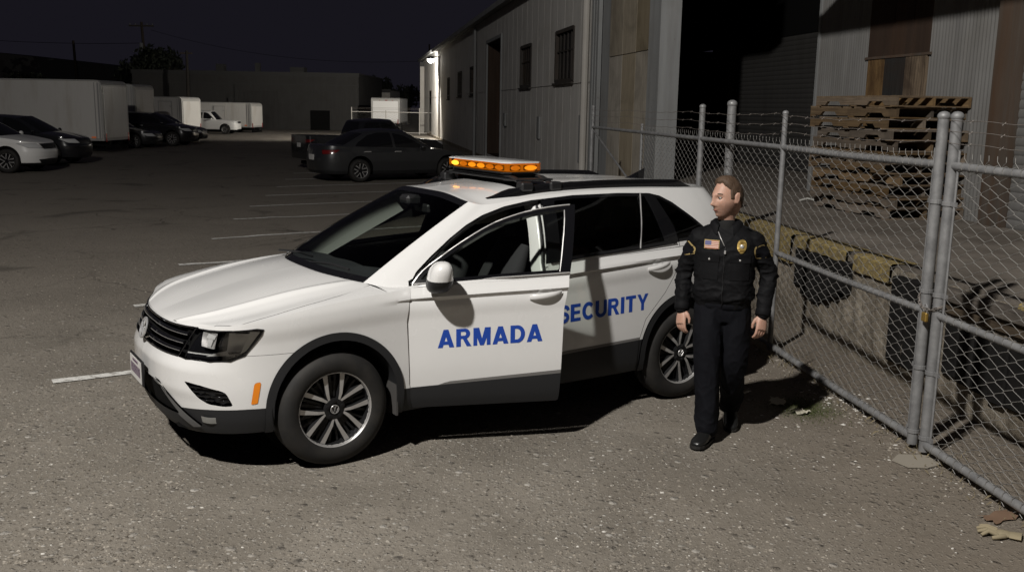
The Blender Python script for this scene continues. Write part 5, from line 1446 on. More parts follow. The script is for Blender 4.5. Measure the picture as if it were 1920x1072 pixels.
# ---------------------------------------------------------------- parked vehicles
def vehicle(kind, paintm, name, label, cat, group, loc, rz, detail=True):
    """low detail cars from the same outline maths: x from nose (0) to tail, root at nose ground centre"""
    if kind == 'sedan':
        Lg = 4.82
        p = dict(plan=[(0, 0), (.03, .35), (.14, .62), (.42, .84), (.9, .905), (2.4, .92), (3.8, .905), (4.4, .84), (4.7, .66), (4.80, .35), (4.82, 0)],
            ztop=[(0, .66), (.6, .70), (1.2, .80), (2.0, .92), (3.5, .945), (4.6, .985), (5.4, 1.02), (6.2, 1.03)], zbot=[(0, .2), (6.2, .24)],
            front_prof=[(.2, .07), (.35, .01), (.5, 0), (.66, .05), (.8, .1)], side_prof=[(.2, .07), (.35, .015), (.6, 0), (.8, .01), (.95, .05), (1.1, .08)], rear_prof=[(.2, .1), (.4, .01), (.6, 0), (.9, .05), (1.05, .1)],
            glass_b=[(1.22, 0, .93), (1.26, .4, .925), (1.45, .76, .91), (1.8, .855, .92), (2.6, .87, .94), (3.5, .85, .965), (3.95, .80, .985), (4.18, .66, 1.0), (4.28, .35, 1.02), (4.30, 0, 1.02)],
            glass_t=[(2.12, 0, 1.44), (2.14, .3, 1.435), (2.22, .52, 1.40), (2.4, .56, 1.40), (2.75, .575, 1.42), (3.1, .57, 1.415), (3.3, .55, 1.39), (3.42, .50, 1.375), (3.5, .3, 1.39), (3.52, 0, 1.395)])
        fwx, rwx, wr = .93, 3.72, .325; dlo = [(1.62, .94), (1.9, 1.10), (2.3, 1.30), (2.7, 1.375), (3.1, 1.37), (3.4, 1.30), (3.75, 1.10), (3.85, 1.0), (3.5, .985), (2.6, .96)]; piv = (2.62, 2.70)
        cap = True
    elif kind == 'pickup':
        Lg = 5.7
        p = dict(plan=[(0, 0), (.03, .45), (.12, .74), (.32, .90), (.9, .97), (2.6, .98), (5.0, .97), (5.6, .93), (5.68, .80), (5.7, .4), (5.7, 0)],
            ztop=[(0, 1.05), (.9, 1.08), (1.8, 1.14), (2.6, 1.18), (4.4, 1.22), (5.3, 1.25), (7.6, 1.26)], zbot=[(0, .36), (7.6, .42)],
            front_prof=[(.3, .05), (.5, 0), (.9, .02), (1.05, .06), (1.2, .1)], side_prof=[(.3, .05), (.5, .01), (.8, 0), (1.0, .01), (1.2, .045), (1.3, .06)], rear_prof=[(.3, .03), (.6, 0), (1.3, .01)],
            glass_b=[(1.55, 0, 1.19), (1.58, .45, 1.185), (1.72, .80, 1.17), (2.0, .90, 1.18), (2.6, .915, 1.20), (3.2, .91, 1.225), (3.62, .885, 1.24), (3.74, .78, 1.25), (3.77, .4, 1.25), (3.78, 0, 1.25)],
            glass_t=[(2.2, 0, 1.85), (2.22, .35, 1.845), (2.28, .62, 1.80), (2.42, .67, 1.795), (2.8, .69, 1.81), (3.2, .69, 1.81), (3.48, .66, 1.80), (3.56, .58, 1.79), (3.60, .3, 1.80), (3.61, 0, 1.80)])
        fwx, rwx, wr = 1.0, 4.5, .39; dlo = [(1.9, 1.22), (2.1, 1.42), (2.38, 1.66), (2.6, 1.745), (3.1, 1.75), (3.4, 1.72), (3.52, 1.5), (3.55, 1.28), (2.6, 1.245)]; piv = (2.78, 2.86)
        cap = True
    else:
        Lg = 4.6
        p = dict(TIG); fwx, rwx, wr = .92, 3.69, .352; dlo = DLO; piv = (2.45, 2.55); cap = False
    p = {k: v for k, v in p.items()}; p.setdefault('frange', (.6, 1.2)); p['rrange'] = (Lg + .1, Lg + .9)
    s = Shell(n=150, nz=30, ng=120, ngz=16, crease_amp=.008, **p)
    root = empty(name, loc, rz); tag(root, label, cat, group)
    A = np.concatenate([s.lower(), s.Ug[:, :, None]], 2); Lw = Soup(A, 'body', flip=True)
    acz = wr + .04; ar = lambda cx, r: (lambda a: np.where(a[:, 2] > acz, np.hypot(a[:, 0]-cx, a[:, 2]-acz), np.abs(a[:, 0]-cx)) - r)
    Lw.cut(either(ar(fwx, wr+.05), ar(rwx, wr+.05)), 'body', None)
    zn = float(np.interp(.7, s.U, s.zt)); Um = s.U[-1]; zr = float(s.zt[-1])
    Lw.panel(lambda a: sd_poly([(.42, zn-.17), (.9, zn-.15), (1.22, zn-.02), (.62, zn-.025)], a[:, 3], a[:, 2]), 'body', 'headlight', .003)
    Lw.cut(lambda a: sd_poly([(-.1, zn-.20), (.40, zn-.19), (.52, zn-.03), (-.1, zn-.03)], a[:, 3], a[:, 2]), 'body', 'grille')
    Lw.cut(lambda a: sd_poly([(-.1, .28), (.5, .28), (.62, .40), (-.1, .42)], a[:, 3], a[:, 2]), 'body', 'grille')
    Lw.panel(lambda a: sd_poly([(Um-1.15, zr-.12), (Um-.55, zr-.13), (Um-.6, zr-.25), (Um-.95, zr-.23)], a[:, 3], a[:, 2]), 'body', 'tail', .003)
    Lw.cut(lambda a: np.maximum(a[:, 2] - np.interp(a[:, 0], [0, Lg], [.30, .33]), -a[:, 2]), 'body', 'low')
    for dx in (piv[0]-1.05 if kind != 'suv' else 1.40, (piv[0]+piv[1])/2, piv[1]+.95):
        Lw.seam(lambda a: np.maximum(np.maximum(np.abs(a[:, 0]-dx), .9 - a[:, 3]), .36 - a[:, 2]), 'body', .004)
    GA = np.concatenate([s.G, np.zeros(s.G.shape[:2] + (1,)), np.repeat(np.linspace(0, 1, s.G.shape[1])[None, :, None], s.G.shape[0], 0)], 2)
    gw = np.r_[0, np.cumsum(np.linalg.norm(np.diff(s.B, axis=0), axis=1))]; GA[:, :, 3] = gw[:, None]; Gr = Soup(GA, 'body', flip=True)
    wsw = gw[np.argmin(np.hypot(s.B[:, 0]-p['glass_b'][2][0], s.B[:, 1]-p['glass_b'][2][1]))]; wrw = gw[np.argmin(np.hypot(s.B[:, 0]-p['glass_b'][-3][0], s.B[:, 1]-p['glass_b'][-3][1]))]
    Gr.cut(lambda a: np.maximum(a[:, 3]-wsw, a[:, 4]-.96), 'body', 'windshield'); Gr.cut(lambda a: np.maximum.reduce([wrw-a[:, 3], a[:, 4]-.92, .08-a[:, 4]]), 'body', 'rear_window')
    side = lambda a: np.maximum(wsw+.05-a[:, 3], a[:, 3]-wrw+.02)
    Gr.cut(lambda a: np.maximum.reduce([sd_poly(dlo, a[:, 0], a[:, 2]), side(a), np.minimum(a[:, 0]-piv[0], 9)]), 'body', 'side_f')
    Gr.cut(lambda a: np.maximum.reduce([sd_poly(dlo, a[:, 0], a[:, 2]), side(a), piv[1]-a[:, 0]]), 'body', 'side_r')
    top = s.top_curve(); iu = int(np.argmin(np.abs(s.U-.65))); bx = p['glass_b'][2]; jb_ = int(np.argmin(np.hypot(s.B[:, 0]-bx[0], s.B[:, 1]-bx[1]))); kt_ = int(np.argmin(np.abs(top[:, 0]-bx[0]-.05) + (top[:, 1] < .5)*9))
    hp = s.coons(top[:iu+1], top[iu:kt_+1], np.vstack([s.B[:jb_+1], top[kt_:kt_+1]]), 26, 20, lambda u, v: .03*(1-v**2.4)*(4*u*(1-u))**.7)
    tx = p['glass_t']; ia = int(np.argmin(np.hypot(s.T[:, 0]-tx[2][0], s.T[:, 1]-tx[2][1]))); ib = int(np.argmin(np.hypot(s.T[:, 0]-tx[-3][0], s.T[:, 1]-tx[-3][1])))
    rp = s.coons(s.T[:ia+1], s.T[ia:ib+1], s.T[ib:][::-1], 24, 16, lambda u, v: .05*(1-v**2.4)*np.sin(np.pi*np.clip(u, 0, 1))**.7)
    b = MB(); both_sides(Lw, 'body', b); both_sides(Gr, 'body', b)
    def two(P, mb): mb.grid(P); mb.grid(P*np.array([1, -1, 1]), flip=True)
    two(hp, b); two(rp, b)
    n1 = int(np.argmin(np.abs(top[:, 0]-bx[0]-.0) + (top[:, 1] < .5)*9))
    bb = s.B[jb_:]; tt = top[n1:]; ns = 40
    rs2 = lambda cv: np.stack([np.interp(np.linspace(0, 1, ns), np.linspace(0, 1, len(cv)), cv[:, k]) for k in range(3)], 1)
    if cap:    # shoulder and rear deck
        jr = int(np.argmin(np.hypot(s.B[:, 0]-p['glass_b'][-3][0], s.B[:, 1]-p['glass_b'][-3][1]))); kr = int(np.argmin(np.abs(top[:, 0]-p['glass_b'][-3][0]) + (top[:, 1] < .45)*9))
        b1, t1 = rs2(s.B[jb_:jr+1]), rs2(top[n1:kr+1]); two(np.stack([b1*(1-k)+t1*k for k in (0, .5, 1)], 1), b)
        kc = int(np.argmin(np.hypot(top[:, 0]-Lg+.14, top[:, 1]-.62)))
        fr = np.vstack([s.B[jr:][::-1], top[kr:kr+1]])
        dp = s.coons(fr, top[kr:kc+1], top[kc:][::-1], 14, 14, lambda u, v: (.02 if kind == 'sedan' else 0)*(1-v**2)*(4*u*(1-u)))
        if kind == 'pickup':
            k_ = MB(); two(dp - np.array([0, 0, .02]), k_); k_.build('bed_cover', M['plastic'], root, True)
        else: two(dp, b)
    b.build('body', paintm, root, True, 40)
    both_sides(Lw, 'low').build('sill', M['plastic'], root, True)
    both_sides(Lw, 'grille', None, -.012).build('grille', M['plastic'], root, True)
    both_sides(Gr, 'windshield').build('windshield', M['veh_glass'], root, True, 179); both_sides(Gr, 'rear_window').build('rear_window', M['veh_glass'], root, True, 179)
    for sd in (1, -1):
        Gr.take('side_f', sd).build('side_window', M['veh_glass'], root, True, 179); Gr.take('side_r', sd).build('side_window', M['veh_glass'], root, True, 179)
        Lw.take('headlight', sd, .002).build('headlight', M['lens_clear'], root, True); Lw.take('tail', sd, .002).build('tail_light', M['tail_lit'], root, True)
        mb = MB(); mb.sphere((p['glass_b'][3][0]+.05, sd*(p['glass_b'][3][1]+.16), p['glass_b'][3][2]+.06), .1, 10, 6, (.6, 1, .75)); mb.build('mirror', paintm, root, True, 180)
        for cx in (fwx, rwx):
            T = alloy_wheel(root, (cx, sd*(.80 if kind != 'pickup' else .84), wr), sd, 0, wr, wr*.66, .21, .4, simple=True, name='wheel')
            MB().grid(np.array([[(cx - (wr+.05)*math.cos(a), sd*yy, acz + (wr+.05)*math.sin(a)) for yy in (.88, .55)] for a in np.linspace(-.2, math.pi+.2, 14)])).build('wheel_liner', M['void'], root)
        mb = MB()
        for hx in (piv[0]-.06, piv[1]+.80): mb.box((hx-.09, sd*.915-.02 if sd > 0 else -.94, p['glass_b'][4][2]-.10), (hx+.09, sd*.915+.025 if sd > 0 else -.895, p['glass_b'][4][2]-.075))
        mb.build('door_handle', M['satin'], root)
    mb = MB(); mb.box((.3, -.6, .2), (Lg-.3, .6, .32)); mb.box((.35, -.65, .32), (.45, .65, zn)); mb.build('underbody', M['void'], root)
    MB().box((Lg-.012, -.15, zr-.42), (Lg+.012, .15, zr-.27)).build('licence_plate', M['plate'], root)
    return root
M['veh_glass'] = mat('parked_car_glass', (.008, .008, .009), .06, 0, .5)
def park(kind, paintm, name, label, cat, group, wheel, which, hd):
    """park so that the given wheel (front or rear, near side = side towards the camera) stands at the ground point; hd is the heading of the nose in degrees"""
    wx = {'sedan': (.93, 3.72), 'pickup': (1.0, 4.5), 'suv': (.92, 3.69)}[kind][0 if which[0] == 'f' else 1]
    h = Vector((math.cos(R(hd)), math.sin(R(hd)), 0)); lf = Vector((-h.y, h.x, 0))      # nose direction, left of it
    sd = -1 if which[1] == 'r' else 1
    nose = Vector((*wheel, 0)) + h*wx - lf*sd*.88
    return vehicle(kind, paintm, name, label, cat, group, (nose.x, nose.y, 0), R(hd) + math.pi)
GP = 'cars parked in the yard'
park('sedan', M['grey_paint'], 'parked_car', 'dark grey sedan parked behind the white SUV', 'car', GP, (-4.31, 27.07), 'rr', 33)
park('pickup', M['black_paint'], 'parked_pickup', 'black pickup truck parked just beyond the dark grey sedan', 'pickup truck', GP, (-6.05, 31.3), 'rr', 33).scale = (.90,)*3
park('suv', M['white_paint_b'], 'parked_car', 'white crossover cut off by the left edge of the picture', 'car', GP, (-14.75, 28.06), 'fr', 0)
park('suv', M['black_paint'], 'parked_car', 'black car right behind the white crossover at the left edge', 'car', GP, (-15.35, 31.9), 'fr', 0)
park('sedan', M['dark_paint'], 'parked_car', 'dark sedan with its nose beside the second box truck', 'car', GP, (-17.3, 44.0), 'fr', 0)
park('suv', M['black_paint'], 'parked_car', 'black car in front of the box truck that has a side door', 'car', GP, (-16.6, 47.0), 'fr', 0)
park('sedan', M['dark_paint'], 'parked_car', 'small dark car partly hidden beyond the black car by the trucks', 'car', GP, (-17.4, 51.0), 'fr', 0)
park('pickup', M['white_paint_b'], 'parked_pickup', 'white pickup truck parked in front of the farthest trailer', 'pickup truck', GP, (-19.9, 66.0), 'fr', 0).scale = (.82,)*3

def box_truck(name, label, loc, rz, Lg, z0, z1, wd=2.35, m='box_white', door=None, cat='truck', rear='face', stain=False, cab=True):
    """root at the rear near ground corner; box runs to local -x, width to local +y"""
    o = empty(name, loc, rz); tag(o, label, cat, 'box trucks parked along the left side')
    MB().box((-Lg, 0, z0+.10), (-.10, wd, z1-.05)).build('cargo_box', M[m], o)
    n = 8; r = .22; mb = MB()
    prof = [(0, z0)] + [(0, z1-r)] + [(-r*(1-math.cos(a)), z1-r+r*math.sin(a)) for a in np.linspace(0, math.pi/2, n)][1:] + [(-.30, z1), (-.30, z1-.06), (-.10, z1-.06), (-.10, z0)]
    mb.prism(prof, -wd-.015, .015, Matrix.Identity(4) @ Euler((R(90), 0, 0)).to_matrix().to_4x4())
    mb.build('rear_frame', M['box_grey'], o)
    MB().box((.002, .12, z0+.12), (.02, wd-.12, z1-.25)).build('rear_door', M[m], o)
    mb = MB(); mb.box((-Lg, -.012, z0), (-.101, wd+.012, z0+.099)); mb.box((-Lg, -.014, z1-.049), (-.301, wd+.014, z1+.005)); mb.build('rail', M['box_grey'], o)
    mb = MB(); mb.box((-.19, -.03, z0+.03), (-.13, -.016, z1-.1)); mb.box((-.32, -.03, z0+.03), (-.29, -.013, z1-.1)); mb.build('corner_post', M['satin'], o)
    mb = MB(); mb.box((-Lg+.2, .55, z0-.22), (-.05, .75, z0-.001)); mb.box((-Lg+.2, wd-.75, z0-.22), (-.05, wd-.55, z0-.001)); mb.box((-.08, .2, z0-.35), (.0, wd-.2, z0-.22)); mb.build('chassis', M['void'], o)
    for y in (.06, wd-.06-.22):
        mb = MB(); mb.lathe([(.14, 0), (.24, .02), (.42, -.0), (.44, .03), (.44, .2), (.42, .22)], 24, Matrix.Translation((-1.75, y+.22, .44)) @ Euler((R(90), 0, 0)).to_matrix().to_4x4()); mb.lathe([(.001, .05), (.24, .05)], 20, Matrix.Translation((-1.75, y+.22, .44)) @ Euler((R(90), 0, 0)).to_matrix().to_4x4())
        mb.build('wheel', M['rubber'], o, True)
    MB().box((-2.4, .05, .15), (-2.38, .5, z0-.03)).build('mud_flap', M['void'], o)
    mk = MB()
    for k in range(5): x = -.55 - k*1.15; mk.box((x-.10, -.018, z0+.03), (x, -.0125, z0+.06))
    mk.build('reflector_strip', M['box_white'], o)
    MB().box((-.52, -.022, z0+.10), (-.34, -.0005, z0+.17)).build('marker_light', M['orange_mark'], o)
    for y in (.10, wd-.16): MB().box((.021, y, z0-.04), (.05, y+.06, z0+.30)).build('tail_lamp', M['red_lens'], o)
    if door:
        a, b = door; d = MB().box((a, -.035, z0+.18), (b, -.001, z1-.30)).build('side_door', M[m], o)
        f = MB(); f.box((a-.06, -.03, z0+.14), (a-.003, -.002, z1-.25)); f.box((b+.003, -.03, z0+.14), (b+.06, -.002, z1-.25)); f.box((a-.003, -.03, z1-.297), (b+.003, -.002, z1-.25)); f.build('door_frame', M['box_grey'], d)
        h = MB(); h.box((a+.06, -.055, z0+.7), (a+.14, -.036, z0+.75)); h.box((b-.1, -.05, z0+.4), (b+.02, -.036, z0+.46)); h.box((b-.1, -.05, z1-.6), (b+.02, -.036, z1-.54)); h.build('hinge', M['satin'], d)
    if cab:
        mb = MB(); mb.prism([(-Lg-.05, .5), (-Lg-.05, 2.3), (-Lg-.9, 2.3), (-Lg-1.35, 1.45), (-Lg-1.9, 1.25), (-Lg-1.95, .5)], -wd+.2, -.2, Euler((R(90), 0, 0)).to_matrix().to_4x4()); mb.build('cab', M['white_paint_b'], o)
    return o
M['orange_mark'] = mat('orange_marker', (.55, .16, .06), .4, emit=(1, .25, .08), es=.10)
st_ = M['box_white']; w = NT(st_); v = w.coord('Object'); vv = w.coord('Object', (1.2, 1.2, .25))
w.set(Base__Color=w.mix(w.ramp(w.noise(vv, 1.6, 7, .65), [(.5, 0), (.78, .5)]), (.62, .60, .565), (.36, .305, .235)))
box_truck('box_truck', 'large white box truck with an orange marker light, nearest at the left edge', (-16.75, 39.6, 0), R(-2), 7.2, .50, 2.93)
box_truck('box_truck', 'white box truck with a rounded grey rear corner, second from the left', (-18.7, 48.0, 0), R(-2), 6.6, .52, 2.93, 2.3)
box_truck('box_truck', 'white box truck with a narrow side door, third from the left', (-20.5, 60.0, 0), R(-12), 5.6, .48, 2.40, 2.2, door=(-1.55, -.72))
box_truck('box_trailer', 'low white box trailer standing behind the white pickup', (-18.95, 70.0, 0), R(-6), 5.6, .38, 2.12, 2.2, door=(-2.75, -2.0), cat='trailer')
M['van_white'] = mat('clean_white_van', (.80, .79, .77), .5)
bt = box_truck('box_truck', 'white box truck seen from behind, beyond the far chain link fence', (-11.2, 76.0, 0), R(-90), 5.5, .75, 2.68, 2.2, m='van_white')
mk = MB()
for y in (.62, 1.08, 1.14, 1.20, 1.62): mk.box((.0005, y, 2.46), (.022, y+.045, 2.52))
mk.build('roof_marker', M['red_lens'], bt)

# ---------------------------------------------------------------- far fence, buildings, poles, trees
FF = empty('far_fence', (-12.16, 72.5, 0), 0); tag(FF, 'low chain link fence with white top rail across the far end of the yard', 'fence')
for x in (0, 2.55, 5.05, 6.85): MB().tube([(x, 0, 0), (x, 0, 1.95 if x in (0, 5.05) else 1.75)], .035, 8).build('post', M['far_wall_b'], FF)
for z in (1.62, .12): MB().tube([(0, 0, z), (6.9, 0, z)], .028, 6).build('rail', M['far_wall_b'], FF)
mb = MB(); chain(mb, 0, 6.85, .1, 1.6, 0, .16, .0022, .06, .02); mb.build('chain_link', M['wire'], FF)
for z in (1.82, 1.92): MB().tube([(0, 0, z), (6.9, 0, z)], .006, 4).build('barbed_wire', M['barb'], FF)
M['far_trim'] = mat('dark_parapet', (.045, .044, .043), .85)
def plain_building(name, label, loc, rz, lx, ly, h, m, roof=None, feats=()):
    o = empty(name, loc, rz); tag(o, label, 'building')
    mb = MB()
    if roof:      # (h_left, h_right) sloped top
        a, b = roof; mb.prism([(0, 0), (lx, 0), (lx, b), (0, a)], -ly, 0, Euler((R(90), 0, 0)).to_matrix().to_4x4())
    else: mb.box((0, 0, 0), (lx, ly, h))
    mb.build('wall', M[m], o)
    if not roof:
        mb = MB(); mb.box((-.06, -.06, h-.22), (lx+.06, -.001, h+.10)); mb.box((-.06, .0, h+.001), (lx+.06, ly+.06, h+.10)); mb.box((-.06, -.03, h-.95), (lx+.06, -.001, h-.85)); mb.build('parapet', M['far_trim'], o)
    for nm, lo, hi, mm in feats: MB().box(lo, hi).build(nm, M[mm], o)
    return o
plain_building('warehouse', 'long low dark warehouse across the far end of the yard', (-31.5, 80.5, 0), 0, 18.6, 14, 4.55, 'far_wall',
    feats=[('loading_door', (9.2, -.05, 0), (12.0, -.002, 3.1), 'rollup'), ('loading_door', (14.6, -.05, .0), (16.2, -.002, 1.6), 'void'), ('roof_vent', (12.3, 3, 4.66), (13.5, 4.2, 5.15), 'far_trim'), ('roof_vent', (6.0, 3, 4.66), (6.7, 3.7, 5.3), 'far_trim'), ('roof_vent', (9.6, 2, 4.66), (10.0, 2.4, 5.4), 'far_trim'),
           ('vent_box', (7.9, -.2, 2.1), (8.3, -.005, 2.5), 'far_trim'), ('pilaster', (8.4, -.08, 0), (8.75, -.003, 3.55), 'far_wall'), ('pilaster', (3.0, -.08, 0), (3.3, -.003, 3.55), 'far_wall')])
plain_building('warehouse', 'dark warehouse with a sloping roof line behind the nearest box truck', (-52, 92, 0), R(-4), 15.5, 12, 6, 'far_wall', roof=(6.6, 5.2))
plain_building('shed', 'small pale shed roof showing between the nearest truck and the tree', (-41.3, 97, 0), 0, 3.6, 6, 5.0, 'far_wall_b', feats=[('shutter', (.8, -.05, 3.2), (3.4, -.002, 4.4), 'jamb')])
plain_building('shed', 'pale low building behind the truck seen from behind', (-15.2, 96, 0), 0, 2.9, 8, 3.55, 'far_wall_b', feats=[('door', (.15, -.06, 0), (.9, -.002, 2.0), 'box_white')])
plain_building('tower_block', 'tall narrow dark block at the far end of the long grey shed', (-7.35, 76.0, 0), R(-8), 3.4, 9, 5.35, 'far_wall', feats=[('painted_lit_side', (-.04, -.04, 0), (.28, -.002, 5.1), 'far_wall_b')])  # pale strip on the front paints the block's left face as lit
def utility_pole(label, loc, h, r=.14, arms=True, lean=0.0):
    o = empty('utility_pole', loc); tag(o, label, 'pole', 'utility poles above the parked trucks')
    MB().tube([(0, 0, 0), (lean*.5, 0, h*.5), (lean, 0, h)], [r, r*.9, r*.72], 10).build('pole', M['pole_wood'], o)
    if arms:
        MB().box((lean-1.15, -.14, h-.42), (lean+1.15, -.04, h-.28)).build('crossarm', M['pole_wood'], o)
        for x in (-1.05, -.55, .55, 1.05): MB().lathe([(.03, 0), (.06, .05), (.05, .12), (.015, .16)], 8, Matrix.Translation((lean+x, -.09, h-.28))).build('insulator', M['jamb'], o)
        MB().tube([(lean-.05, -.2, h-2.6), (lean-.05, -.2, h-1.9)], .16, 8).build('transformer', M['jamb'], o)
    return o
utility_pole('tall wooden utility pole with a crossarm beside the dark tree', (-34.5, 92, 0), 9.3, .16, True, -.35)
utility_pole('bare wooden pole above the nearest box truck', (-40.2, 90, 0), 7.4, .15, False, -.2)
utility_pole('short pole with a small crosspiece in front of the dark warehouse', (-26.3, 78.5, 0), 6.1, .14, False, .05)
utility_pole('thick wooden pole at the left edge of the picture', (-42.4, 80, 0), 6.2, .22, False, -.1)
ar = MB().box((-.5, -.05, 5.85), (.5, .0, 5.95)).build('crossarm', M['pole_wood'], [o for o in COL.objects if o.get('label', '').startswith('short pole with')][0])
def wire(label, a, b, sag, r=.014):
    pts = [Vector(a)*(1-t) + Vector(b)*t + Vector((0, 0, -sag*4*t*(1-t))) for t in np.linspace(0, 1, 20)]
    tag(MB().tube(pts, r, 4).build('overhead_wire', M['void']), label, 'cable')
wire('thin overhead cable sagging from the left edge to the tall utility pole', (-70, 92, 9.6), (-34.85, 92, 7.4), .9, .02)
wire('thin overhead cable from the tall utility pole to the grey shed', (-34.0, 92, 8.6), (-5.4, 80.5, 5.9), 1.2, .014)
tag(MB().tube([(-7.0, 79.5, 0), (-7.0, 79.5, 7.0)], .06, 6).build('mast', M['pole_wood']), 'thin bare mast above the far end of the grey shed', 'pole')

def tree(label, loc, rad, h, seed, n=2600, leaf=.30):
    r = random.Random(seed); o = empty('tree', loc); tag(o, label, 'tree', 'trees behind the parked trucks')
    mb = MB(); mb.tube([(0, 0, 0), (.1, .05, h*.3), (.0, .1, h*.6)], [.28, .2, .1], 8)
    for k in range(6):
        a = r.random()*6.28; mb.tube([(0.05, 0, h*.3 + k*.05*h*.4), (rad*.35*math.cos(a), rad*.35*math.sin(a), h*.55), (rad*.7*math.cos(a), rad*.7*math.sin(a), h*.72)], [.1, .07, .03], 6)
    mb.build('trunk', M['pole_wood'], o)
    cl = [(Vector((r.uniform(-.62, .62)*rad, r.uniform(-.6, .6)*rad, h*r.uniform(.42, .80))), rad*r.uniform(.34, .56)) for _ in range(13)]
    lf = MB()
    for _ in range(n):
        c, q = cl[r.randrange(len(cl))]; d = Vector((r.gauss(0, 1), r.gauss(0, 1), r.gauss(0, 1))).normalized()*q*(r.random()**.4)
        p = c + d; s_ = leaf*r.uniform(.5, 1.1); e = Euler((r.random()*6, r.random()*6, r.random()*6)).to_matrix()
        lf.add([p + e @ Vector((-s_, 0, 0)), p + e @ Vector((0, -s_*.45, 0)), p + e @ Vector((s_, 0, .1*s_)), p + e @ Vector((0, s_*.45, 0))], [(0, 1, 2, 3)])
    lf.build('crown', M['leaf'], o)
M['leaf'] = mat('dark_foliage', (.020, .026, .014), .8)
w = NT(M['leaf']); w.set(Base__Color=w.mix(w.noise(w.coord('Object'), 1.2, 3), (.008, .010, .006), (.017, .021, .011)))
tree('large dark round tree behind the box trucks', (-31.4, 84, 0), 3.1, 6.9, 2, 4200, .30)
tree('low dark tree at the left edge behind the nearest box truck', (-43.0, 86, 0), 2.0, 4.6, 3, 1500)
tree('distant faint tree above the pale low building', (-15.2, 112, 0), 1.7, 6.0, 5, 1300)
tree('small distant tree right of the faint tree, beside the dark block', (-12.3, 112, 0), 1.5, 5.0, 8, 900)
# ---------------------------------------------------------------- the guard walking past the rear wheel
MAN_LOC, MAN_RZ = (1.40, 6.25, 0.0), R(-15)
def stubble_attr(o):
    inv = HM.inverted(); vals = []
    for v in o.data.vertices:
        p = inv @ v.co; k = 0.0
        if -.15 < p.z < -.02 and p.y < .045 and abs(p.x) < .1:
            k = max(0, min(1, (-.040 - p.z)/.02)) if p.y < -.055 else max(0, min(1, (-.012 - p.z)/.035))*max(0, min(1, (.045 - p.y)/.03))
            if p.z < -.125: k *= .6
        vals.append(k)
    o.data.attributes.new('stubble', 'FLOAT', 'POINT').data.foreach_set('value', vals)
M['skin'] = mat('skin', (.50, .27, .185), .5, spec=.4); w = NT(M['skin']); w.b.inputs['Subsurface Weight'].default_value = .12; w.b.inputs['Subsurface Radius'].default_value = (.012, .005, .003)
sa = w.n('ShaderNodeAttribute'); sa.attribute_name = 'stubble'; sk = w.mix(w.noise(w.coord('Object'), 30, 5), (.385, .225, .165), (.47, .285, .215))
w.set(Base__Color=w.mix(w.math('MULTIPLY', sa.outputs['Fac'], w.ramp(w.noise(w.coord('Object'), 300, 3), [(.3, .35), (.7, .75)])), sk, (.20, .115, .085)))
def cloth_mat(name, a, b, rough=.9):
    m = mat(name, a, rough, spec=.12); w = NT(m); v = w.coord('Object')
    w.set(Base__Color=w.mix(w.noise(v, 60, 4), a, b), Normal=w.bump(w.noise(v, 260, 2), .25, .004)); return m
M['jacket'] = cloth_mat('black_jacket_cloth', (.0045, .0045, .005), (.008, .008, .009), .7)
M['trouser'] = cloth_mat('navy_black_cloth', (.0035, .0036, .005), (.006, .0063, .0085), .85)
M['leather'] = mat('black_leather', (.010, .010, .010), .32, spec=.5)
M['hair'] = mat('brown_hair', (.06, .036, .022), .6); w = NT(M['hair']); hn = w.noise(w.coord('Object', (60, 60, 14)), 4, 5)
w.set(Base__Color=w.mix(hn, (.035, .02, .012), (.115, .072, .044)), Normal=w.bump(hn, .7, .006))
M['gold'] = mat('gold_badge', (.72, .50, .16), .32, .8); M['tan'] = mat('patch_thread', (.34, .25, .10), .8)

def ring(c, rx, ry, ax=(0, 0, 1), front=(0, -1, 0), n=24, p=2.0):
    """superellipse ring about c in the plane across ax"""
    a = Vector(ax).normalized(); f = Vector(front); f = (f - a*f.dot(a)).normalized(); s_ = f.cross(a)
    out = []
    for k in range(n):
        t = 2*math.pi*k/n; ct, st = math.cos(t), math.sin(t)
        out.append(Vector(c) + s_*rx*math.copysign(abs(ct)**(2/p), ct) + f*ry*math.copysign(abs(st)**(2/p), st))
    return out
def limb(mb, pts, radii, n=18, front=(0, -1, 0), steps=8):
    """tapered limb through joints, rounded at the ends"""
    C_ = crom([list(p) + list(r) for p, r in zip(pts, radii)], steps*(len(pts)-1)+1)
    rings = []
    for i, q in enumerate(C_):
        t = Vector(C_[min(i+1, len(C_)-1)][:3]) - Vector(C_[max(i-1, 0)][:3])
        rings.append(ring(q[:3], q[3], q[4], t, front, n))
    t0 = (Vector(C_[1][:3]) - Vector(C_[0][:3])).normalized(); t1 = (Vector(C_[-1][:3]) - Vector(C_[-2][:3])).normalized()
    st = [ring(Vector(C_[0][:3]) - t0*C_[0][3]*k, C_[0][3]*math.sqrt(1-k*k*.98), C_[0][4]*math.sqrt(1-k*k*.98), t0, front, n) for k in (.95, .75, .4)]
    en = [ring(Vector(C_[-1][:3]) + t1*C_[-1][3]*k, C_[-1][3]*math.sqrt(1-k*k*.98), C_[-1][4]*math.sqrt(1-k*k*.98), t1, front, n) for k in (.4, .75, .95)]
    mb.loft(st + rings + en); return mb
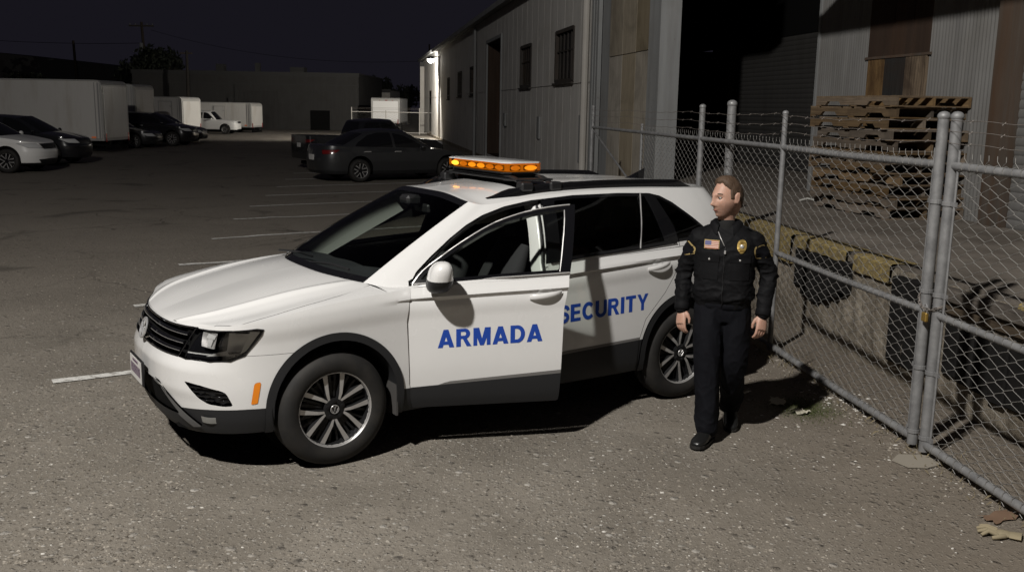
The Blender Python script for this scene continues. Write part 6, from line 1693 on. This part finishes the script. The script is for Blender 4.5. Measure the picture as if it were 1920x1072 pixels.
def remeshed(name, mb, mats, parent, voxel=.008, smooth=4, disp=None):
    o = mb.build(name, mats, None, True, 180, fix=False)
    bm = bmesh.new(); bm.from_mesh(o.data); bmesh.ops.recalc_face_normals(bm, faces=bm.faces); bm.to_mesh(o.data); bm.free()
    r = o.modifiers.new('r', 'REMESH'); r.mode = 'VOXEL'; r.voxel_size = voxel; r.use_smooth_shade = True
    if smooth: s_ = o.modifiers.new('s', 'SMOOTH'); s_.factor = .5; s_.iterations = smooth
    dg = bpy.context.evaluated_depsgraph_get(); dg.update(); me = bpy.data.meshes.new_from_object(o.evaluated_get(dg))
    o.modifiers.clear(); o.data = me
    me.name = name; me.materials.clear()
    for m in (mats if isinstance(mats, (list, tuple)) else [mats]): me.materials.append(m)
    me.polygons.foreach_set('material_index', [0]*len(me.polygons))
    if disp:
        co_ = [v.co + v.normal*disp(v.co, v.normal) for v in me.vertices]
        for v, c in zip(me.vertices, co_): v.co = c
    shade(me, 180)
    if parent is not None: o.parent = parent
    return o

# joints: x to his left (picture right), -y the way he faces, z up
J = dict(hipR=(-.088, .0, .90), kneeR=(-.072, -.135, .50), ankR=(-.045, -.20, .085), hipL=(.092, .01, .90), kneeL=(.098, -.02, .49), ankL=(.085, .245, .125),
         shR=(-.168, .0, 1.345), elR=(-.262, .055, 1.10), wrR=(-.262, -.035, .845), shL=(.172, .02, 1.338), elL=(.282, .085, 1.095), wrL=(.262, -.01, .835))
HEADC = Vector((-.014, -.040, 1.602)); HYAW = R(-47)
HM = Matrix.Translation(HEADC) @ Euler((R(4), 0, HYAW)).to_matrix().to_4x4() @ Matrix.Scale(1.055, 4)
def head_pts(nu=72, nv=56):
    """head: -y is the face, x to his left; returns grid in head space"""
    P = np.zeros((nv, nu+1, 3))
    g = lambda a, c, s_: math.exp(-((a-c)/s_)**2)
    for i in range(nv):
        ph = -math.pi/2 + math.pi*i/(nv-1)
        for j in range(nu+1):
            th = 2*math.pi*j/nu
            dx, dy, dz = math.cos(ph)*math.sin(th), -math.cos(ph)*math.cos(th), math.sin(ph)
            x, y, z = dx*.0735, dy*.097 + .006, dz*.122
            fr = max(0, -dy)
            if z < 0:      # jaw: narrow and pull the chin forward
                k = -z/.122; x *= 1 - .30*k**1.4; y = y*(1 - .10*k) - .020*k*(1 if dy < .3 else .0) + (.030*k if dy > .2 else 0)
                z *= 1.06
            if z > 0: y *= 1 - .02*z/.12
            # flat temples, full back of the skull
            if dy > 0: y += .014*dy*g(z, .03, .07)
            x *= 1 - .05*g(z, .02, .04)*fr
            # features
            y -= fr*( .0125*g(z, .030, .013)*g(x, 0, .05)                        # brow
                    + .034*g(x, 0, .0115)*(g(z, -.030, .014)*1.0 + .55*g(z, -.005, .018) + .25*g(z, .014, .012))      # nose
                    + .008*(g(x, .016, .008)+g(x, -.016, .008))*g(z, -.036, .009)
                    + .0085*g(x, 0, .024)*(g(z, -.060, .0065) + 1.05*g(z, -.073, .0070)) - .0035*g(x, 0, .026)*g(z, -.0665, .003)
                    + .021*g(x, 0, .026)*g(z, -.106, .020)
                    + .006*(g(x, .040, .018)+g(x, -.040, .018))*g(z, -.022, .020) )
            y += fr*( .0165*(g(x, .031, .014)+g(x, -.031, .014))*g(z, .010, .0105) + .004*g(x, 0, .02)*g(z, -.088, .006) + .004*(g(x, .034, .012)+g(x, -.034, .012))*g(z, -.06, .02))
            P[i, j] = (x, y, z)
    return P
HP_ = head_pts()
def hw(p): return HM @ Vector(p)
bd = MB()
Q = np.array([[tuple(hw(p)) for p in row] for row in HP_]); bd.grid(Q)
for sd in (1, -1):     # ears
    er = []
    for k in range(9):
        t = k/8; z = -.030 + .066*t; wd = .017*math.sin(math.pi*(.12 + .80*t))**.7*(.75 + .45*t)
        c = Vector((sd*(.074 + .004*t), .016 + .010*t, z)); er.append([hw(c + Vector((sd*.0075*math.cos(a) + sd*.008*(math.sin(a) > 0)*1.0*math.sin(a), wd*math.sin(a), 0))) for a in np.linspace(0, 2*math.pi, 13)[:-1]])
    bd.loft(er)
limb(bd, [(-.004, .0, 1.36), (-.006, -.004, 1.44), (-.010, -.020, 1.545)], [(.068, .066), (.056, .058), (.055, .058)], 18, steps=4)
# torso, hips, arms and legs under the clothes
rg = [((0, .005, .84), .150, .095), ((0, .0, .93), .158, .100), ((0, -.002, 1.05), .138, .090), ((0, 0, 1.18), .150, .100), ((0, .002, 1.30), .158, .095), ((0, .008, 1.37), .11, .075), ((0, .004, 1.42), .07, .06)]
bd.loft([ring(c, a, b_, n=28, p=2.4) for c, a, b_ in rg])
for s_ in 'RL':
    limb(bd, [tuple(Vector(J['sh'+s_])*.97), J['el'+s_], J['wr'+s_]], [(.040, .044), (.038, .040), (.026, .031)])
    limb(bd, [J['hip'+s_], J['knee'+s_], J['ank'+s_]], [(.082, .085), (.055, .06), (.038, .042)])
def hand(mb, wr, el, sd):
    """relaxed hand: palm, four curled fingers of unequal length, thumb from the side of the palm"""
    w_ = Vector(wr); d = (w_ - Vector(el)).normalized(); d = (d + Vector((0, -.10, -.35))).normalized()
    pn = Vector((-sd*.62, .78, 0)); pn = (pn - d*pn.dot(d)).normalized()          # palm normal: towards the thigh
    fwd = d.cross(pn)*sd; fwd = fwd if fwd.x*sd < 0 else -fwd                   # thumb side: towards the body
    P_ = lambda a, b_, c: w_ + d*a + fwd*b_ + pn*c
    rings = []
    for a, wd, th in ((-.02, .026, .021), (.01, .030, .020), (.04, .040, .019), (.075, .043, .017), (.095, .041, .015)):
        rings.append([P_(a, wd*math.copysign(abs(math.cos(t))**.8, math.cos(t)), th*math.sin(t)) for t in np.linspace(0, 2*math.pi, 17)[:-1]])
    mb.loft(rings)
    for k, (off, ln) in enumerate(((.032, .072), (.011, .080), (-.011, .075), (-.031, .060))):
        c1 = .25 + .07*k; base = P_(.088, off, 0); p = base; pts = [P_(.070, off, 0), base]; ang = c1
        for m_ in (.45, .32, .23):
            p = p + (d*math.cos(ang) + pn*math.sin(ang) - fwd*off*1.2)*ln*m_; pts.append(p); ang += .42
        mb.tube(pts, [.0104, .0104, .0098, .0090, .0078], 10)
        mb.sphere(pts[-1], .0078, 8, 6)
    tp = [P_(.010, .022, .006), P_(.034, .043, .016), P_(.060, .050, .026), P_(.084, .044, .034)]
    mb.tube(tp, [.014, .0125, .0105, .0085], 10); mb.sphere(tp[-1], .0085, 8, 6)
hand(bd, J['wrR'], J['elR'], -1); hand(bd, J['wrL'], J['elL'], 1)
PERS = remeshed('person', bd, M['skin'], None, .0042, 2)
stubble_attr(PERS)
PERS.location = MAN_LOC; PERS.rotation_euler = (0, 0, MAN_RZ)
tag(PERS, 'guard in a black jacket with a gold badge, walking beside the rear of the SUV', 'person')

def fold(freq, amp, ax=(1, 1, 1), seed=0.0):
    def f(c, n): 
        q = mnoise.noise((c.x*freq*ax[0]+seed, c.y*freq*ax[1], c.z*freq*ax[2])); r_ = max(0, 1 - abs(q)*2.6)**1.7*1.7 - .5
        return amp*(r_*.8 + .3*mnoise.noise((c.x*freq*2.3, c.y*freq*2.3+seed, c.z*freq*2.3)))
    return f
# jacket
jk = MB()
rg = [((0, .005, .875), .174, .122, 2.5), ((0, .004, .915), .184, .130, 2.5), ((0, .0, .965), .200, .150, 2.4), ((0, -.004, 1.06), .190, .140, 2.4), ((0, -.004, 1.16), .194, .138, 2.5), ((0, -.002, 1.25), .200, .134, 2.5), ((0, .004, 1.32), .198, .120, 2.4), ((0, .010, 1.372), .172, .100, 2.2), ((0, .012, 1.408), .128, .086, 2.0), ((-.003, .008, 1.434), .082, .074, 2.0)]
jk.loft([ring(c, a, b_, n=40, p=p_) for c, a, b_, p_ in rg])
for s_ in 'RL':
    limb(jk, [tuple(Vector(J['sh'+s_])*1.0 + Vector((.0, 0, -.012))), tuple(Vector(J['sh'+s_])*.55 + Vector(J['el'+s_])*.45), J['el'+s_], tuple(Vector(J['el'+s_])*.4 + Vector(J['wr'+s_])*.6), tuple(Vector(J['wr'+s_])*.96 + Vector(J['el'+s_])*.04)], [(.068, .080), (.065, .074), (.059, .064), (.054, .058), (.043, .047)], 20)
def jdisp(c, n):
    f1 = fold(8, .0065, (1, 1, 2.0), 3); f2 = fold(22, .0022, (1, 1, 1.8), 7)
    k = .75 + .9*math.exp(-((c.z-1.10)/.07)**2)*(abs(c.x) > .19) + .7*math.exp(-((c.z-.98)/.05)**2)
    if c.z < .925: k = .25
    return f1(c, n)*k + f2(c, n)*k
JK = remeshed('jacket', jk, M['jacket'], PERS, .0075, 5, jdisp)
# trousers
tr_ = MB()
tr_.loft([ring(c, a, b_, n=36, p=2.4) for c, a, b_ in (((0, .005, .955), .160, .112), ((0, .006, .90), .172, .124), ((0, .008, .845), .180, .128), ((.0, .008, .79), .176, .118))])
for s_ in 'RL':
    h_, k_, a_ = (Vector(J[n_+s_]) for n_ in ('hip', 'knee', 'ank')); sx = -1 if s_ == 'R' else 1
    limb(tr_, [h_ + Vector((0, .005, -.03)), h_*.5 + k_*.5 + Vector((0, -.008, 0)), k_, k_*.5 + a_*.5 + Vector((0, .008, 0)), a_ + Vector((0, .0, .015))], [(.100, .112), (.096, .104), (.080, .088), (.076, .084), (.072, .086)], 22)
def tdisp(c, n):
    k = 1 + 1.1*math.exp(-((c.z-.16)/.10)**2) + .6*math.exp(-((c.z-.50)/.10)**2)
    return fold(5.5, .0055*k, (1.3, 1.3, .75), 11)(c, n) + fold(15, .0020*k, (1, 1, .8), 2)(c, n)
remeshed('trousers', tr_, M['trouser'], PERS, .0075, 5, tdisp)
# boots
def boot(ank, toe_dir, pitch):
    a = Vector(ank); f = Vector(toe_dir).normalized(); sx = Vector((-f.y, f.x, 0)); up_ = Vector((0, 0, 1)); ro = Matrix.Rotation(pitch, 3, sx)
    mb = MB(); rings = []
    Z0 = a.z - .085
    for t, wd, h_ in ((-.088, .020, .030), (-.080, .034, .062), (-.05, .039, .092), (0, .041, .100), (.05, .044, .082), (.10, .049, .058), (.15, .049, .046), (.185, .039, .036), (.203, .018, .022)):
        rings.append([a + ro @ (f*t + sx*wd*math.copysign(abs(math.cos(q))**.75, math.cos(q)) + up_*(-.085 + .012 + (h_*.5)*(1 + math.copysign(abs(math.sin(q))**.8, math.sin(q)))) ) for q in np.linspace(0, 2*math.pi, 17)[:-1]])
    mb.loft(rings); mb.tube([a + ro @ (f*-.01 + up_*-.02), a + Vector((0, -.005, .09))], [.046, .047], 14, sq=(1.05, .95))
    b = mb.build('boot', M['leather'], PERS, True, 180, fix=True)
    so = MB(); out = [(-.092, .022), (-.07, .037), (-.02, .041), (.05, .045), (.11, .052), (.165, .050), (.20, .034), (.212, .012)]
    top_ = [(t, wd) for t, wd in out] + [(t, -wd) for t, wd in out[::-1]]
    P0 = [a + ro @ (f*t + sx*w_ + up_*-.085) for t, w_ in top_]; P1 = [a + ro @ (f*t + sx*w_ + up_*-.066) for t, w_ in top_]
    n = len(top_); so.add(P0 + P1, [tuple(range(n))[::-1], tuple(range(n, 2*n))] + [(i, (i+1) % n, n+(i+1) % n, n+i) for i in range(n)])
    so.build('sole', M['rubber'], b, fix=True); return b
boot(tuple(Vector(J['ankR']) + Vector((0, 0, .002))), (-.30, -1, 0), R(-3)); boot(tuple(Vector(J['ankL']) + Vector((0, -.005, .0))), (.10, -1, 0), R(14))
# hair: a cap over the skull with a high forehead
hc = MB(); P = []
g_ = lambda a, c, s_: math.exp(-((a-c)/s_)**2)
hp = HP_; nv, nu = hp.shape[:2]
keep = np.zeros((nv, nu), bool)
for i in range(nv):
    for j in range(nu):
        x, y, z = hp[i, j]; front = -y/.1
        lim = (.094 - .016*(abs(x)/.05)**2*0 + .010*g_(abs(x), .034, .012)) if y < -.045 else (.084 - (y+.045)/.075*.080 if y < .03 else (.0 - (y-.03)/.06*.062))
        if abs(x) > .05 and -.02 < y < .005: lim = min(lim, .0)     # sideburn
        keep[i, j] = z > lim
hv = []
for i in range(nv):
    hv.append([])
    for j in range(nu):
        p = Vector(hp[i, j]); n = Vector((p.x/.076**2, p.y/.1**2, p.z/.122**2)).normalized()
        th = .0050 + .009*max(0, p.z/.12)**2 + .010*math.exp(-((p.y+.035)/.03)**2)*math.exp(-((p.z-.105)/.03)**2) + .0030*mnoise.noise((p.x*70, p.y*70, p.z*28))
        hv[-1].append(hw(p + n*(th if keep[i, j] else -.006)))
fs = []
for i in range(nv-1):
    for j in range(nu-1):
        if keep[i, j] or keep[i+1, j] or keep[i, j+1] or keep[i+1, j+1]: fs.append((i*nu+j, (i)*nu+j+1, (i+1)*nu+j+1, (i+1)*nu+j))
hc.add([p for r_ in hv for p in r_], fs); hc.build('hair', M['hair'], PERS, True, 180)
# eyes, brows, lips
for sd in (1, -1):
    e = MB(); e.sphere(hw((sd*.0305, -.0715, .0105)), .0118, 14, 10); e.build('eye', mat('eye_white', (.42, .38, .35), .3) if 'eye_white' not in bpy.data.materials else bpy.data.materials['eye_white'], PERS, True, 180)
    e = MB(); e.sphere(hw((sd*.0300, -.0806, .0105)), .0060, 10, 8); e.build('iris', M['pane_dark'], PERS, True, 180)
    b = MB(); b.tube([hw((sd*(.012 + .036*t), -.0885 + .020*t*t + .002, .0285 + .006*math.sin(t*2.6))) for t in np.linspace(0, 1, 8)], [.003, .0045, .005, .005, .0045, .004, .003, .002], 6); b.build('eyebrow', M['hair'], PERS, True, 180)
    b = MB(); b.tube([hw((sd*(.016 + .029*t), -.0800 + .012*(2*t-1)**2 - .003, 0.0205 - .006*(2*t-1)**2)) for t in np.linspace(0, 1, 7)], .0020, 6); b.build('eyelid', M['skin'], PERS, True, 180)
b = MB(); b.tube([hw((x, -.0905 + 9.0*x*x, -.0665 + .8*x*x)) for x in np.linspace(-.021, .021, 9)], [.001, .002, .0028, .003, .003, .003, .0028, .002, .001], 6); b.build('lips', mat('lip_skin', (.30, .115, .09), .5), PERS, True, 180)

# things sewn on the jacket, set on its real surface
dg = bpy.context.evaluated_depsgraph_get(); dg.update()
from mathutils.bvhtree import BVHTree
_bv = BVHTree.FromPolygons([v.co.copy() for v in JK.data.vertices], [tuple(p.vertices) for p in JK.data.polygons])
def chest(x, z, off=.002):
    h = _bv.ray_cast(Vector((x, -1, z)), Vector((0, 1, 0))); y = h[0].y if h[0] else -.14
    return Vector((x, y - off, z))
def sew(name, poly_, mat_, parent, off=.003, th=.003, n=4):
    """flat patch: quad corner list (x,z) or polygon fan"""
    mb = MB()
    if len(poly_) == 4:
        a, b_, c, d = [Vector((*p, 0)) for p in poly_]; G_ = []
        for i in np.linspace(0, 1, n+1):
            G_.append([])
            for j in np.linspace(0, 1, n+1):
                q = a*(1-i)*(1-j) + b_*i*(1-j) + c*i*j + d*(1-i)*j; G_[-1].append(tuple(chest(q.x, q.y, off)))
        mb.grid(np.array(G_))
    else:
        cx = sum(p[0] for p in poly_)/len(poly_); cz = sum(p[1] for p in poly_)/len(poly_)
        vs = [chest(cx, cz, off+.003)] + [chest(x, z, off) for x, z in poly_]; k = len(poly_); mb.add(vs, [(0, 1+i, 1+(i+1) % k) for i in range(k)])
    o = mb.build(name, mat_, parent, True, 180, fix=True)
    if th: solid(o, th, 0)
    return o
FX, FZ = -.085, 1.305
fl = sew('flag_patch', [(FX-.048, FZ-.028), (FX+.048, FZ-.028), (FX+.048, FZ+.028), (FX-.048, FZ+.028)], M['tan'], JK, .004, .002)
red, whi, blu = mat('flag_red', (.36, .11, .08), .8), mat('flag_white', (.50, .42, .34), .8), mat('flag_blue', (.10, .10, .20), .8)
for k in range(9):
    z0 = FZ - .024 + .048*k/9; z1 = FZ - .024 + .048*(k+1)/9; x0 = FX - .044 if k < 4 else FX - .004
    sew('flag_stripe', [(x0, z0), (FX+.044, z0), (FX+.044, z1), (x0, z1)], red if k % 2 == 0 else whi, JK, .0095, 0, 2)
sew('flag_canton', [(FX-.044, FZ-.0027), (FX-.004, FZ-.0027), (FX-.004, FZ+.024), (FX-.044, FZ+.024)], blu, JK, .0115, 0, 2)
BX, BZ = .105, 1.300
sh = [(.031*math.sin(t)*(1 - .12*math.cos(t)*-1), .044*math.cos(t)) for t in np.linspace(0, 2*math.pi, 21)[:-1]]
bg_ = sew('badge', [(BX+x*.95, BZ+z) for x, z in sh], M['gold'], JK, .006, .003)
mb = MB(); c = chest(BX, BZ, .012); mb.sphere(c, .014, 12, 6, (1, .35, 1)); mb.build('badge_seal', M['satin'], JK, True, 180)
mb = MB()
for zz in (.026, -.024): mb.tube([chest(BX+x, BZ+zz - 4*x*x, .0105) for x in np.linspace(-.022, .022, 6)], .0022, 5)
mb.build('badge_banner', M['gold'], JK, True, 180)
for px in (-.095, .100):
    sew('pocket_flap', [(px-.064, 1.195), (px+.064, 1.195), (px+.066, 1.245), (px-.066, 1.245)], M['jacket'], JK, .005, .005)
    sew('pocket', [(px-.060, 1.08), (px+.060, 1.08), (px+.060, 1.194), (px-.060, 1.194)], M['jacket'], JK, .003, .003)
    mb = MB(); mb.sphere(chest(px, 1.212, .009), .007, 10, 6, (1, .5, 1)); mb.build('button', M['satin'], JK, True, 180)
mb = MB(); mb.tube([chest(.0 + .002*math.sin(k), z, .003) for k, z in enumerate(np.linspace(.90, 1.30, 22))], .003, 5); mb.build('zip', M['plastic'], JK, True, 180)
mb = MB(); mb.box((-.006, -.008, -.012), (.006, 0, .012), Matrix.Translation(chest(.003, 1.262, .006)), bev=.002); mb.build('zip_pull', M['chrome'], JK)
mb = MB(); mb.tube([chest(-.004, 1.30, .003), chest(-.03, 1.345, .003), chest(-.05, 1.385, .004)], .0032, 5); mb.build('zip', M['satin'], JK, True, 180)
# collar: stand-up band with two fallen points
cl = MB(); rows = []
for a in np.linspace(R(-62), R(242), 40):
    ca, sa = math.cos(a), math.sin(a); open_ = max(0, -sa)**4
    r0 = Vector((-.004 + .084*ca, .010 + .080*sa, 1.418 - .030*open_)); r1 = Vector((-.004 + .080*ca, .014 + .080*sa, 1.458 - .040*open_)); r2 = Vector((-.004 + .112*ca, .010 + .108*sa - .020*open_, 1.396 - .050*open_))
    rows.append([tuple(r0), tuple(r1), tuple(r1*.5 + r2*.5 + Vector((.006*ca, .006*sa, .014))), tuple(r2)])
o = cl.grid(np.array(rows)).build('collar', M['jacket'], JK, True, 180); solid(o, .004, 0)
sv = MB(); limb(sv, [(-.004, -.014, 1.37), (-.006, -.012, 1.430)], [(.066, .064), (.060, .063)], 18, steps=3); sv.build('undershirt', mat('black_shirt', (.006, .006, .006), .9), PERS, True, 180)
for s_, sd in (('R', -1), ('L', 1)):      # shoulder straps and sleeve patches
    a = Vector(J['sh'+s_]); mb = MB(); mb.tube([(sd*.095, .012, 1.424), (sd*.135, .012, 1.408), (sd*.172, .014, 1.388), (sd*.202, .016, 1.370)], .013, 8, sq=(.4, 1.6)); o = mb.build('shoulder_strap', M['jacket'], JK, True, 180)
    def arm(x, z, q, off):
        h = _bv.ray_cast(Vector((sd*.8, q, z)), Vector((-sd, 0, 0))); return (h[0] + Vector((sd*off, 0, 0))) if h[0] else Vector((sd*.27, q, z))
    for nm, sc_, m_, of in (('sleeve_patch', 1.0, M['tan'], .0015), ('patch_centre', .88, M['trouser'], .008)):
        G_ = [[tuple(arm(0, 1.262 + .047*sc_*q*math.sin(t), -.03 + .038*sc_*q*math.cos(t), of)) for t in np.linspace(0, 2*math.pi, 25)] for q in (.02, .35, .7, 1.0)]
        o = MB().grid(np.array(G_), flip=(sd > 0)).build(nm, m_, JK, True, 180)
    wv = Vector(J['wr'+s_]); ev = Vector(J['el'+s_]); d = (wv-ev).normalized()
    mb = MB(); mb.loft([ring(wv - d*k, .047 + b_, .051 + b_, d, n=20) for k, b_ in ((.0, -.001), (.004, .003), (.045, .004), (.05, .0))]); mb.build('cuff', M['jacket'], JK, True, 180)
mb = MB(); mb.loft([ring((0, .004, z), a, b_, n=40, p=2.5) for z, a, b_ in ((.872, .160, .112), (.876, .171, .122), (.915, .180, .131), (.922, .172, .124))]); mb.build('waistband', M['trouser'], JK, True, 180)
# ---------------------------------------------------------------- camera, light, world
cam = bpy.data.cameras.new('camera'); co = bpy.data.objects.new('camera', cam); COL.objects.link(co)
PI_, RO_ = .18395, .018
rt, up, fw = Vector((1, 0, 0)), Vector((0, math.sin(PI_), math.cos(PI_))), Vector((0, math.cos(PI_), -math.sin(PI_)))
rt2 = rt*math.cos(RO_) + up*math.sin(RO_); up2 = up*math.cos(RO_) - rt*math.sin(RO_)
co.matrix_world = Matrix.Translation((0, 0, 2.154)) @ Matrix((rt2, up2, -fw)).transposed().to_4x4()
cam.sensor_width = 36; cam.lens = 36*1800/1920; cam.clip_start = .05; cam.clip_end = 2000
SC.camera = co

W_ = bpy.data.worlds.new('World'); SC.world = W_; W_.use_nodes = True
t = W_.node_tree; bg = t.nodes['Background']
sky = t.nodes.new('ShaderNodeTexSky'); sky.sky_type = 'NISHITA'; sky.sun_disc = False
sky.sun_elevation = R(-4); sky.sun_rotation = R(160); sky.air_density = 1.0; sky.dust_density = 1.0
SKY_TINT = (.0080, .0074, .0110)
ad = t.nodes.new('ShaderNodeMix'); ad.data_type = 'RGBA'; ad.blend_type = 'ADD'; ad.inputs[0].default_value = 1.0
sc_ = t.nodes.new('ShaderNodeMix'); sc_.data_type = 'RGBA'; sc_.blend_type = 'MULTIPLY'; sc_.inputs[0].default_value = 1.0
sc_.inputs[7].default_value = (.004, .004, .004, 1)
t.links.new(sky.outputs[0], sc_.inputs[6]); t.links.new(sc_.outputs[2], ad.inputs[6]); ad.inputs[7].default_value = (*SKY_TINT, 1)
t.links.new(ad.outputs[2], bg.inputs['Color']); bg.inputs['Strength'].default_value = 1.0

def lamp(name, loc, target, power, size, col, typ='SPOT', angle=150, blend=.4):
    l = bpy.data.lights.new(name, typ); l.energy = power; l.color = col
    l.shadow_soft_size = size
    if typ == 'SPOT': l.spot_size = R(angle); l.spot_blend = blend
    o = bpy.data.objects.new(name, l); COL.objects.link(o); o.location = loc
    d = Vector(target) - Vector(loc); o.rotation_euler = d.to_track_quat('-Z', 'Y').to_euler(); return o
# yard floodlight on its pole behind the photographer
lamp('yard_floodlight', (-4.4, -1.8, 10.4), (1.0, 6.0, 0), 9700, .20, (1.0, .965, .915), angle=160, blend=.5)
# lit wall lamp on the long shed
lamp('wall_lamp_light', (WALL_LAMP[0]-.16, WALL_LAMP[1]-.05, WALL_LAMP[2]-.34), (WALL_LAMP[0]-3.2, WALL_LAMP[1]+4.6, 0), 5000, .06, (1.0, .95, .86), angle=168, blend=.35)

SC.view_settings.view_transform = 'Standard'; SC.view_settings.look = 'None'; SC.view_settings.gamma = 1; SC.view_settings.exposure = 0
SC.render.engine = 'CYCLES'; SC.cycles.max_bounces = 6; SC.cycles.transparent_max_bounces = 16
SC.cycles.use_denoising = True; SC.cycles.sample_clamp_indirect = 3.0
SC.cycles.caustics_reflective = False; SC.cycles.caustics_refractive = False
try: SC.cycles.denoiser = 'OPENIMAGEDENOISE'
except Exception: pass
